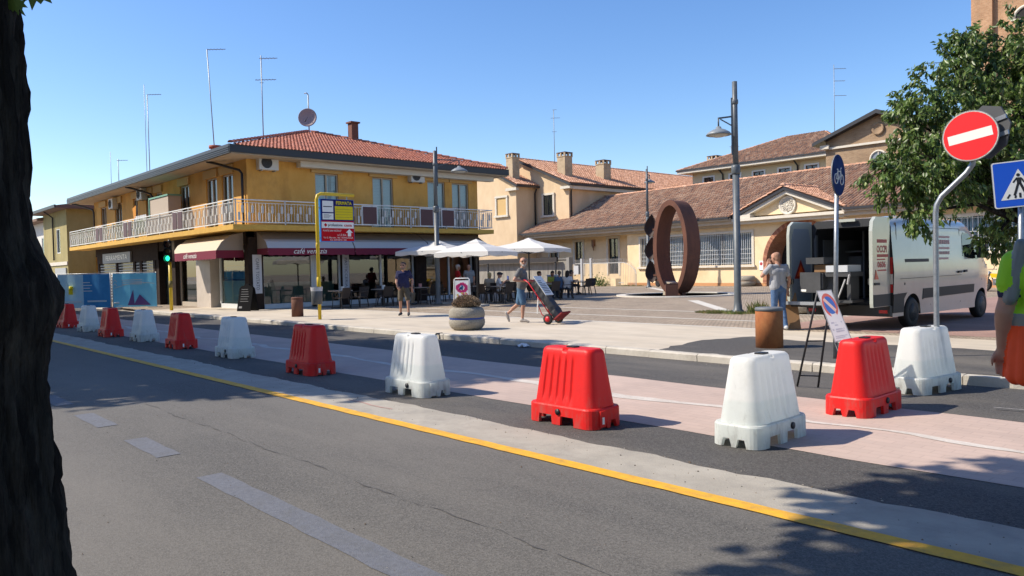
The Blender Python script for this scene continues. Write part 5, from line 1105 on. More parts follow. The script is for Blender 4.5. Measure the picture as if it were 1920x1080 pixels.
# ------------------------------------------------------------------ site fence with blue banners
mesh_g = mat('fence_galv', (0.45,0.46,0.47), .5, metal=.5)
skyb = mat('banner_sky_blue', (0.13,0.52,0.76), .6, (0.18,0.58,0.80), 2); deepb = mat('banner_deep_blue', (0.02,0.20,0.46), .6, (0.03,0.24,0.52), 3); paleb = mat('banner_pale_blue', (0.34,0.58,0.70), .6, (0.44,0.64,0.74), 3); purp = mat('banner_purple', (0.10,0.05,0.20), .6); bwht = mat('banner_white', (0.52,0.60,0.64), .6)
p0, p1 = Vector((-43.3,8.85,0)), Vector((-40.0,12.5,0)); mid = p0.lerp(p1, .54); ang = atan2(p1.y-p0.y, p1.x-p0.x)
def fence_panel(a, c, lab, zones, extra):
    L_ = (c-a).length; t = thing('site_fence_panel', lab, 'fence panel', (a.x,a.y,0.01), ang, 'temporary fence panels with blue banners')
    b = MB()
    for x in (.02, L_-.02): b.cyl((x,0,0),(x,0,1.85),.022,8)
    for z in (.22,1.83): b.cyl((.02,0,z),(L_-.02,0,z),.018,8)
    for k in range(1, int(L_/.12)): b.bar((k*.12,0,.22),(k*.12,0,1.83),.004,.004)
    b.build('frame', mesh_g, t)
    b = MB()
    for x0, x1, mi in zones:
        n = 10
        for i in range(n): xa, xb = x0+(x1-x0)*i/n, x0+(x1-x0)*(i+1)/n; ya, yb = -.03+.02*sin(xa*5), -.03+.02*sin(xb*5); b.quad((xa,ya,.14),(xb,yb,.14),(xb,yb,1.80),(xa,ya,1.80), mi=mi)
    b.build('banner', [skyb, deepb, paleb], t, fix=False)
    b = MB(); extra(b, L_); b.build('banner_print', [bwht, purp, syel], t, fix=False)
    for x in (.1, L_-.1): q = MB(); q.box((x-.3,-.12,0),(x+.3,.12,.13)); q.build('foot_block', mat('foot_concrete', (0.40,0.37,0.33), .9), t)
def ex1(b, L_):
    b.quad((.05,-.055,1.05),(.42,-.055,.86),(.42,-.055,.92),(.05,-.055,1.11))
    for i in range(4): b.box((1.2+.02*i,-.056,.95+.14*i),(1.75-.1*(i % 2),-.055,.99+.14*i))
    b.box((1.5,-.056,.42),(2.45,-.055,.5)); b.box((.1,-.056,.4),(1.2,-.055,.5))
def ex2(b, L_):
    pts = [(.1+2.0*k/14, .9+.42*sin(pi*(.12+.55*k/14))) for k in range(15)]
    for i in range(14): b.quad((pts[i][0],-.056,pts[i][1]),(pts[i+1][0],-.056,pts[i+1][1]),(pts[i+1][0],-.056,pts[i+1][1]+.03),(pts[i][0],-.056,pts[i][1]+.03))
    b.add([(1.05,-.057,.22),(1.9,-.057,.22),(1.36,-.057,.75)], [(0,1,2)], 1); b.add([(.75,-.0565,.22),(1.1,-.0565,.22),(1.05,-.0565,1.0)], [(0,1,2)], 1)
    for i in range(3): b.box((.5,-.056,1.25+.1*i),(1.5,-.055,1.29+.1*i))
    b.ell((.22,-.056,.35),(.14,.002,.05),10,6,0)
    for x in (1.55,1.8): b.bar((x,-.056,1.3),(x,-.056,1.5),.02,.002); b.bar((x,-.056,1.3),(x+.12,-.056,1.3),.002,.02)
    for z in (1.15,1.35): b.add([(.06,-.057,z),(.16,-.057,z+.12),(.26,-.057,z),(.26,-.057,z+.05),(.16,-.057,z+.17),(.06,-.057,z+.05)], [(0,1,4,5),(1,2,3,4)])
fence_panel(p0, mid, 'fence panel with a half pale, half deep blue banner beside the trunk', [(.04,1.3,2),(1.3,2.62,1)], ex1)
fence_panel(mid+Vector((.05,.05,0)), p1, 'fence panel with a sky blue banner showing a purple sail shape', [(.04,2.2,0)], ex2)
t = thing('warning_lamp', 'yellow warning lamp hanging on the pale blue fence banner', 'warning lamp', (p0.x+.55,p0.y+.5,1.0), ang)
b = MB(); b.box((-.1,-.09,-.18),(.08,-.03,.06)); b.cyl((-.0,-.06,.05),(.02,-.06,.22),.09,12); b.build('body', syel, t)
# ------------------------------------------------------------------ antennas and dish
ant = mat('antenna_metal', (0.28,0.30,0.32), .5, metal=.4)
def antenna(x, y, z0, z1, lab, bars, lean=0.0, r=.03):
    t = thing('antenna', lab, 'antenna', (x,y,z0)); h = z1-z0; b = MB(); b.tube([(0,0,0),(lean*.7,lean*.7,h)], r, 6); b.build('mast', ant, t)
    b = MB()
    for (fz, a, c) in bars:
        ax = Vector((.671,.741,0)); p = Vector((lean*.7*fz, lean*.7*fz, h*fz)); b.bar(p+ax*a, p+ax*c, .03, .03)
        if c-a > .7:
            for k in range(int((c-a)/.18)): q_ = p+ax*(a+.1+.18*k); b.bar(q_-Vector((.12,-.12,0)), q_+Vector((.12,-.12,0)), .012, .012)
    b.build('element', ant, t)
antenna(-43.5,17.0,7.6,14.35,'tall leaning antenna mast with one arm above the left gutter',[(1.0,0,1.05)],-.3)
antenna(-40.5,18.5,8.3,13.6,'antenna mast with two stacked aerials left of the satellite dish',[(.97,-.1,.9),(.75,-.35,.8),(.72,-.1,.1)])
antenna(-55.0,17.0,7.0,13.9,'pair mast with a short top arm, near the far gutter',[(1.0,0,.95)]); antenna(-55.6,17.0,7.0,14.7,'thin bare whip antenna next to the short armed mast',[],0,.02)
antenna(-66,17.5,7.0,11.5,'thin bare antenna above the olive house roof end',[],0,.02); antenna(-64,17.5,7.0,10.7,'small antenna with two aerials above the olive house',[(.97,-.1,.75),(.55,0,.75),(.1,-.6,.6)])
antenna(-51.5,52.5,11.4,16.6,'thin antenna mast above the beige chimney house',[(1.0,-.1,.3),(.85,-.3,.6),(.6,-.2,.25)]); antenna(-28.8,62,11.0,17.6,'tall aerial with three arms above the brick church gable',[(.95,0,1.0),(.8,0,.9),(.62,0,1.0)],0,.025)
antenna(-45.8,74,11.5,14.4,'small antenna beside the cream block chimney',[(.95,-.2,.9),(.6,-.3,.3)]); antenna(-53.5,70,9.5,11.7,'tiny antenna behind the ridge left of the rusty ring',[(.98,-.4,.6),(.3,-.8,.8)])
t = thing('satellite_dish', 'pinkish grey satellite dish on the apex of the red roof', 'satellite dish', (-38.0,19.95,9.2))
b = MB(); b.cyl((0,0,0),(0,0,2.0),.035,8); b.tube([(0,0,2.0),(-.05,-.05,2.1),(-.15,-.15,2.08)],.03,6); b.build('mast', ant, t)
Xd = Matrix.Translation((0.1,-.12,.75)) @ Matrix.Rotation(.84, 4, 'Z') @ Matrix.Rotation(radians(84), 4, 'X')
b = MB(); b.lathe([(0,-.09),(.2,-.075),(.42,-.01),(.5,.03),(.5,.045),(.42,.01),(.2,-.055),(0,-.07)], 28, (0,0,0), 0, Xd); b.build('dish', mat('dish_pink_grey', (0.33,0.25,0.24), .6), t)
b = MB(); b.tube([(0,0,.02),(0,-.3,.45)],.015,6,0,True,Xd); b.cyl((0,-.3,.42),(0,-.33,.52),.04,8,0,Xd); b.build('feed_arm', dark_metal, t)
# ------------------------------------------------------------------ road signs
signred = mat('sign_bright_red', (0.86,0.008,0.014), .5); signblue = mat('sign_bright_blue', (0.004,0.09,0.60), .35); signback = mat('sign_back_grey', (0.16,0.17,0.18), .5)
t = thing('no_entry_sign', 'round red no entry sign on a bent grey pole standing in the white barrier', 'road sign', (-3.50,10.22,.30))
b = MB(); b.tube([(0,0,0),(0,0,.4),(.0,0,1.88),(.012,.005,1.98),(.06,.02,2.08),(.32,.07,2.34),(.385,.085,2.44),(.40,.09,2.56),(.40,.09,2.72)], .032, 12); b.build('pole', steel, t)
def sgn(par, o, nrm, tilt=0.0):
    n_ = Vector(nrm).normalized(); ex = Vector((0,0,1)).cross(n_).normalized(); ey = n_.cross(ex); M_ = Matrix((ex, ey, n_)).transposed().to_4x4(); M_.translation = o; return M_ @ Matrix.Rotation(tilt, 4, 'Z')
Xs = sgn(t, (.385,.015,2.77), (.06,-1.0,0), .17)
b = MB(); b.lathe([(0,-.02),(.30,-.02),(.305,.0),(.30,.012),(0,.012)], 40, (0,0,0), 0, Xs, False); d = b.build('sign_plate', signback, t)
b = MB(); b.lathe([(0,.0135),(.296,.0135)], 40, (0,0,0), 0, Xs, False); b.build('white_rim', white_sheet, d)
b = MB(); b.add([(.283*cos(2*pi*k/40),.283*sin(2*pi*k/40),.0155) for k in range(40)], [tuple(range(40))], 0, False, Xs); b.build('red_disc', signred, d, fix=False)
b = MB(); b.box((-.235,-.055,.0165),(.235,.055,.0175),0,Xs); b.build('white_bar', white_sheet, d)
t = thing('sign_back', 'grey back of an octagonal sign fixed behind the no entry sign', 'road sign', (-3.0,10.42,3.12))
Xs = sgn(t, (0,.02,0), (-.45,-.89,0), .15)
b = MB(); b.lathe([(0,-.01),(.33,-.01),(.33,.01),(0,.01)], 8, (0,0,0), 0, Xs, False); b.build('sign_plate', mat('dark_sign_back', (0.055,0.058,0.062), .6), t)
b = MB(); b.box((-.30,-.12,.011),(.30,-.07,.03),0,Xs); b.box((-.30,.07,.011),(.30,.12,.03),0,Xs); b.build('back_rail', steel, t)
# pedestrian crossing
t = thing('crossing_sign', 'square blue pedestrian crossing sign with a white triangle on a grey pole', 'road sign', (-3.0,11.79,.12))
b = MB(); b.cyl((0,0,0),(0,0,2.75),.033,12); b.build('pole', steel, t)
Xs = sgn(t, (.0,-.062,2.46), (.53,-.85,0), .075)
S = .305
def rr2(s_, r, n=5): return [(sx*(s_-r)+r*cos(a0+pi/2*k/n), sy*(s_-r)+r*sin(a0+pi/2*k/n)) for sx, sy, a0 in ((1,-1,-pi/2),(1,1,0),(-1,1,pi/2),(-1,-1,pi)) for k in range(n+1)]
b = MB(); b.prism(rr2(S, .03), 'z', -.012, .0, 0, Xs); d = b.build('sign_plate', signback, t)
b = MB(); b.add([(x,y,.001) for x, y in rr2(S-.002,.03)], [tuple(range(24))], 0, False, Xs); b.build('white_rim', white_sheet, d, fix=False)
b = MB(); b.add([(x,y,.0025) for x, y in rr2(S-.016,.022)], [tuple(range(24))], 0, False, Xs); b.build('blue_panel', signblue, d, fix=False)
b = MB(); b.add([(-.225,-.2,.004),(.225,-.2,.004),(0,.195,.004)], [(0,1,2)], 0, False, Xs); b.build('white_triangle', white_sheet, d, fix=False)
b = MB(); Z_ = .0055
def seg(p, q, w): 
    p, q = Vector((*p,Z_)), Vector((*q,Z_)); u = (q-p).normalized(); v = Vector((-u.y,u.x,0))*w/2; b.add([p-v,q-v,q+v,p+v], [(0,1,2,3)], 0, False, Xs)
b.add([(-.005+.022*cos(2*pi*k/12), .115+.022*sin(2*pi*k/12), Z_) for k in range(12)], [tuple(range(12))], 0, False, Xs)
b.add([(-.03,.085,Z_),(.03,.08,Z_),(.025,.0,Z_),(-.025,.0,Z_)], [(0,1,2,3)], 0, False, Xs)
for p, q, w in (((-.01,.01),(-.065,-.15),.03),((.01,.01),(.07,-.15),.03),((-.025,.075),(-.07,.02),.02),((.028,.07),(.06,.01),.02),((-.15,-.18),(-.115,-.13),.022),((.15,-.18),(.115,-.13),.022),((-.06,-.185),(-.05,-.15),.024),((.06,-.185),(.05,-.15),.024),((0,-.185),(0,-.12),.026)): seg(p, q, w)
b.build('walking_figure', mat('sign_black', (0.012,0.012,0.016), .5), d, fix=False)
# cycle path sign
t = thing('cycle_sign', 'round dark blue cycle sign with a white bicycle on a leaning grey pole', 'road sign', (-5.40,11.55,.12))
b = MB(); b.cyl((0,0,0),(.05,.03,3.0),.034,12); b.build('pole', steel, t)
Xs = sgn(t, (.085,.0,2.80), (1.0,.13,0), 0)
b = MB(); b.lathe([(0,-.012),(.315,-.012),(.315,.004),(0,.004)], 36, (0,0,0), 0, Xs, False); d = b.build('sign_plate', signback, t)
b = MB(); b.lathe([(0,.0055),(.31,.0055)], 36, (0,0,0), 0, Xs, False); b.build('blue_disc', mat('cycle_sign_blue', (0.006,0.045,0.26), .4), d)
b = MB()
for cx in (-.13,.13): b.tube([(cx+.075*cos(2*pi*k/16), -.06+.075*sin(2*pi*k/16), .008) for k in range(16)], .009, 4, 0, False, Xs, True)
for p, q in (((-.13,-.06),(-.05,.06)),((-.05,.06),(.09,.06)),((.09,.06),(0,-.06)),((0,-.06),(-.06,.08)),((0,-.06),(-.13,-.06)),((.13,-.06),(.08,.11)),((.08,.11),(.13,.12)),((-.09,.085),(-.03,.085))): b.bar((*p,.008),(*q,.008),.016,.004,0,(0,0,1),Xs)
b.build('bicycle_symbol', white_sheet, d)
# no parking board on its folding stand
t = thing('no_parking_stand', 'temporary no parking board leaning on a folding black metal stand', 'road sign', (-4.35,9.3,.0))
TL, TR, BR_, BL_ = Vector((-.02,-.42,1.27)), Vector((.12,-.33,1.28)), Vector((.36,-.33,.70)), Vector((.20,-.42,.66))
top = Vector((.05,-.30,1.24))
nB = (BL_-TL).cross(TR-TL).normalized(); 
def pb(u, v, d=0): return TL.lerp(TR, u).lerp(BL_.lerp(BR_, u), v)+nB*d
sgnn = 1 if (nB.dot(Vector((.74,-.67,.2))) > 0) else -1
b = MB(); vs = [pb(0,0),pb(1,0),pb(1,1),pb(0,1)]; vs2 = [p-nB*sgnn*.02 for p in vs]; b.add(vs+vs2, [(0,1,2,3),(7,6,5,4),(0,4,5,1),(1,5,6,2),(2,6,7,3),(3,7,4,0)]); bd = b.build('board', mat('board_grey', (0.30,0.32,0.35), .5), t)
b = MB(); e_ = .002*sgnn; b.quad(pb(.05,.02,e_),pb(.95,.02,e_),pb(.95,.98,e_),pb(.05,.98,e_)); b.build('face', mat('board_white', (0.56,0.58,0.62), .5), bd, fix=False)
def el(cu, cv, ru, rv, d, mi, b, a0=0, a1=2*pi, n=28): b.add([pb(cu+ru*cos(a0+(a1-a0)*k/n), cv+rv*sin(a0+(a1-a0)*k/n), d*sgnn) for k in range(n+1)], [tuple(range(n+1))], mi)
b = MB(); el(.5,.30,.44,.235,.004,0,b); el(.5,.30,.33,.175,.0055,1,b)
a_, c_ = pb(.5-.25,.30-.125,.007*sgnn), pb(.5+.25,.30+.125,.007*sgnn); wv = (pb(.56,.27)-pb(.5,.30)).normalized()*.018; b.add([a_-wv,c_-wv,c_+wv,a_+wv], [(0,1,2,3)], 2)
b.build('no_parking_symbol', [mat('faded_red', (0.50,0.12,0.10), .5), mat('faded_blue', (0.05,0.13,0.42), .5), mat('faded_white_red', (0.60,0.42,0.38), .5)], bd, fix=False)
b = MB(); rb = random.Random(8)
for i, (v, u0, u1) in enumerate(((.64,.18,.38),(.64,.45,.6),(.64,.68,.84),(.69,.35,.65),(.77,.12,.22),(.77,.32,.84),(.81,.3,.8),(.9,.15,.85),(.93,.15,.7))):
    n = max(2, int((u1-u0)/.05))
    for k in range(n): a, c = u0+(u1-u0)*k/n, u0+(u1-u0)*(k+.7)/n; h_ = .014 if i < 7 else .006; b.quad(pb(a,v-h_,.004*sgnn),pb(c,v-h_,.004*sgnn),pb(c,v+h_,.004*sgnn),pb(a,v+h_,.004*sgnn))
b.build('print', mat('faded_print', (0.30,0.32,0.42), .6), bd, fix=False)
b = MB()
L1, L2 = Vector((-.55,.10,.01)), Vector((-.31,.18,.01)); T1, T2 = pb(.05,.03,-.02*sgnn), pb(.95,.03,-.02*sgnn)
F1, F2 = pb(.0,1.0,-.015*sgnn)+Vector((.28,-.02,-.66)), pb(1.0,1.0,-.015*sgnn)+Vector((.26,.0,-.69))
b.cyl(L1,T1,.014,8); b.cyl(L2,T2,.014,8); b.cyl(pb(0,1,-.015*sgnn),F1,.014,8); b.cyl(pb(1,1,-.015*sgnn),F2,.014,8)
for f in (.12,.5): b.cyl(L1.lerp(T1,f),L2.lerp(T2,f),.009,6)
b.build('frame', dark_metal, t)

# ------------------------------------------------------------------ café terrace: umbrellas, tables, chairs
canvas = mat('white_canvas', (0.74,0.73,0.70), .9); canvas = MATS['white_canvas']
cv_t = mat('umbrella_canvas', (0.76,0.75,0.72), .9, trans=.25)
def umbrella(x, y, lab, S=3.0, rot=0.0, zr=2.35, za=2.98):
    t = thing('parasol', lab, 'parasol', (x,y,.12), rot, 'white café parasols'); h = S/2
    b = MB(); vs = [(0,0,za-.06)]; 
    ring = []
    n = 8
    for s in range(4):
        ax, ay = [(-1,-1),(1,-1),(1,1),(-1,1)][s]; bx, by = [(1,-1),(1,1),(-1,1),(-1,-1)][s]
        for k in range(n): f = k/n; sag = .06*sin(pi*f); ring.append(((ax+(bx-ax)*f)*(h-sag), (ay+(by-ay)*f)*(h-sag), sag*.3))
    N = len(ring); lv = [(.12,za-.12),(.4,za-.27),(.7,zr+.165),(1.0,zr)]
    vs = [(0,0,za-.19)]
    for f, z in lv: vs += [(p[0]*f, p[1]*f, z-.12+p[2]*f+(.0 if f < 1 else 0)) for p in ring]
    fs = [(0, 1+i, 1+(i+1) % N) for i in range(N)]
    for r_ in range(len(lv)-1):
        for i in range(N): fs.append((1+r_*N+i, 1+r_*N+(i+1) % N, 1+(r_+1)*N+(i+1) % N, 1+(r_+1)*N+i))
    b.add(vs, fs, 0, False)
    k0 = 1+(len(lv)-1)*N
    rim = vs[k0:]; dz = [.17+.03*sin(i*2.1) for i in range(N)]
    b.add([(p[0]*1.004,p[1]*1.004,p[2]) for p in rim]+[(rim[i][0]*1.008,rim[i][1]*1.008,rim[i][2]-dz[i]) for i in range(N)], [(i,(i+1) % N,N+(i+1) % N,N+i) for i in range(N)])
    b.build('canopy', cv_t, t, fix=False)
    b = MB(); b.add([(.30,.30,za-.285),(-.30,.30,za-.285),(-.30,-.30,za-.285),(.30,-.30,za-.285),(0,0,za-.13)], [(0,1,4),(1,2,4),(2,3,4),(3,0,4)]); b.build('vent_cap', cv_t, t, fix=False)
    b = MB(); b.cyl((0,0,0),(0,0,za-.2),.035,10); 
    b.build('pole', dark_metal, t)
    b = MB()
    for a in range(8): an = pi/4*a; r_ = h*(1.38 if a % 2 else .97); b.bar((0,0,zr+.2),(r_*cos(an),r_*sin(an),zr-.14),.02,.03); b.bar((0,0,zr-.35),(r_*.5*cos(an),r_*.5*sin(an),zr+.05),.015,.02)
    b.build('ribs', dark_metal, t)
    b = MB(); b.box((-.35,-.35,0),(.35,.35,.08)); b.build('base', mat('grey_base', (0.35,0.34,0.32), .8), t); return t
umbrella(-27.35,20.45,'white parasol in the shade of the ochre building, mostly behind the lamp post', 2.7, .35, 2.45, 2.95)
umbrella(-23.95,19.8,'white sunlit parasol in the middle, nearest the planter', 2.45, .35, 2.3, 2.85)
umbrella(-26.15,24.8,'white sunlit parasol farthest right, above the grey wall', 3.0, .35, 2.5, 3.05)
wick = mat('dark_wicker', (0.035,0.027,0.022), .8, (0.06,0.045,0.036), 40, bump=.4, bscale=60); legm = mat('dark_brown_leg', (0.03,0.025,0.022), .5); ttop = mat('pale_table_top', (0.42,0.36,0.30), .5)
def chair_proto():
    t = thing('terrace_chair', '', 'chair', (0,0,0))
    b = MB(); b.box((-.24,-.23,.42),(.24,.23,.46)); b.build('seat', wick, t)
    b = MB(); b.add([(-.25,.23,.46),(.25,.23,.46),(.27,.33,.86),(-.27,.33,.86),(-.25,.26,.46),(.25,.26,.46),(.27,.36,.86),(-.27,.36,.86)], [(0,1,2,3),(7,6,5,4),(0,4,5,1),(1,5,6,2),(2,6,7,3),(3,7,4,0)]); b.build('backrest', wick, t)
    for s in (-1,1):
        b = MB(); b.bar((s*.23,-.21,.44),(s*.26,-.24,0),.035,.035); b.build('leg', legm, t); b = MB(); b.bar((s*.23,.21,.44),(s*.26,.30,0),.035,.035); b.build('leg', legm, t)
        b = MB(); b.bar((s*.26,-.22,.65),(s*.26,.30,.68),.045,.03); b.bar((s*.25,-.21,.44),(s*.26,-.21,.65),.03,.03); b.build('armrest', wick, t)
    return t
def table_proto():
    t = thing('terrace_table', '', 'table', (0,0,0))
    b = MB(); b.box((-.36,-.36,.70),(.36,.36,.735)); b.build('table_top', ttop, t)
    b = MB(); b.bar((0,0,.03),(0,0,.70),.06,.06); b.build('pedestal', legm, t); b = MB(); b.bar((-.28,-.28,.02),(.28,.28,.02),.05,.03); b.bar((-.28,.28,.022),(.28,-.28,.022),.05,.03); b.build('foot', legm, t)
    return t
cp, tp = chair_proto(), table_proto(); first = [True, True]
def chair(x, y, rz, lab):
    if first[0]: first[0] = False; cp.location = (x,y,.125); cp.rotation_euler = (0,0,rz); cp['label'] = lab; cp['group'] = 'dark wicker terrace chairs'; return cp
    return dup(cp, (x,y,.125), rz, lab, 'dark wicker terrace chairs')
def table(x, y, rz, lab):
    if first[1]: first[1] = False; tp.location = (x,y,.125); tp.rotation_euler = (0,0,rz); tp['label'] = lab; tp['group'] = 'square terrace tables'; return tp
    return dup(tp, (x,y,.125), rz, lab, 'square terrace tables')
TB = [(-28.9,16.4,'table outside the corner end of the widest shop window'),(-28.6,18.3,'table behind the man in the navy polo shirt'),(-28.8,20.3,'table under the shaded parasol'),(-27.5,22.4,'table behind the white advertising board'),
      (-25.4,22.4,'table under the middle parasol in front of the man in a cap'),(-25.9,25.6,'table under the right hand parasol behind the hand truck'),(-27.9,25.2,'table beside the grey wall under the right parasol'),(-28.5,30.7,'table standing in the sun apart from the parasols, nearest the white pales')]
for x, y, l in TB: table(x, y, .2, 'square '+l)
CH = [(-28.2,16.0,-1.2,'dark chair in front of the corner shop window'),(-28.4,17.0,.3,'dark chair behind the brown bollard side of the shop window'),(-27.9,17.9,-1.4,'dark chair just left of the man in the navy polo'),(-29.3,18.9,1.6,'dark chair against the shop glass behind the navy polo'),
      (-28.1,19.1,.5,'chair under the shaded parasol holding the man in yellow'),(-28.0,20.9,-2.4,'chair under the shaded parasol right of the lamp post'),(-27.6,20.0,-1.2,'chair by the foot of the lamp post'),(-27.0,21.6,-.6,'chair with its back to the white advertising board'),
      (-26.7,22.9,-1.6,'chair holding the blonde woman by the dark pillar'),(-28.3,23.2,1.5,'dark chair against the last pane of the café'),(-26.1,22.9,1.7,'chair holding the man in a cap'),(-24.7,21.9,-1.4,'empty chair left of the man with the hand truck'),(-25.5,21.6,3.1,'empty chair in front of the pale table under the middle parasol'),(-25.3,23.2,.1,'empty chair beyond the pale table under the middle parasol'),
      (-26.6,25.9,1.6,'chair holding the man in white behind the hand truck'),(-25.1,25.2,-1.6,'dark chair backing on to the hand truck load'),(-25.7,24.7,2.9,'dark chair with its back to the plaza under the right parasol'),(-25.4,26.5,-.7,'chair holding the woman with black hair in a white top'),(-26.3,26.5,.3,'chair holding the person in lime green'),(-28.6,25.7,1.4,'dark chair close to the grey wall'),
      (-27.2,24.6,-2.0,'dark chair between the two sunlit parasols'),(-27.9,30.5,-1.5,'sunlit chair on the plaza side of the table by the pales'),(-28.5,30.0,3.1,'sunlit chair left of the table by the pales'),(-29.2,30.9,1.5,'chair on the far side of the table by the pales'),(-28.4,31.4,0,'rightmost sunlit chair by the pales')]
for x, y, r_, l in CH: chair(x, y, r_, l)
# small things on tables
for i, (x, y, l) in enumerate(((-28.7,18.4,'white napkin holder on the table behind the navy polo'),(-28.9,16.5,'white napkin holder on the table by the corner window'),(-25.8,25.5,'white cup on the table behind the hand truck'),(-28.75,20.4,'pink menu holder on the table under the shaded parasol'))):
    b = MB(); b.box((-.06,-.05,0),(.06,.05,.16)) if i != 2 else b.lathe([(0,0),(.03,0),(.05,.09),(.045,.09),(0,.03)], 12); o = tag(b.build(['napkin_holder','napkin_holder','cup','menu_holder'][i], white_sheet if i < 3 else mat('menu_pink', (0.6,0.3,0.3), .6)), l, ['napkin holder','napkin holder','cup','menu holder'][i]); o.location = (x,y,.862)
t = thing('service_box', 'pale blue grey cabinet standing at the end of the tables by the pales', 'cabinet', (-30.5,30.8,.12), .2)
b = MB(); b.box((-.3,-.2,0),(.3,.2,1.05)); b.build('body', mat('pale_blue_grey', (0.36,0.42,0.46), .6), t); b = MB(); b.box((-.33,-.23,1.05),(.33,.23,1.09)); b.build('lid', white_plastic, t)
# ice cream board
t = thing('advert_board', 'white framed A board with a pink ice cream poster behind the planter', 'A-board', (-23.3,18.5,.12), .80)
b = MB()
for s in (-1,1):
    b.tube([(-.32,s*.22,0),(-.29,s*.03,1.12),(-.24,s*.02,1.16),(.24,s*.02,1.16),(.29,s*.03,1.12),(.32,s*.22,0)], .022, 8)
b.build('frame', white_plastic, t)
b = MB(); P_ = lambda x, z: (x, -.045-.19*(1-z/1.12)-.01, z); b.quad(P_(-.26,.25),P_(.26,.25),P_(.26,1.08),P_(-.26,1.08)); b.quad((-.26,.06,1.08),(.26,.06,1.08),(.26,.20,.25),(-.26,.20,.25)); pp = b.build('poster', white_sheet, t, fix=False)
b = MB(); P2 = lambda x, z, q=.004: (x, -.045-.19*(1-z/1.12)-.01-q, z)
rb = random.Random(3)
for k in range(14): a = 2*pi*k/14; c = (.17*cos(a), .80+.14*sin(a)); b.add([P2(c[0]+.07*cos(2*pi*j/8)*(.7+.6*rb.random()), c[1]+.06*sin(2*pi*j/8)*(.7+.6*rb.random())) for j in range(8)], [tuple(range(8))], 0)
for k in range(5): b.add([P2(rb.uniform(-.05,.05)+.06*cos(2*pi*j/7), .80+rb.uniform(-.06,.06)+.07*sin(2*pi*j/7), .006) for j in range(7)], [tuple(range(7))], 1 if k % 2 else 4)
for k in range(26): c = (rb.uniform(-.22,.22), rb.uniform(.30,.60)); b.add([P2(c[0]+.035*cos(2*pi*j/6), c[1]+.035*sin(2*pi*j/6), .004+.0004*k) for j in range(6)], [tuple(range(6))], rb.choice((2,3,0,2)))
b.build('poster_print', [mat('poster_pink', (0.55,0.02,0.16), .5), mat('poster_black', (0.02,0.02,0.03), .5), mat('poster_yellow', (0.62,0.48,0.10), .5), mat('poster_tan', (0.40,0.2,0.10), .5), mat('poster_blue', (0.05,0.2,0.5), .5)], pp, fix=False)
# black sandwich board
t = thing('sandwich_board', 'black chalk sandwich board with a rounded top at the café corner', 'A-board', (-30.75,13.15,.12), .5)
pf_ = [(-.33,0),(.33,0),(.33,.95),(.24,1.05),(.12,1.08),(.09,1.15),(-.09,1.15),(-.12,1.08),(-.24,1.05),(-.33,.95)]
bk = mat('black_board', (0.010,0.010,0.011), .9, spec=.08)
for s in (-1,1):
    b = MB(); X = Matrix.Translation((0,s*.27,0)) @ Matrix.Rotation(s*.23, 4, 'X'); b.prism(pf_, 'y', -.015, .015, 0, X); b.build('panel', bk, t)
b = MB(); rb = random.Random(5); X = Matrix.Translation((0,-.27,0)) @ Matrix.Rotation(-.23, 4, 'X')
for i in range(6): b.box((-.22,-.019,.9-.1*i),(-.22+rb.uniform(.15,.42),-.017,.915-.1*i),0,X)
b.box((-.25,-.02,.12),(-.1,-.017,.2),0,X); b.build('chalk_writing', mat('chalk', (0.25,0.25,0.25), .9), t)
# cardboard sheet
b = MB(); b.add([(-.22,0,0),(.2,0,.0),(.16,.28,.80),(-.25,.28,.82),(-.22,.02,0),(.2,.02,.0),(.16,.30,.80),(-.25,.30,.82)], [(0,1,2,3),(7,6,5,4),(0,4,5,1),(1,5,6,2),(2,6,7,3),(3,7,4,0)]); o = tag(b.build('cardboard_sheet', mat('brown_cardboard', (0.25,0.14,0.065), .85)), 'brown cardboard sheet leaning on the van platform beside the man in jeans', 'cardboard'); o.location = (-8.45,16.0,.125); o.rotation_euler = (0,0,.7)
# ------------------------------------------------------------------ delivery van (local: x right, y forward, origin under the rear right corner)
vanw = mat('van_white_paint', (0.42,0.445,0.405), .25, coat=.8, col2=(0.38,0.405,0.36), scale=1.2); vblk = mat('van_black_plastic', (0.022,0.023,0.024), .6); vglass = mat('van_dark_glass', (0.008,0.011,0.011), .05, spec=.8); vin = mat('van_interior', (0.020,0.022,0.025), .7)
vgrey = mat('van_door_lining', (0.20,0.24,0.29), .6); seam = mat('van_seam', (0.05,0.05,0.05), .7)
t = thing('delivery_van', 'white delivery van with both rear doors open, backed up to the pavement', 'van', (-6.62,16.95,.12), -0.055)
HW = 1.0; L = 5.85; Hh = 2.46
def hwz(z):   # half width by height: slight barrel and tumblehome
    if z < .45: return HW-.05
    if z < 1.15: return HW-.05+.05*(z-.45)/.7
    if z < 2.1: return HW-.07*(z-1.15)/.95
    return HW-.07-.06*((z-2.1)/.25)**2 if z < 2.35 else HW-.2
def top(y):   # roof line along the length
    if y < .15: return Hh-.05
    y -= .35
    if y < 3.5: return Hh
    if y < 4.75: f = (y-3.5)/1.25; return Hh-.06*f-.98*f**1.55 if f < 1 else 1.42
    if y < 5.35: return 1.42-.22*((y-4.75)/.6)
    return 1.10
def narrow(y): return 0 if y < 4.75 else .26*((y-4.75)/1.1)**2
ys = [0,.08,.5,1.2,2.0,2.8,3.4,3.85,4.05,4.3,4.55,4.8,5.05,5.25,5.45,5.65,5.77,5.85]; fr_ = [0,.08,.25,.45,.6,.7,.78,.84,.9,.94,.97,.985,1.0]
b = MB(); vs = []; nf = len(fr_); cx = -HW
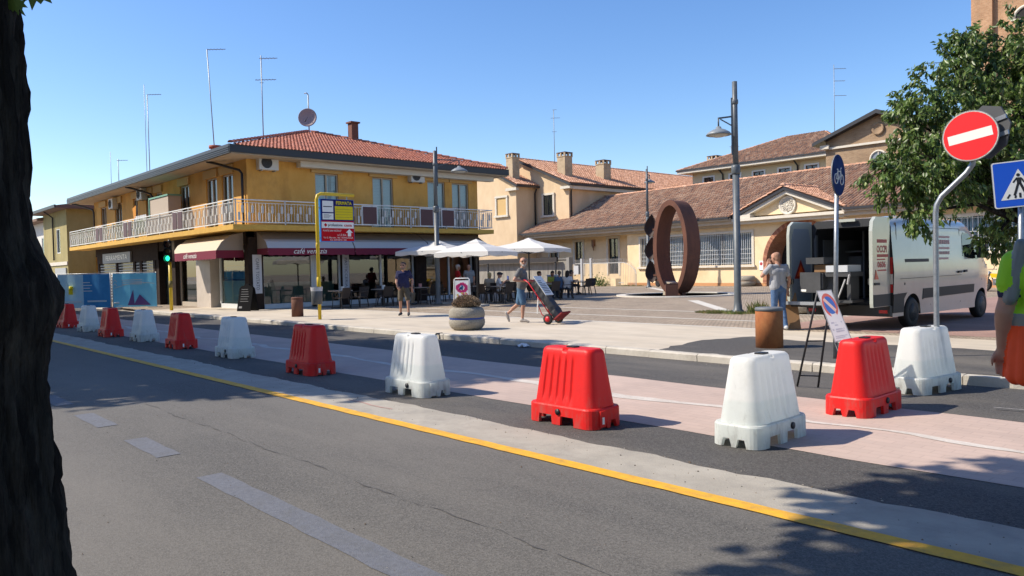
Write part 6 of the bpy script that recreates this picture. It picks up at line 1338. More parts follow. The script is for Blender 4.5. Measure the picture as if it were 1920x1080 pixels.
for y in ys:
    T_ = top(y); zb = .28 if y < 5.65 else .34
    if y >= 5.77: T_ = .98 if y < 5.85 else .80
    sec = []
    for f in fr_:
        z = zb+(T_-zb)*f; h = hwz(min(z, 2.1) if f < .9 else min(z,2.1))-narrow(y)
        if f > .9: h -= .20*((f-.9)/.1)**2.2
        sec.append((h, z))
    vs += [(cx+h, y, z) for h, z in sec]+[(cx-h, y, z) for h, z in sec[::-1]]
N = 2*nf; fs = []
for i in range(len(ys)-1):
    for j in range(N): fs.append((i*N+j, i*N+(j+1) % N, (i+1)*N+(j+1) % N, (i+1)*N+j))
fs += [tuple(range(N-1,-1,-1)), tuple((len(ys)-1)*N+j for j in range(N))]
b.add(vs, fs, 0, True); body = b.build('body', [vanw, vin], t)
# hollow load bay and wheel arches
c = MB(); c.prism([(cx-.83,.58),(cx+.83,.58),(cx+.83,2.0),(cx+.74,2.24),(cx-.74,2.24),(cx-.83,2.0)], 'y', -.3, 3.3, 0); cut = c.build('cut', vin)
c2 = MB(); 
for y in (.93, 4.82):
    for x in (cx-1.1, cx+.72): c2.cyl((x,y,.33),(x+.38,y,.33),.42,28,0)
cut2 = c2.build('cut2', vblk)
for q_ in (cut, cut2):
    q_.parent = t
    md = body.modifiers.new('b', 'BOOLEAN'); md.operation = 'DIFFERENCE'; md.object = q_; md.solver = 'EXACT'
bpy.context.view_layer.update()
me = bpy.data.meshes.new_from_object(body.evaluated_get(bpy.context.evaluated_depsgraph_get())); body.modifiers.clear(); body.data = me
for q_ in (cut, cut2): bpy.data.objects.remove(q_)
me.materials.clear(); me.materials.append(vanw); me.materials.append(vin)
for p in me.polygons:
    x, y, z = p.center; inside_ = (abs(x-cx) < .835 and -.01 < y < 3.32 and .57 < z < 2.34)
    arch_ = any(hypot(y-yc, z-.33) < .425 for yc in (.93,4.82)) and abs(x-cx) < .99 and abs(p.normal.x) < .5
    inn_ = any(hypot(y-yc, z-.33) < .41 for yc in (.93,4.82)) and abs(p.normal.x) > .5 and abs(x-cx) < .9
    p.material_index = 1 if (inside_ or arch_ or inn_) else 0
me.set_sharp_from_angle(angle=radians(32))
# wheels
wm = MB(); Xw = Matrix.Rotation(pi/2, 4, 'Y')
wm.lathe([(.0,-.11),(.2,-.11),(.30,-.10),(.335,-.06),(.335,.06),(.30,.10),(.205,.10)], 28, (0,0,0), 0, Xw); tyre = wm.mesh('tyre', black)
wm = MB(); wm.lathe([(.205,.10),(.205,.06),(.17,.05),(.08,.085),(.0,.09)], 24, (0,0,0), 0, Xw); 
for k in range(8): a = 2*pi*k/8; wm.cyl(Xw @ Vector((.15*cos(a),.15*sin(a),.06)), Xw @ Vector((.15*cos(a),.15*sin(a),.085)), .022, 6, 1)
rim = wm.mesh('rim', [mat('steel_rim', (0.12,0.125,0.13), .5), black])
for y in (.93, 4.82):
    for s in (1,-1):
        w_ = bpy.data.objects.new('wheel', None); C.objects.link(w_); w_.parent = t; w_.location = (cx+s*.865, y, .333); w_.rotation_euler = (0,0,0 if s > 0 else pi); inst(tyre,'tyre',w_); inst(rim,'rim',w_)
S_ = lambda y, z, d=.004: (cx+hwz(min(z,2.1))-narrow(y)+d, y, z)
def side(name, pts, mt, d=.005, sub=1):
    b = MB(); b.add([S_(y, z, d) for y, z in pts]+[S_(y, z, -.03) for y, z in pts], [tuple(range(len(pts)))]+[(i,(i+1) % len(pts),len(pts)+(i+1) % len(pts),len(pts)+i) for i in range(len(pts))]); return b.build(name, mt, t)
side('rubbing_strip', [(1.42,.60),(1.5,.62),(4.28,.66),(4.28,.86),(2.6,.85),(1.42,.84)], vblk, .012)
side('rubbing_strip', [(.0,.36),(.50,.36),(.50,.66),(.62,.78),(.0,.76)], vblk, .012)
side('sliding_rail', [(.55,1.44),(1.72,1.44),(1.72,1.51),(.55,1.51)], vblk, .008)
side('cab_window', [(3.62,1.55),(3.65,2.05),(3.74,2.12),(4.05,2.10),(4.58,1.72),(4.75,1.50),(4.45,1.47),(3.95,1.50)], vglass, .006)
for pts in ([(3.52,.45),(3.535,.45),(3.535,2.2),(3.52,2.2)], [(1.86,.45),(1.872,.45),(1.872,2.2),(1.86,2.2)], [(1.86,2.2),(3.52,2.2),(3.52,2.212),(1.86,2.212)], [(.22,.75),(.23,.75),(.23,2.3),(.22,2.3)], [(4.73,.95),(4.74,.95),(4.85,1.45),(4.835,1.45)], [(.3,1.08),(3.5,1.10),(3.5,1.108),(.3,1.088)]): side('door_seam', pts, seam, .003)
side('door_handle', [(3.62,1.16),(3.78,1.17),(3.78,1.22),(3.62,1.21)], vblk, .03); side('door_handle', [(3.28,1.15),(3.44,1.155),(3.44,1.205),(3.28,1.20)], vblk, .03)
b = MB(); b.box((cx+1.02,4.36,1.50),(cx+1.22,4.50,1.86)); b.bar((cx+.93,4.54,1.6),(cx+1.05,4.44,1.62),.1,.07); b.build('mirror', vblk, t); b = MB(); b.box((cx-1.22,4.36,1.50),(cx-1.02,4.50,1.86)); b.bar((cx-.93,4.54,1.6),(cx-1.05,4.44,1.62),.1,.07); b.build('mirror', vblk, t)
tl_r = mat('tail_light_red', (0.45,0.012,0.014), .2); tl_w = mat('tail_light_white', (0.65,0.60,0.56), .2)
for s in (1,-1):
    b = MB(); xo = cx+s*.985
    for z0, z1, mi in ((.80,.98,0),(.98,1.2,1),(1.2,1.38,0),(1.38,1.56,0)): b.box((xo-.075,-.022,z0),(xo-.02+.0*mi,.20+.06*(z1 < 1.3),z1-.006),mi)
    b.build('tail_light', [tl_r, tl_w], t)
side('fuel_flap', [(.5,.95),(.52,.95),(.52,1.0),(.5,1.0)], vblk, .004)
b = MB(); b.box((cx-.95,-.12,.30),(cx+.95,.02,.52)); b.build('rear_bumper', vblk, t); b = MB(); b.box((cx+.72,-.128,.36),(cx+.9,-.12,.43)); b.box((cx-.9,-.128,.36),(cx-.72,-.12,.43)); b.build('rear_reflector', tl_r, t)
b = MB(); b.box((cx-.2,-.09,2.36),(cx+.2,-.04,2.42)); b.build('rear_header', vanw, t)
b = MB(); 
for y in (1.0,): b.box((cx-.83,.02,.58),(cx-.775,.1,2.1)); b.build('door_pillar', mat('van_pillar_grey', (0.10,0.105,0.11), .5), t); b = MB(); b.box((cx+.775,.02,.58),(cx+.83,.1,2.1)); b.build('door_pillar', mat('van_pillar_grey', (0.10,0.105,0.11), .5), t)
# open rear doors
def rdoor(s):
    d = bpy.data.objects.new('rear_door', None); C.objects.link(d); d.parent = t; d.location = (cx+s*.885, -.03, 0); d.rotation_euler = (0,0,.06 if s > 0 else -.05)
    pr = [(0,.52),(-.86,.52),(-.88,.60),(-.88,2.1),(-.84,2.30),(-.70,2.40),(0,2.40)]
    b = MB(); b.prism(pr, 'x', -.035, .035); b.build('skin', vanw, d)
    o_ = .036
    b = MB(); b.prism([(-.02,.53),(-.855,.53),(-.865,.78),(-.02,.78)], 'x', s*o_, s*(o_+.012)); b.build('lower_trim', vblk, d)
    b = MB(); b.prism([(-.08,.62),(-.80,.62),(-.80,1.98),(-.70,2.24),(-.15,2.24),(-.08,2.0)], 'x', -s*o_, -s*(o_+.010)); b.build('lining', vgrey, d)
    b = MB(); b.bar((-s*.05,-.82,1.0),(-s*.05,-.82,1.12),.04,.06); b.build('latch', vblk, d)
    return d
dr = rdoor(1); dl = rdoor(-1)
lr = mat('van_red_lettering', (0.42,0.035,0.035), .5)
yx = lambda y, z: frame_mat((.0375, y, z), (0,1,0), (0,0,1))
text('lettering', 'OCCPI', .2, lr, dr, yx(-.42,1.72), width=.5, bold=.006); text('lettering', '0606', .17, lr, dr, yx(-.44,1.40), width=.42, bold=.006)
b = MB(); b.box((.036,-.66,1.86),(.0375,-.16,1.93)); b.box((.036,-.66,1.56),(.0375,-.1,1.62)); b.box((.036,-.66,1.50),(.0375,-.25,1.525)); b.box((.036,-.64,1.27),(.0375,-.2,1.30)); b.build('print', lr, dr)
b = MB(); b.prism([(-.80,1.10),(-.60,1.10),(-.74,1.30)], 'x', .036, .045); b.build('reflector', tl_r, dr); b = MB(); b.box((.036,-.82,.98),(.06,-.58,1.03)); b.build('handle', vblk, dr)
b = MB(); b.add([(.047,-.72,1.12),(.047,-.22,1.12),(.047,-.47,1.55)], [(0,1,2)], 0); b.add([(.049,-.62,1.17),(.049,-.32,1.17),(.049,-.47,1.44)], [(0,1,2)], 1); b.build('warning_triangle', [mat('triangle_dark_red', (0.28,0.015,0.01), .5), mat('triangle_orange', (0.80,0.10,0.015), .4)], dl)
# faded sign writing on the side
b = MB()
for i, (y0, y1, z0, z1) in enumerate(((2.05,2.95,1.98,2.03),(2.05,2.95,1.84,1.94),(2.1,2.9,1.72,1.77),(2.1,2.9,1.60,1.67),(2.25,2.8,1.48,1.53))):
    n = 9 if i in (1,3) else 1
    for k in range(n): a, c = y0+(y1-y0)*k/n, y0+(y1-y0)*(k+(.75 if n > 1 else 1))/n; b.add([S_(a,z0,.006),S_(c,z0,.006),S_(c,z1,.006),S_(a,z1,.006)], [(0,1,2,3)])
b.build('side_lettering', mat('van_faded_red', (0.50,0.30,0.27), .5), t, fix=False)
b = MB(); b.prism([(4.10,2.33),(5.07,1.45),(5.07,1.42),(4.05,2.33)], 'x', cx-.78, cx+.78); b.build('windscreen', vglass, t)
b = MB(); b.box((cx-.825,.4,.62),(cx-.80,3.2,2.0)); b.box((cx-.80,1.4,1.2),(cx-.35,3.1,1.25)); b.box((cx-.80,1.4,1.7),(cx-.40,3.1,1.74)); b.box((cx-.78,1.5,1.25),(cx-.45,2.2,1.6)); b.box((cx+.2,1.8,.6),(cx+.75,3.0,1.5)); b.bar((cx-.35,1.4,.6),(cx-.35,1.4,2.2),.04,.04); b.bar((cx+.1,1.2,2.1),(cx+.45,2.2,1.4),.03,.03); b.build('shelving', mat('van_shelf_grey', (0.11,0.115,0.12), .6), t)
b = MB(); b.cyl((cx+.25,1.0,2.2),(cx+.25,1.0,2.235),.06,12); b.build('roof_lamp', mat('roof_lamp_amber', (0.6,0.35,0.08), .4), t)
# tail lift platform
b = MB(); b.box((cx-1.02,-1.05,.555),(cx+.10,-.13,.60)); b.box((cx-1.02,-1.05,.60),(cx+.1,-.98,.625)); b.box((cx-1.0,-.9,.50),(cx+.05,-.13,.554),1); b.build('tail_lift_platform', [mat('lift_plate', (0.34,0.36,0.38), .45, metal=.5), vblk], t)
# ------------------------------------------------------------------ machine standing in the van doorway
mg = mat('machine_dark_grey', (0.045,0.047,0.05), .55); mw = mat('machine_white', (0.50,0.52,0.54), .45)
t = thing('copier_machine', 'big dark grey and white copying machine being unloaded from the van', 'copier', (-7.74,16.45,.725), .0)
b = MB(); b.box((-.52,-.42,.22),(-.06,-.38,.66)); b.box((-.5,-.38,.30),(-.02,.3,.64)); b.build('lid_panel', mat('machine_lid', (0.06,0.062,0.066), .6, (0.04,0.042,0.045), 3), t)
b = MB(); b.box((.03,-.35,.66),(.50,.3,.80)); b.build('white_cover', mw, t); b = MB(); b.box((.0,-.33,.56),(.55,.3,.655)); b.box((-.03,-.2,.04),(.16,.25,.56)); b.box((.42,-.2,.04),(.5,.2,.56)); b.box((-.1,-.25,.0),(.55,.3,.05)); b.build('body', mg, t)
b = MB(); b.bar((.25,-.3,.05),(.45,-.35,.5),.03,.02); b.bar((.5,-.35,.4),(.56,-.4,.6),.03,.03); b.build('arm', mat('machine_arm', (0.45,0.45,0.46), .4), t)
b = MB(); b.box((-.44,-.30,.84),(-.04,.2,.98)); b.build('tray', mg, t); b = MB(); b.box((-.30,-.2,.66),(-.02,.2,.82)); tag(b.build('carton', mat('brown_cardboard', (0,0,0)), t))
b = MB(); b.box((-.50,-.424,.24),(-.38,-.421,.29)); b.build('label_sticker', white_sheet, t)
t = thing('hanging_vest', 'yellow work vest hanging inside the dark van', 'vest', (-7.25,18.9,1.9)); b = MB(); b.add([(-.12,0,.25),(.12,0,.25),(.15,.0,-.3),(.02,.05,-.34),(-.14,0,-.3)], [(0,1,2,3,4)]); b.build('cloth', mat('dim_yellow', (0.35,0.35,0.03), .8), t)
# ------------------------------------------------------------------ motorcycles
def bike(loc, rz, lab, cat, col, scooter):
    t = thing('scooter' if scooter else 'motorcycle', lab, cat, loc, rz); R_ = .27 if scooter else .31; wbx = .62 if scooter else .68
    for s in (-1,1):
        b = MB(); X = Matrix.Translation((s*wbx,0,R_)) @ Matrix.Rotation(pi/2, 4, 'X'); b.lathe([(R_-.10,-.05),(R_-.02,-.05),(R_,0),(R_-.02,.05),(R_-.10,.05),(R_-.12,0)], 24, (0,0,0), 0, X); b.lathe([(0,-.04),(.05,-.04),(.05,.04),(0,.04)], 10, (0,0,0), 1, X)
        for k in range(8): a = pi*k/4; b.tube([X @ Vector((.04*cos(a),.04*sin(a),0)), X @ Vector(((R_-.1)*cos(a),(R_-.1)*sin(a),0))], .008, 4, 1)
        b.build('wheel', [black, steel], t)
    bm_ = mat('bike_'+lab.split()[0]+'_paint', col, .3, coat=.5)
    b = MB(); b.cyl((-wbx,.06,R_),(-.42,.06,.85),.025,8); b.cyl((-wbx,-.06,R_),(-.42,-.06,.85),.025,8); b.bar((-.43,-.33,.98),(-.43,.33,.98),.03,.03); b.tube([(-.40,.33,.98),(-.34,.36,.98)],.025,6); b.build('fork', steel, t)
    b = MB(); b.ell((-.52,0,.82),(.11,.10,.11),12,8); b.build('headlight', mat('bike_lens', (0.4,0.42,0.42), .15), t)
    if scooter:
        b = MB(); b.prism([(-.62,.30),(-.45,.30),(-.30,.85),(-.36,1.05),(-.46,1.02),(-.58,.62)], 'y', -.19, .19); b.prism([(-.45,.22),(.2,.22),(.75,.45),(.85,.62),(.15,.68),(.0,.36),(-.45,.34)], 'y', -.17, .17); b.build('fairing', bm_, t)
        b = MB(); b.prism([(.0,.66),(.86,.64),(.9,.74),(.45,.80),(.05,.74)], 'y', -.16, .16); b.build('saddle', black, t)
        b = MB(); b.prism([(-.42,1.05),(-.30,1.03),(-.24,1.32),(-.32,1.36)], 'y', -.2, .2); b.build('leg_cover', mat('dark_apron', (0.03,0.032,0.035), .7), t)
    else:
        b = MB(); b.prism([(-.36,.80),(-.05,.78),(.10,.70),(.02,.60),(-.28,.62)], 'y', -.13, .13); b.prism([(.28,.60),(.72,.66),(.75,.74),(.35,.72)], 'y', -.10, .10); b.prism([(-.90,.66),(-.48,.70),(-.5,.73),(-.9,.69)], 'y', -.07, .07); b.build('fuel_tank', bm_, t)
        b = MB(); b.prism([(-.02,.74),(.62,.74),(.72,.80),(.2,.80)], 'y', -.11, .11); b.build('saddle', black, t)
        b = MB(); b.box((-.22,-.14,.28),(.14,.14,.56)); b.cyl((-.05,-.17,.4),(-.05,.17,.4),.10,12); b.tube([(-.2,.1,.35),(.1,.14,.26),(.5,.16,.34),(.75,.16,.40)],.04,8); b.build('engine', mat('engine_alloy', (0.28,0.28,0.29), .35, metal=.7), t)
        b = MB(); b.tube([(-.42,0,.80),(-.2,0,.30),(.2,0,.26),(.3,0,.66),(-.3,0,.74)], .025, 6, 0, True, None, True); b.bar((.2,.07,.30),(wbx,.07,R_),.05,.03); b.bar((.2,-.07,.30),(wbx,-.07,R_),.05,.03); b.tube([(-.43,.28,1.0),(-.40,.30,1.14)],.01,5); b.build('frame', dark_metal, t)
    b = MB(); b.ell((-.38,.36,1.18),(.03,.06,.045),8,6); b.ell((-.38,-.36,1.18),(.03,.06,.045),8,6); b.build('mirror', black, t)
    return t
bike((-31.9,42.9,.115), 2.9, 'black scooter with a leg cover parked behind the rusty ring', 'scooter', (0.014,0.014,0.016), True)
bike((-10.55,38.3,.12), -.3, 'yellow motorcycle parked by the hall wall beyond the van', 'motorcycle', (0.68,0.42,0.01), False)
bike((-11.9,38.9,.12), -.25, 'dark motorcycle half hidden by the front of the van', 'motorcycle', (0.05,0.07,0.05), False)
# ------------------------------------------------------------------ trees
bark = mat('dark_bark', (0.016,0.014,0.013), .95, (0.075,0.066,0.055), 16, bump=1.0, bscale=60, dirt=(0.012,0.011,0.010), dscale=9, stretch=(1,1,.16), contrast=(.42,.75), spec=.08)
leafs = [mat('leaf_mid', (0.125,0.20,0.042), .38, trans=.38), mat('leaf_dark', (0.07,0.125,0.028), .38, trans=.32), mat('leaf_light', (0.23,0.30,0.085), .38, trans=.35), mat('leaf_olive', (0.10,0.125,0.045), .5, trans=.3)]
def leaves_mesh(name, pts, dirs, Ls, Ws, rng, weights=(5,4,2,2)):
    """one folded leaf (two quads) per point"""
    n = len(pts); d = dirs/np.linalg.norm(dirs, axis=1)[:,None]
    rnd = rng.normal(size=(n,3)); s = np.cross(d, rnd); s /= np.linalg.norm(s, axis=1)[:,None]; u = np.cross(s, d)
    L_, W_ = Ls[:,None], Ws[:,None]
    a = pts; m_ = pts+d*L_*.45-u*L_*.03; t_ = pts+d*L_-u*L_*.10
    l = pts+d*L_*.42-s*W_*.5+u*W_*.16; r_ = pts+d*L_*.42+s*W_*.5+u*W_*.16
    V = np.stack([a, l, t_, r_, m_], 1).reshape(-1,3); b0 = np.arange(n)*5
    F = np.stack([np.stack([b0, b0+1, b0+4],1), np.stack([b0+1, b0+2, b0+4],1), np.stack([b0, b0+4, b0+3],1), np.stack([b0+4, b0+2, b0+3],1)],1).reshape(-1,3)
    me = bpy.data.meshes.new(name); me.vertices.add(len(V)); me.vertices.foreach_set('co', V.ravel()); me.loops.add(F.size); me.loops.foreach_set('vertex_index', F.ravel().astype(np.int32)); me.polygons.add(len(F)); me.polygons.foreach_set('loop_start', np.arange(0, F.size, 3, dtype=np.int32))
    for q in leafs: me.materials.append(q)
    w = np.array(weights)/sum(weights); mi = np.repeat(rng.choice(4, n, p=w), 4); me.polygons.foreach_set('material_index', mi.astype(np.int32)); me.update(calc_edges=True); me.validate(); return me
rng = np.random.default_rng(12)
BLOB = [(-4.25,16.26,3.87,1.46),(-4.72,14.98,3.81,1.03),(-4.64,16.17,5.1,0.84),(-4.23,16.63,5.43,0.74),(-5.0,15.48,5.21,0.37),(-5.11,14.73,4.41,0.52),(-5.35,14.3,4.16,0.34),(-5.03,13.87,3.42,0.68),(-5.34,13.51,3.1,0.34),(-5.07,13.5,3.02,0.4),(-4.68,13.94,2.98,0.50),(-4.24,14.73,3.15,0.74),(-4.83,13.46,2.39,0.23),(-4.33,15.35,1.92,0.23),(-4.21,16.24,2.3,0.5),(-3.96,17.34,4.44,1.66),(-3.69,16.83,2.75,1.1),(-5.41,14.21,3.56,0.3),(-4.87,15.78,5.62,0.22),(-2.6,17.6,3.9,1.6),(-3.0,16.0,4.6,1.3)]
tx, ty = -4.0, 16.15
tr_ = thing('leafy_tree', 'bushy green tree with drooping leaves behind the no entry sign', 'tree', (tx,ty,.12))
P_, D_ = [], []; twigs = MB()
for (x,y,z,r) in BLOB:
    vol = r**2; nt = int(95*vol)+12
    for k in range(nt):
        v = rng.normal(size=3); v /= np.linalg.norm(v); v *= r*rng.uniform(.2,.92)**.6
        s = np.array([x,y,z])+v; out = v/np.linalg.norm(v)*.7+rng.normal(size=3)*.35; out[2] -= .15; out /= np.linalg.norm(out); ln = rng.uniform(.15,.34); e = s+out*ln+np.array([0,0,-.12*ln])
        if rng.random() < .5: twigs.tube([tuple(s-out*.15), tuple(s+out*ln*.6), tuple(e)], [.008,.006,.003], 3)
        nl = rng.integers(20,36)
        for q in range(nl):
            f = rng.uniform(0,1.05); P_.append(s+(e-s)*f+rng.normal(size=3)*.03); D_.append(out*.35+rng.normal(size=3)*.38+np.array([0,0,-.75]))
P_, D_ = np.array(P_), np.array(D_); n = len(P_)
me = leaves_mesh('crown', P_-np.array([tx,ty,.12]), D_, rng.uniform(.085,.14,n), rng.uniform(.038,.062,n), rng)
o = bpy.data.objects.new('crown', me); C.objects.link(o); o.parent = tr_
tw_ = twigs.build('twigs', bark, tr_, True); tw_['kind'] = 'stuff'
b = MB(); b.tube([(tx,ty,.1),(tx+.02,ty,1.2),(tx-.03,ty+.05,2.3)], [.17,.135,.12], 12); b.build('trunk', bark, tr_, True)
b = MB()
for (x,y,z,r) in BLOB[:17:1]:
    p0_, p1_ = Vector((tx-.03,ty+.05,2.2)), Vector((x,y,z)); mm_ = p0_.lerp(p1_,.5)+Vector((0,0,.25)); b.tube([p0_,mm_,p1_], [.06,.035,.012], 6)
b.build('limbs', bark, tr_, True)
# near row of plane trees; only the first trunk is in view, the crowns above throw the shade on the road
def crown(seed, c, rad, ncl, per, size):
    g_ = np.random.default_rng(seed); Pp, Dd = [], []
    for k in range(ncl):
        v = g_.normal(size=3); v /= np.linalg.norm(v); v *= g_.uniform(.1,1)**.42; cc = np.array(c)+v*np.array(rad); cr = g_.uniform(.35,.75)
        for q in range(per):
            w = g_.normal(size=3); w /= np.linalg.norm(w); Pp.append(cc+w*cr*g_.uniform(.2,1)); Dd.append(w*.5+g_.normal(size=3)*.5+np.array([0,0,-.4]))
    Pp, Dd = np.array(Pp), np.array(Dd); n = len(Pp); return leaves_mesh('crown', Pp, Dd, g_.uniform(.8,1.2,n)*size, g_.uniform(.7,1.1,n)*size, g_)
def fg_trunk(seed, H=6.0, rad=.364):
    rr = random.Random(seed); b = MB(); na, nh = 200, 220; vs = []
    ph = [rr.uniform(0,6.28) for _ in range(12)]
    for j in range(nh+1):
        z = H*j/nh
        base = rad+.16*math.exp(-z/.55)+.065*math.exp(-((z-1.56)/.15)**2)+.05*max(0,1-z/1.9)-.010*z*.5
        for i in range(na):
            a = 2*pi*i/na; w = a+.04*sin(z*1.3+ph[0])+.02*sin(z*3.1+ph[1])
            rg = .016*(1-abs(sin(19*w+1.2*sin(z*1.1+ph[2])))*2)+.010*(1-2*abs(sin(37*w+1.5*sin(z*2.3+ph[3]))))+.008*sin(53*w+z*9+ph[4])*sin(z*7+a*3)+.006*sin(3*w+ph[5])
            rg += .007*sin(z*38+5*sin(9*a)+ph[6])*max(0,sin(23*a+z*3+ph[7]))+rr.uniform(-.004,.004)
            vs.append(((base+rg)*cos(a),(base+rg)*sin(a),z))
    fs = [(j*na+i, j*na+(i+1) % na, (j+1)*na+(i+1) % na, (j+1)*na+i) for j in range(nh) for i in range(na)]
    b.add(vs, fs, 0, True); return b.mesh('trunk', bark)
fx, fy = -2.86, .14
ft = thing('plane_tree', 'thick dark ridged tree trunk filling the left edge of the photo', 'tree', (fx,fy,.0))
inst(fg_trunk(2), 'trunk', ft)
o = bpy.data.objects.new('crown', crown(4, (0.1,0.1,6.7), (3.75,3.75,1.9), 1100, 60, .22)); C.objects.link(o); o.parent = ft
b = MB(); rr = random.Random(3)
for k in range(9): a = 2*pi*k/9; b.tube([(0,0,4.6),(1.2*cos(a),1.2*sin(a),5.9),(2.7*cos(a),2.7*sin(a),6.6+rr.uniform(-.4,1))], [.16,.09,.03], 7)
b.build('limbs', bark, ft)
# the few lobed leaves hanging in view
lob = [(0,0),(.10,.03),(.20,-.02),(.17,.08),(.30,.10),(.22,.17),(.28,.30),(.16,.27),(.12,.34),(.06,.30),(0,.46),(-.06,.30),(-.12,.34),(-.16,.27),(-.28,.30),(-.22,.17),(-.30,.10),(-.17,.08),(-.20,-.02),(-.10,.03)]
hl = mat('hanging_leaf', (0.10,0.16,0.03), .5, trans=.55)
lm = MB(); lm.add([(x*.55,.06*abs(x)-.05*z*z,-z*.55) for x, z in lob]+[(0,0,-.08)], [(20, i, (i+1) % 20) for i in range(20)]); lm = lm.mesh('hanging_leaf', hl, fix=False)
fwv, rtv = Vector((-.741,.671,0)), Vector((.671,.741,0))
b = MB(); p_ = fwv*2.3+rtv*(-1.62); b.tube([(p_.x-fx-.5,p_.y-fy-.2,3.4),(p_.x-fx-.1,p_.y-fy,2.95),(p_.x-fx+.15,p_.y-fy+.1,2.75)], [.02,.012,.006], 6); b.build('twig', bark, ft)
for (lat, z, rz, sc, tl) in ((-1.40,2.505,.75,.34,.3),(-1.46,2.455,.3,.2,-.5),(-1.33,2.52,1.1,.26,.9)):
    p_ = fwv*2.3+rtv*lat; o = inst(lm, 'hanging_leaf', ft, (p_.x-fx, p_.y-fy, z), rz, (sc,sc,sc)); o.rotation_euler = (.25, tl*.4, .84+rz*.3)
cm = [crown(20+k, (0,0,8.6), (5.0,3.9,4.1), 700, 42, .26) for k in range(2)]
b = MB(); b.tube([(0,0,0),(.05,0,3),(0,.1,6),(0,0,9)], [.36,.28,.2,.06], 14); tkm = b.mesh('trunk', bark)
for i, (x, y, lab) in enumerate(((-19.8,-.5,'next plane tree along the near side of the road, out of view'),(-28.8,-.6,'second plane tree along the near side of the road'),(-37.8,-.5,'third plane tree along the near side of the road'),(-46.5,-.6,'farthest plane tree along the near side of the road'),(9.5,-2.0,'plane tree behind the camera on the near verge'))):
    t = thing('plane_tree', lab, 'tree', (x,y,0), (i % 2)*pi, 'plane trees along the near verge'); inst(tkm, 'trunk', t); o = bpy.data.objects.new('crown', cm[i % 2]); C.objects.link(o); o.parent = t
ft['group'] = 'plane trees along the near verge'
# weeds
grm = [mat('grass_green', (0.10,0.14,0.03), .8, trans=.2), mat('grass_dry', (0.24,0.19,0.08), .9, trans=.2)]
def tuft(loc, rx, ry, h, n, name, seed, kind=True):
    rr = random.Random(seed); b = MB()
    for i in range(n):
        a, q = rr.uniform(0,2*pi), sqrt(rr.random()); x, y = rx*q*cos(a), ry*q*sin(a); hh = h*rr.uniform(.3,1)*(1-.5*q); lx, ly = rr.uniform(-.5,.5)*hh, rr.uniform(-.5,.5)*hh; w = rr.uniform(.006,.014); c, s = cos(a*3), sin(a*3)
        b.add([(x-w*c,y-w*s,0),(x+w*c,y+w*s,0),(x+lx*.5+w*.7*c,y+ly*.5+w*.7*s,hh*.6),(x+lx,y+ly,hh),(x+lx*.5-w*.7*c,y+ly*.5-w*.7*s,hh*.6)], [(0,1,2,3,4)], rr.choice((0,0,1)))
    o = b.build(name, grm, None, False, False); o.location = loc; o['kind'] = 'stuff'; return o
tuft((-12.9,20.3,.12), 1.0, .45, .16, 1100, 'grass', 3); tuft((-12.0,20.75,.12), .35, .3, .55, 380, 'tall_grass', 4); tuft((-36.0,44.3,.12), 1.3, .2, .2, 300, 'grass_edge', 6)
def bush(loc, label, r, h, n, seed):
    rr = np.random.default_rng(seed); pts = np.column_stack([rr.normal(size=n)*r*.5, rr.normal(size=n)*r*.5, np.abs(rr.normal(size=n))*h*.45]); d = rr.normal(size=(n,3))+np.array([0,0,.6])
    t = thing('weed_bush', label, 'weed', loc); o = bpy.data.objects.new('foliage', leaves_mesh('foliage', pts, d, rr.uniform(.1,.22,n), rr.uniform(.04,.08,n), rr)); C.objects.link(o); o.parent = t
    b = MB(); [b.tube([(0,0,0),(rr.normal()*r*.4,rr.normal()*r*.4,h*.7)], .012, 4) for k in range(7)]; b.build('stems', bark, t)
bush((-38.6,43.9,.12), 'green weed bush growing at the foot of the white pales', .55, .8, 380, 5)
bush((-12.1,36.5,.12), 'green plant beside the yellow motorcycle front wheel', .4, .7, 260, 8)
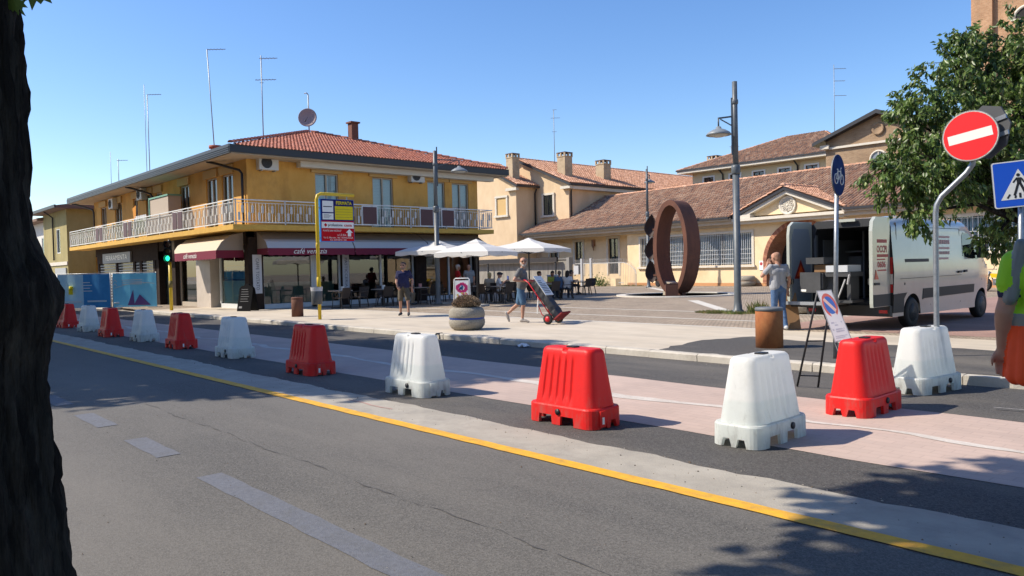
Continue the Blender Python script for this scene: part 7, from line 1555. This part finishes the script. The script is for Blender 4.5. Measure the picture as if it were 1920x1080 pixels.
# ------------------------------------------------------------------ people
skin = mat('skin', (0.42,0.22,0.145), .6, subs=.1); 
def person(label, loc, rz, J, cols, vox=.013, s=1.0, sleeves='short', legs='shorts', hair='short', beard=False, extras=None, zb=None, group=None, cat='person', shirt_long=0.0, skin_m=None):
    D = dict(hip=(0,0,.93), hl=(-.09,0,.92), hr=(.09,0,.92), kl=(-.10,.02,.50), kr=(.10,.02,.50), al=(-.10,-.03,.085), ar=(.10,-.03,.085), tl=(-.12,.14,.03), tr=(.12,.14,.03),
             belly=(0,.025,1.08), chest=(0,.005,1.30), neck=(0,-.015,1.46), head=(0,.025,1.635), look=(0,1,0),
             sl=(-.185,-.01,1.415), sr=(.185,-.01,1.415), el=(-.245,-.03,1.14), er=(.245,-.03,1.14), wl=(-.255,.06,.90), wr=(.255,.06,.90), handl=(-.1,.1,-1), handr=(.1,.1,-1), fist=False, bellyr=.125, lwear=None)
    D.update(J); V3 = {k: Vector(v) for k, v in D.items() if isinstance(v, tuple)}
    caps = []
    def cp_(a, b_, ra, rb, tg): caps.append((Vector(a)*s, Vector(b_)*s, ra*s, rb*s, tg))
    hip, belly, chest, neck = V3['hip'], V3['belly'], V3['chest'], V3['neck']
    ax = (V3['sr']-V3['sl']).normalized(); ah = (V3['hr']-V3['hl']).normalized()
    br = D['bellyr']
    sh, pt = 'shirt', 'pants'
    cp_(chest-ax*.095, chest+ax*.095, .118, .118, sh); cp_(belly-ax*.06, belly+ax*.06, br, br, sh); cp_(chest-ax*.06, belly-ax*.05, .122, br, sh); cp_(chest+ax*.06, belly+ax*.05, .122, br, sh)
    cp_(belly-ah*.07, hip.lerp(belly,.25-shirt_long)-ah*.085, br*.97, .122, sh); cp_(belly+ah*.07, hip.lerp(belly,.25-shirt_long)+ah*.085, br*.97, .122, sh)
    cp_(V3['sl']*.92+chest*.08, neck-Vector((0,0,.03)), .062, .055, sh); cp_(V3['sr']*.92+chest*.08, neck-Vector((0,0,.03)), .062, .055, sh)
    cp_(V3['sl'], chest-ax*.1, .068, .10, sh); cp_(V3['sr'], chest+ax*.1, .068, .10, sh)
    cp_(hip-ah*.07, hip+ah*.07, .112, .112, pt)
    for S in 'lr':
        h, k, a, t_ = V3['h'+S], V3['k'+S], V3['a'+S], V3['t'+S]
        if legs == 'shorts':
            cp_(h, h.lerp(k,.88), .103, .092, pt); cp_(h, k, .088, .056, 'skin'); cp_(k, a, .052, .036, 'skin'); cp_(k.lerp(a,.12)-(t_-a).normalized()*.012, k.lerp(a,.5)-(t_-a).normalized()*.018, .05, .044, 'skin')
            cp_(a+(k-a)*.06, a, .038, .04, 'sock')
        else:
            cp_(h, k, .098, .068, pt); cp_(k, a+(k-a)*.03, .064, .052, pt); cp_(k.lerp(a,.15)-(t_-a).normalized()*.012, k.lerp(a,.5)-(t_-a).normalized()*.016, .062, .056, pt)
        d = (t_-a); fl = Vector((d.x,d.y,d.z)).normalized(); heel = a-fl*.035+Vector((0,0,-.035))*(1 if abs(fl.z) < .7 else 0)
        cp_(heel, a.lerp(t_,.6), .046, .042, 'shoe'); cp_(a.lerp(t_,.45), t_, .042, .032, 'shoe'); cp_(a, heel, .043, .043, 'shoe')
        sh_, e, w = V3['s'+S], V3['e'+S], V3['w'+S]
        if sleeves == 'short': cp_(sh_, sh_.lerp(e,.62), .066, .060, sh); cp_(sh_, e, .05, .042, 'skin'); cp_(e, w, .043, .029, 'skin'); cp_(e.lerp(w,.1), e.lerp(w,.4), .045, .042, 'skin')
        else: cp_(sh_, e, .064, .052, sh); cp_(e, e.lerp(w,.9), .052, .042, sh); cp_(e, w, .043, .029, 'skin')
        hd = Vector(D['hand'+S]).normalized(); sd = hd.cross((w-e).normalized()); sd = sd if sd.length > .1 else hd.cross(Vector((0,1,0))); sd.normalize(); pn = hd.cross(sd)
        cp_(w, w+hd*.045+sd*.0, .028, .03, 'skin'); cp_(w+hd*.04-sd*.022, w+hd*.085-sd*.026, .02, .018, 'skin'); cp_(w+hd*.04+sd*.022, w+hd*.085+sd*.026, .02, .018, 'skin')
        for q, (o_, ln) in enumerate(((-.032,.062),(-.011,.075),(.011,.07),(.032,.052))):
            b0 = w+hd*.088+sd*o_; cu = .9 if D['fist'] else .3
            m1 = b0+(hd*cos(cu)+pn*sin(cu))*ln*.55; m2 = m1+(hd*cos(cu*2.2)+pn*sin(cu*2.2))*ln*.5; cp_(b0-hd*.01, m1, .0105, .0095, 'skin'); cp_(m1, m2, .0095, .008, 'skin')
        th0 = w+hd*.03-sd*.028; th1 = th0+(hd*.7-sd*.55+pn*.45).normalized()*.045; cp_(th0, th1, .014, .012, 'skin'); cp_(th1, th1+(hd*.8-sd*.1+pn*.5).normalized()*.03, .012, .009, 'skin')
    lk = V3['look'].normalized(); rx = lk.cross(Vector((0,0,1))); rx = rx.normalized() if rx.length > .1 else Vector((1,0,0)); ux = rx.cross(lk); H = V3['head']
    P = lambda x, y, z: H+rx*x+lk*y+ux*z
    cp_(neck-Vector((0,0,.03)), P(0,-.02,-.06), .056, .054, 'skin'); cp_(P(0,-.035,.03), P(0,.02,.03), .088, .083, 'skin'); cp_(P(0,-.01,.01), P(0,.035,-.04), .08, .068, 'skin'); cp_(P(0,.045,-.075), P(0,.055,-.085), .048, .042, 'skin')
    cp_(P(0,.098,.0), P(0,.112,-.032), .012, .016, 'skin'); cp_(P(-.082,-.005,.0), P(-.084,-.01,-.03), .018, .014, 'skin'); cp_(P(.082,-.005,.0), P(.084,-.01,-.03), .018, .014, 'skin')
    for x in (-.032,.032): cp_(P(x,.088,.008), P(x,.089,.008), .011, .011, 'eye'); cp_(P(x-.014,.092,.03), P(x+.014,.092,.03), .007, .007, 'hair' if hair != 'bald' else 'skin')
    cp_(P(-.02,.094,-.062), P(.02,.094,-.062), .008, .008, 'lip')
    if hair == 'short': cp_(P(0,-.045,.045), P(0,.012,.055), .092, .085, 'hair'); cp_(P(0,-.05,.02), P(0,-.05,-.03), .083, .07, 'hair')
    if hair == 'crop': cp_(P(0,-.045,.042), P(0,.0,.05), .0905, .086, 'hair'); cp_(P(0,-.05,.01), P(0,-.045,-.03), .082, .066, 'hair')
    if hair == 'thin': cp_(P(0,-.05,.03), P(0,-.05,-.03), .085, .07, 'hair')
    if hair == 'long': cp_(P(0,-.04,.04), P(0,.01,.055), .097, .088, 'hair'); cp_(P(0,-.06,.0), P(0,-.08,-.14), .085, .075, 'hair'); cp_(P(-.06,-.03,.0), P(-.06,-.05,-.12), .05, .05, 'hair'); cp_(P(.06,-.03,.0), P(.06,-.05,-.12), .05, .05, 'hair')
    if hair == 'bob': cp_(P(0,-.04,.04), P(0,.01,.055), .098, .09, 'hair'); cp_(P(0,-.05,.0), P(0,-.05,-.06), .092, .085, 'hair')
    if hair == 'cap': cp_(P(0,-.03,.055), P(0,.02,.06), .092, .09, 'hair'); cp_(P(0,.09,.06), P(0,.15,.05), .05, .03, 'hair')
    if beard: cp_(P(0,.045,-.08), P(0,.066,-.10), .055, .047, 'beard'); cp_(P(-.045,.02,-.05), P(0,.06,-.10), .045, .04, 'beard'); cp_(P(.045,.02,-.05), P(0,.06,-.10), .045, .04, 'beard')
    for e_ in (extras or []): cp_(*e_)
    b = MB()
    for a, c, ra, rb, tg in caps:
        d = c-a; L_ = d.length
        if L_ < 1e-4: d = Vector((0,0,1e-3)); L_ = 1e-3
        M_ = d.to_track_quat('Z', 'Y').to_matrix().to_4x4(); M_.translation = a
        pr = [(max(1e-5, ra*sin(pi/2*k/4)), -ra*cos(pi/2*k/4)) for k in range(5)]+[(max(1e-5, rb*cos(pi/2*k/4)), L_+rb*sin(pi/2*k/4)) for k in range(5)]
        b.lathe(pr, 12, (0,0,0), 0, M_)
    o = b.build('person', skin); rm = o.modifiers.new('r', 'REMESH'); rm.mode = 'VOXEL'; rm.voxel_size = vox; rm.use_smooth_shade = True
    sm = o.modifiers.new('s', 'SMOOTH'); sm.factor = .5; sm.iterations = 2
    bpy.context.view_layer.update(); me = bpy.data.meshes.new_from_object(o.evaluated_get(bpy.context.evaluated_depsgraph_get())); o.modifiers.clear(); o.data = me
    n = len(me.polygons); ct = np.empty(n*3); me.polygons.foreach_get('center', ct); ct = ct.reshape(-1,3); best = np.full(n, 1e9); idx = np.zeros(n, int)
    tags = sorted({c[4] for c in caps})
    for a, c, ra, rb, tg in caps:
        a_, d_ = np.array(a), np.array(c-a); L2 = max(1e-9, d_@d_); t_ = np.clip((ct-a_)@d_/L2, 0, 1); dist = np.linalg.norm(ct-a_-t_[:,None]*d_, axis=1)-(ra+(rb-ra)*t_)
        if tg in ('eye','lip','hair','beard','vest','strap','hiv','wband'): dist -= .004
        mk = dist < best; best[mk] = dist[mk]; idx[mk] = tags.index(tg)
    if zb:
        for nm_, lo_, hi_ in zb:
            q = np.isin(idx, [tags.index(k) for k in ('vest','hiv','wband') if k in tags]) & (ct[:,2] >= lo_*s) & (ct[:,2] < hi_*s); idx[q] = tags.index(nm_)
    me.materials.clear()
    for tg in tags: me.materials.append(skin_m or skin if tg == 'skin' else cols.get(tg) or DEFC[tg])
    me.polygons.foreach_set('material_index', idx.astype(np.int32)); me.polygons.foreach_set('use_smooth', np.ones(n, bool)); me.update()
    o.location = loc; o.rotation_euler = (0,0,rz); tag(o, label, cat, group); o['P'] = 0; del o['P']
    return o, P, s
cl = lambda n, c, c2=None, **k: mat(n, c, .9, c2, **k)
DEFC = dict(skin=skin, sock=cl('grey_sock', (0.10,0.10,0.10)), shoe=cl('dark_shoe', (0.045,0.048,0.055)), eye=mat('eye_dark', (0.03,0.02,0.018), .2), lip=cl('lip', (0.36,0.14,0.11)), hair=cl('dark_hair', (0.03,0.022,0.018)), beard=cl('grey_beard', (0.42,0.37,0.33)), shirt=None, pants=None)
def glasses(o, P, s, m_, big):
    b = MB()
    for x in (-.034,.034):
        if big: b.add([tuple(P(x+.026*cos(2*pi*k/12), .104-.012*abs(x)/.034, .008+.02*sin(2*pi*k/12))*s) for k in range(12)], [tuple(range(12))])
        b.tube([P(x+.027*cos(2*pi*k/12), .103-.012*abs(x)/.034, .008+.021*sin(2*pi*k/12))*s for k in range(12)], .004, 4, 0, False, None, True)
    b.bar(P(-.06,.09,.014)*s, P(-.088,-.02,.012)*s, .005,.006); b.bar(P(.06,.09,.014)*s, P(.088,-.02,.012)*s, .005,.006); b.bar(P(-.008,.102,.012)*s,P(.008,.102,.012)*s,.005,.006)
    b.build('sunglasses' if big else 'glasses', m_, o)
TOCAM = -2.307; TORIGHT = -.736; AWAY = .835
# 1 walking man in navy polo, facing the camera
navyc = cl('navy_polo', (0.012,0.013,0.055), (0.02,0.022,0.075), scale=14); khaki = cl('khaki_shorts', (0.085,0.07,0.045), (0.11,0.09,0.06), scale=12)
o, P, s = person('man in a navy polo and khaki shorts walking towards the camera in sunglasses', (-21.45,14.55,.125), TOCAM-.12,
    dict(hl=(-.09,.0,.92), kl=(-.17,.16,.51), al=(-.19,.18,.085), tl=(-.22,.35,.035), kr=(.11,.05,.50), ar=(.14,-.07,.085), tr=(.16,.08,.03), el=(-.27,-.10,1.15), wl=(-.27,.02,.91), er=(.235,.02,1.14), wr=(.16,.20,.96), handr=(-.5,.4,-.7), look=(.06,1,0), bellyr=.135),
    dict(shirt=navyc, pants=khaki, hair=cl('brown_hair', (0.05,0.035,0.025)), beard=cl('stubble', (0.22,0.15,0.11))), .0115, 1.02, hair='crop', beard=True)
glasses(o, P, s, mat('dark_lens', (0.006,0.006,0.008), .1), True)
# 2 man pushing the hand truck
greyt = cl('grey_tee', (0.115,0.115,0.115), (0.15,0.15,0.15), scale=14); denim = cl('denim_shorts', (0.045,0.105,0.19), (0.075,0.15,0.25), scale=18)
o, P, s = person('bearded man in a grey T-shirt and denim shorts pushing a red hand truck', (-15.5,14.35,.125), TORIGHT-.25,
    dict(hip=(0,.02,.93), hl=(-.09,0,.92), hr=(.09,.02,.92), kl=(-.10,-.08,.50), al=(-.09,-.42,.22), tl=(-.10,-.36,.04), kr=(.10,.10,.50), ar=(.10,.06,.085), tr=(.11,.23,.03),
         belly=(0,.06,1.08), chest=(0,.06,1.30), neck=(0,.06,1.46), head=(.02,.10,1.635), sl=(-.185,.05,1.41), sr=(.19,.04,1.41), el=(-.25,.02,1.14), wl=(-.14,.28,1.10), er=(.34,-.08,1.16), wr=(.20,.18,1.12), handl=(.2,1,-.1), handr=(-.35,1,.05), fist=True, look=(.92,.4,-.02), bellyr=.15),
    dict(shirt=greyt, pants=denim, shoe=cl('pale_trainer', (0.36,0.33,0.30)), sock=cl('white_sock', (0.5,0.5,0.5)), hair=cl('grey_hair', (0.10,0.08,0.07))), .0115, 1.02, hair='thin', beard=True)
glasses(o, P, s, mat('glasses_frame', (0.03,0.015,0.012), .3), False)
# hand truck
tred = mat('truck_red', (0.50,0.012,0.02), .4)
t = thing('hand_truck', 'red two wheeled hand truck tilted back with a wrapped black load', 'hand truck', (-14.42,14.50,.125), TORIGHT-.60)
hv = Vector((0,-.62,.80)).normalized(); up_h = Vector((0,.80,.62)).normalized()
A0 = Vector((0,.13,.14)); X = Matrix((Vector((1,0,0)), up_h, hv)).transposed().to_4x4(); X.translation = A0   # local: z up the frame, y to its front
b = MB()
for x in (-.2,.2): b.tube([(x,0,0),(x,0,1.22),(x*.8,-.06,1.34),(x*.5,-.12,1.40)], .017, 8, 0, True, X)
b.tube([(-.1,-.12,1.40),(.1,-.12,1.40)], .017, 8, 0, True, X)
for z in (.1,.45,.8,1.1): b.tube([(-.2,0,z),(.2,0,z)], .013, 6, 0, True, X)
for x in (-.2,.2): b.tube([(x,0,.75),(x,-.13,.6),(x,-.20,.3),(x,-.10,.02)], .013, 6, 0, True, X)
b.build('frame', tred, t)
b = MB(); b.box((-.23,.0,-.03),(.23,.34,-.015),0,X); [b.box((-.23+.09*k,.0,-.055),(-.19+.09*k,.34,-.031),0,X) for k in range(6)]; b.build('toe_plate', mat('toe_plate_red', (0.24,0.02,0.022), .6), t)
for sx in (-1,1):
    b = MB(); Xw2 = Matrix.Translation((sx*.27,.02,.14)) @ Matrix.Rotation(pi/2, 4, 'Y'); b.lathe([(.075,-.035),(.115,-.04),(.14,-.02),(.14,.02),(.115,.04),(.075,.035)], 22, (0,0,0), 0, Xw2); b.lathe([(.0,-.042),(.074,-.042),(.074,.042),(.0,.042)], 16, (0,0,0), 1, Xw2)
    b.build('wheel', [black, tred], t)
b = MB(); b.cyl((-.3,.02,.14),(.3,.02,.14),.012,8); b.build('axle', steel, t)
t2 = thing('wrapped_load', 'long black wrapped bundle with a white printed sheet on the hand truck', 'bundle', t.location, TORIGHT-.60)
b = MB(); vs = []; rr = random.Random(2); sec = [(-.19,.02),(.19,.02),(.20,.10),(.14,.19),(-.14,.19),(-.20,.10)]
for k in range(13):
    z = .0+1.16*k/12
    for (x, y) in sec: vs.append(tuple(X @ Vector((x*(1-.1*(k/12))+rr.uniform(-.012,.012), y+rr.uniform(-.012,.012), z))))
b.add(vs, [(k*6+j, k*6+(j+1) % 6, (k+1)*6+(j+1) % 6, (k+1)*6+j) for k in range(12) for j in range(6)]+[tuple(range(6)), tuple(72+j for j in range(6))]); b.build('bundle', mat('black_wrap', (0.02,0.021,0.023), .55), t2)
b = MB(); b.box((-.20,.215,.62),(.20,.225,1.26),0,X); b.build('sheet', white_sheet, t2)
b = MB()
for i in range(8): b.box((-.14+(.12 if i > 5 else 0),.226,.70+.055*i),(.15,.228,.72+.055*i),0,X)
b.build('print', ink, t2)
b = MB(); b.bar(X @ Vector((.2,-.02,.72)), X @ Vector((.22,-.02,.72))+Vector((.03,0,-.42)), .035,.006); b.build('strap', mat('white_strap', (0.5,0.5,0.48), .7), t2)
# 3 man in jeans from behind, hand to his ear
o, P, s = person('bald man in a light grey T-shirt and jeans seen from behind, phone at his ear', (-8.62,15.75,.125), AWAY+.25,
    dict(hl=(-.09,0,.92), kl=(-.08,.05,.50), al=(-.07,-.0,.085), tl=(-.10,.15,.03), kr=(.10,.0,.50), ar=(.11,-.10,.085), tr=(.15,.04,.03), el=(-.36,.08,1.22), wl=(-.17,.16,1.46), handl=(.35,-.2,1), er=(.26,-.03,1.13), wr=(.27,.05,.89), head=(-.03,.05,1.625), look=(-.25,1,-.25), sl=(-.19,0,1.42), bellyr=.13, fist=False),
    dict(shirt=cl('light_grey_tee', (0.30,0.31,0.33), (0.34,0.35,0.37), scale=14), pants=cl('blue_jeans', (0.045,0.10,0.21), (0.09,0.16,0.30), scale=10), shoe=cl('white_trainer', (0.55,0.55,0.55)), hair=cl('shaved_hair', (0.30,0.165,0.11))), .0115, .985, legs='long', hair='thin')
b = MB(); b.box((-.115,.10,1.545),(-.10,.13,1.66)); b.build('phone', black, o)
b = MB(); b.tube([(.27+.034*cos(2*pi*k/12),.04+.034*sin(2*pi*k/12),.93) for k in range(12)], .01, 6, 0, False, None, True); b.build('wrist_watch', black, o)
# 4 road worker at the right edge, back to the camera
hiv = mat('hi_vis_yellow', (0.30,0.62,0.008), .7, (0.26,0.56,0.006), 5); hio = mat('hi_vis_orange', (0.85,0.075,0.006), .7, (0.75,0.06,0.005), 5); refl = mat('reflective_grey', (0.16,0.18,0.175), .4)
wx, wy = -1.205, 5.445; ws = 1.12
vest = [((-.10,-.01,1.33),(.10,-.01,1.33),.145,.145,'vest'),((-.07,.0,1.33),(-.06,.02,1.13),.150,.155,'vest'),((.07,.0,1.33),(.06,.02,1.13),.150,.155,'vest'),((-.08,.01,1.12),(.08,.01,1.12),.15,.15,'vest'),
        ((-.20,-.065,1.50),(-.25,-.055,1.22),.034,.032,'strap'),((.17,-.085,1.50),(.222,-.082,1.22),.030,.030,'strap'),
        ((-.205,-.012,1.405),(-.235,-.02,1.30),.072,.068,'vest'),((.205,-.012,1.405),(.235,-.02,1.30),.072,.068,'vest')]
for k in range(14): a = 2*pi*k/14; vest.append(((.16*cos(a),.105*sin(a)+.005,1.16),(.195*cos(a),.135*sin(a)+.01,.80),.055,.05,'hiv'))
vest.append(((-.05,.005,1.0),(.05,.005,.9),.13,.13,'wband'))
o, P, s = person('road worker in a yellow and orange high visibility vest seen from behind', (wx,wy,.01), AWAY-.15,
    dict(hl=(-.01,0,.92), hr=(.16,0,.92), kl=(.10,.02,.50), kr=(.26,.02,.50), al=(.14,-.03,.085), ar=(.30,-.03,.085), tl=(.13,.14,.03), tr=(.31,.14,.03), el=(-.262,-.01,1.15), wl=(-.222,.10,.945), handl=(.14,.30,-1), er=(.30,-.02,1.14), wr=(.26,.06,.90), bellyr=.14), dict(shirt=cl('navy_tee', (0.012,0.013,0.05)), pants=cl('work_trousers', (0.5,0.05,0.01)), vest=hiv, hiv=hio, wband=refl, strap=refl, shoe=DEFC['shoe']), .0105, ws, legs='long', hair='crop', extras=vest, shirt_long=.2, zb=(('vest',1.135,2),('wband',1.07,1.135),('hiv',0,1.07)))
text('lettering', 'Sol', .115, mat('vest_print', (0.008,0.05,0.045), .7), o, frame_mat(Vector((-.085,-.172,1.455))*ws, (1,.05,0), (0,.12,1)), .25, 'CENTER', bold=.004)
text('lettering', 'soluzioni per', .05, MATS['vest_print'], o, frame_mat(Vector((-.03,-.176,1.39))*ws, (1,.02,0), (0,.1,1)), .2, 'CENTER')
# ---- café customers
def stand(label, x, y, rz, shirt, pants, hr, hcol, sl='short', jj=None, bd=False):
    return person(label, (x,y,.125), rz, dict(jj or {}), dict(shirt=shirt, pants=pants, hair=hcol), .019, .98, sl, 'long', hr, bd)
grh = cl('white_grey_hair', (0.42,0.40,0.37)); dkh = DEFC['hair']; blond = cl('blonde_hair', (0.46,0.34,0.16))
stand('older man in a red polo standing under the parasol, turned to his neighbour', -28.0,22.0, TORIGHT+.3, cl('red_polo', (0.42,0.012,0.015)), cl('dark_trousers', (0.025,0.03,0.04)), 'short', grh, jj=dict(er=(.24,.08,1.16), wr=(.12,.30,1.08), handr=(-.3,1,0), el=(-.24,.06,1.16), wl=(-.12,.30,1.08), handl=(.3,1,0)))
stand('older man in a checked shirt standing beside the man in red', -27.55,22.3, TOCAM-.2, cl('grey_check', (0.20,0.23,0.27), (0.30,0.33,0.36), scale=40), cl('grey_trousers', (0.06,0.06,0.065)), 'thin', cl('brown_grey_hair', (0.16,0.12,0.09)), jj=dict(er=(.24,.06,1.16), wr=(.14,.28,1.1), handr=(-.3,1,0)))
SEAT = dict(hip=(0,-.05,.52), hl=(-.09,-.03,.51), hr=(.09,-.03,.51), kl=(-.11,.40,.50), kr=(.11,.40,.50), al=(-.11,.36,.09), ar=(.11,.36,.09), tl=(-.12,.53,.03), tr=(.12,.53,.03), belly=(0,-.03,.68), chest=(0,-.05,.90), neck=(0,-.05,1.06), head=(0,-.0,1.235), sl=(-.185,-.05,1.015), sr=(.185,-.05,1.015), el=(-.24,.02,.76), er=(.24,.02,.76), wl=(-.16,.25,.79), wr=(.16,.25,.79), handl=(.2,1,0), handr=(-.2,1,0))
def sit(label, x, y, rz, shirt, pants, hr, hcol, jj=None, sl='short'):
    J = dict(SEAT); J.update(jj or {}); return person(label, (x,y,.125), rz, J, dict(shirt=shirt, pants=pants, hair=hcol), .019, .98, sl, 'long', hr, group='customers seated at the terrace tables')
whs = cl('white_shirt', (0.60,0.60,0.60)); dpt = cl('dark_denim', (0.03,0.04,0.07)); bei = cl('beige_trousers', (0.22,0.17,0.12))
sit('grey haired man in a yellow shirt seated under the shaded parasol', -28.1,19.1, TORIGHT-.2, cl('yellow_shirt', (0.55,0.30,0.01)), bei, 'thin', grh)
sit('blonde woman in a pale beige top seen from behind by the dark pillar', -26.75,22.85, AWAY+.2, cl('pale_beige_top', (0.40,0.33,0.24)), dpt, 'bob', blond)
sit('seated man in a white T-shirt and dark cap reading by the grey wall', -26.1,22.9, TORIGHT+.1, whs, bei, 'cap', cl('dark_cap', (0.02,0.02,0.025)), dict(wr=(.10,.30,.98), handr=(-.1,1,.3), wl=(-.10,.30,.98)))
b = MB(); b.box((-.16,.36,.98),(.16,.40,1.16)); o = tag(b.build('newspaper', mat('blue_magazine', (0.03,0.10,0.45), .5)), 'blue magazine held by the seated man in a cap', 'magazine'); o.location = (-26.1,22.9,.125); o.rotation_euler = (0,0,TORIGHT+.1)
sit('dark haired man in a white shirt seated just behind the hand truck man', -26.6,25.9, TORIGHT-.4, whs, dpt, 'short', dkh)
sit('dark haired person in a lime green top seated behind the hand truck', -26.3,26.5, TOCAM+.3, cl('lime_top', (0.32,0.36,0.05)), dpt, 'bob', dkh)
sit('person in a blue shirt seated facing away beside the woman in white', -25.75,26.4, AWAY, cl('blue_shirt', (0.06,0.11,0.20)), dpt, 'short', cl('brown_grey_hair', (0,0,0)))
sit('woman with long black hair and white top seated at the end of the right parasol', -25.4,26.6, AWAY-.4, whs, dpt, 'long', dkh)
sit('customer in an orange top seated by the white pales', -29.2,30.9, TORIGHT-.1, cl('orange_top', (0.50,0.18,0.05)), dpt, 'short', cl('brown_hair', (0,0,0)))
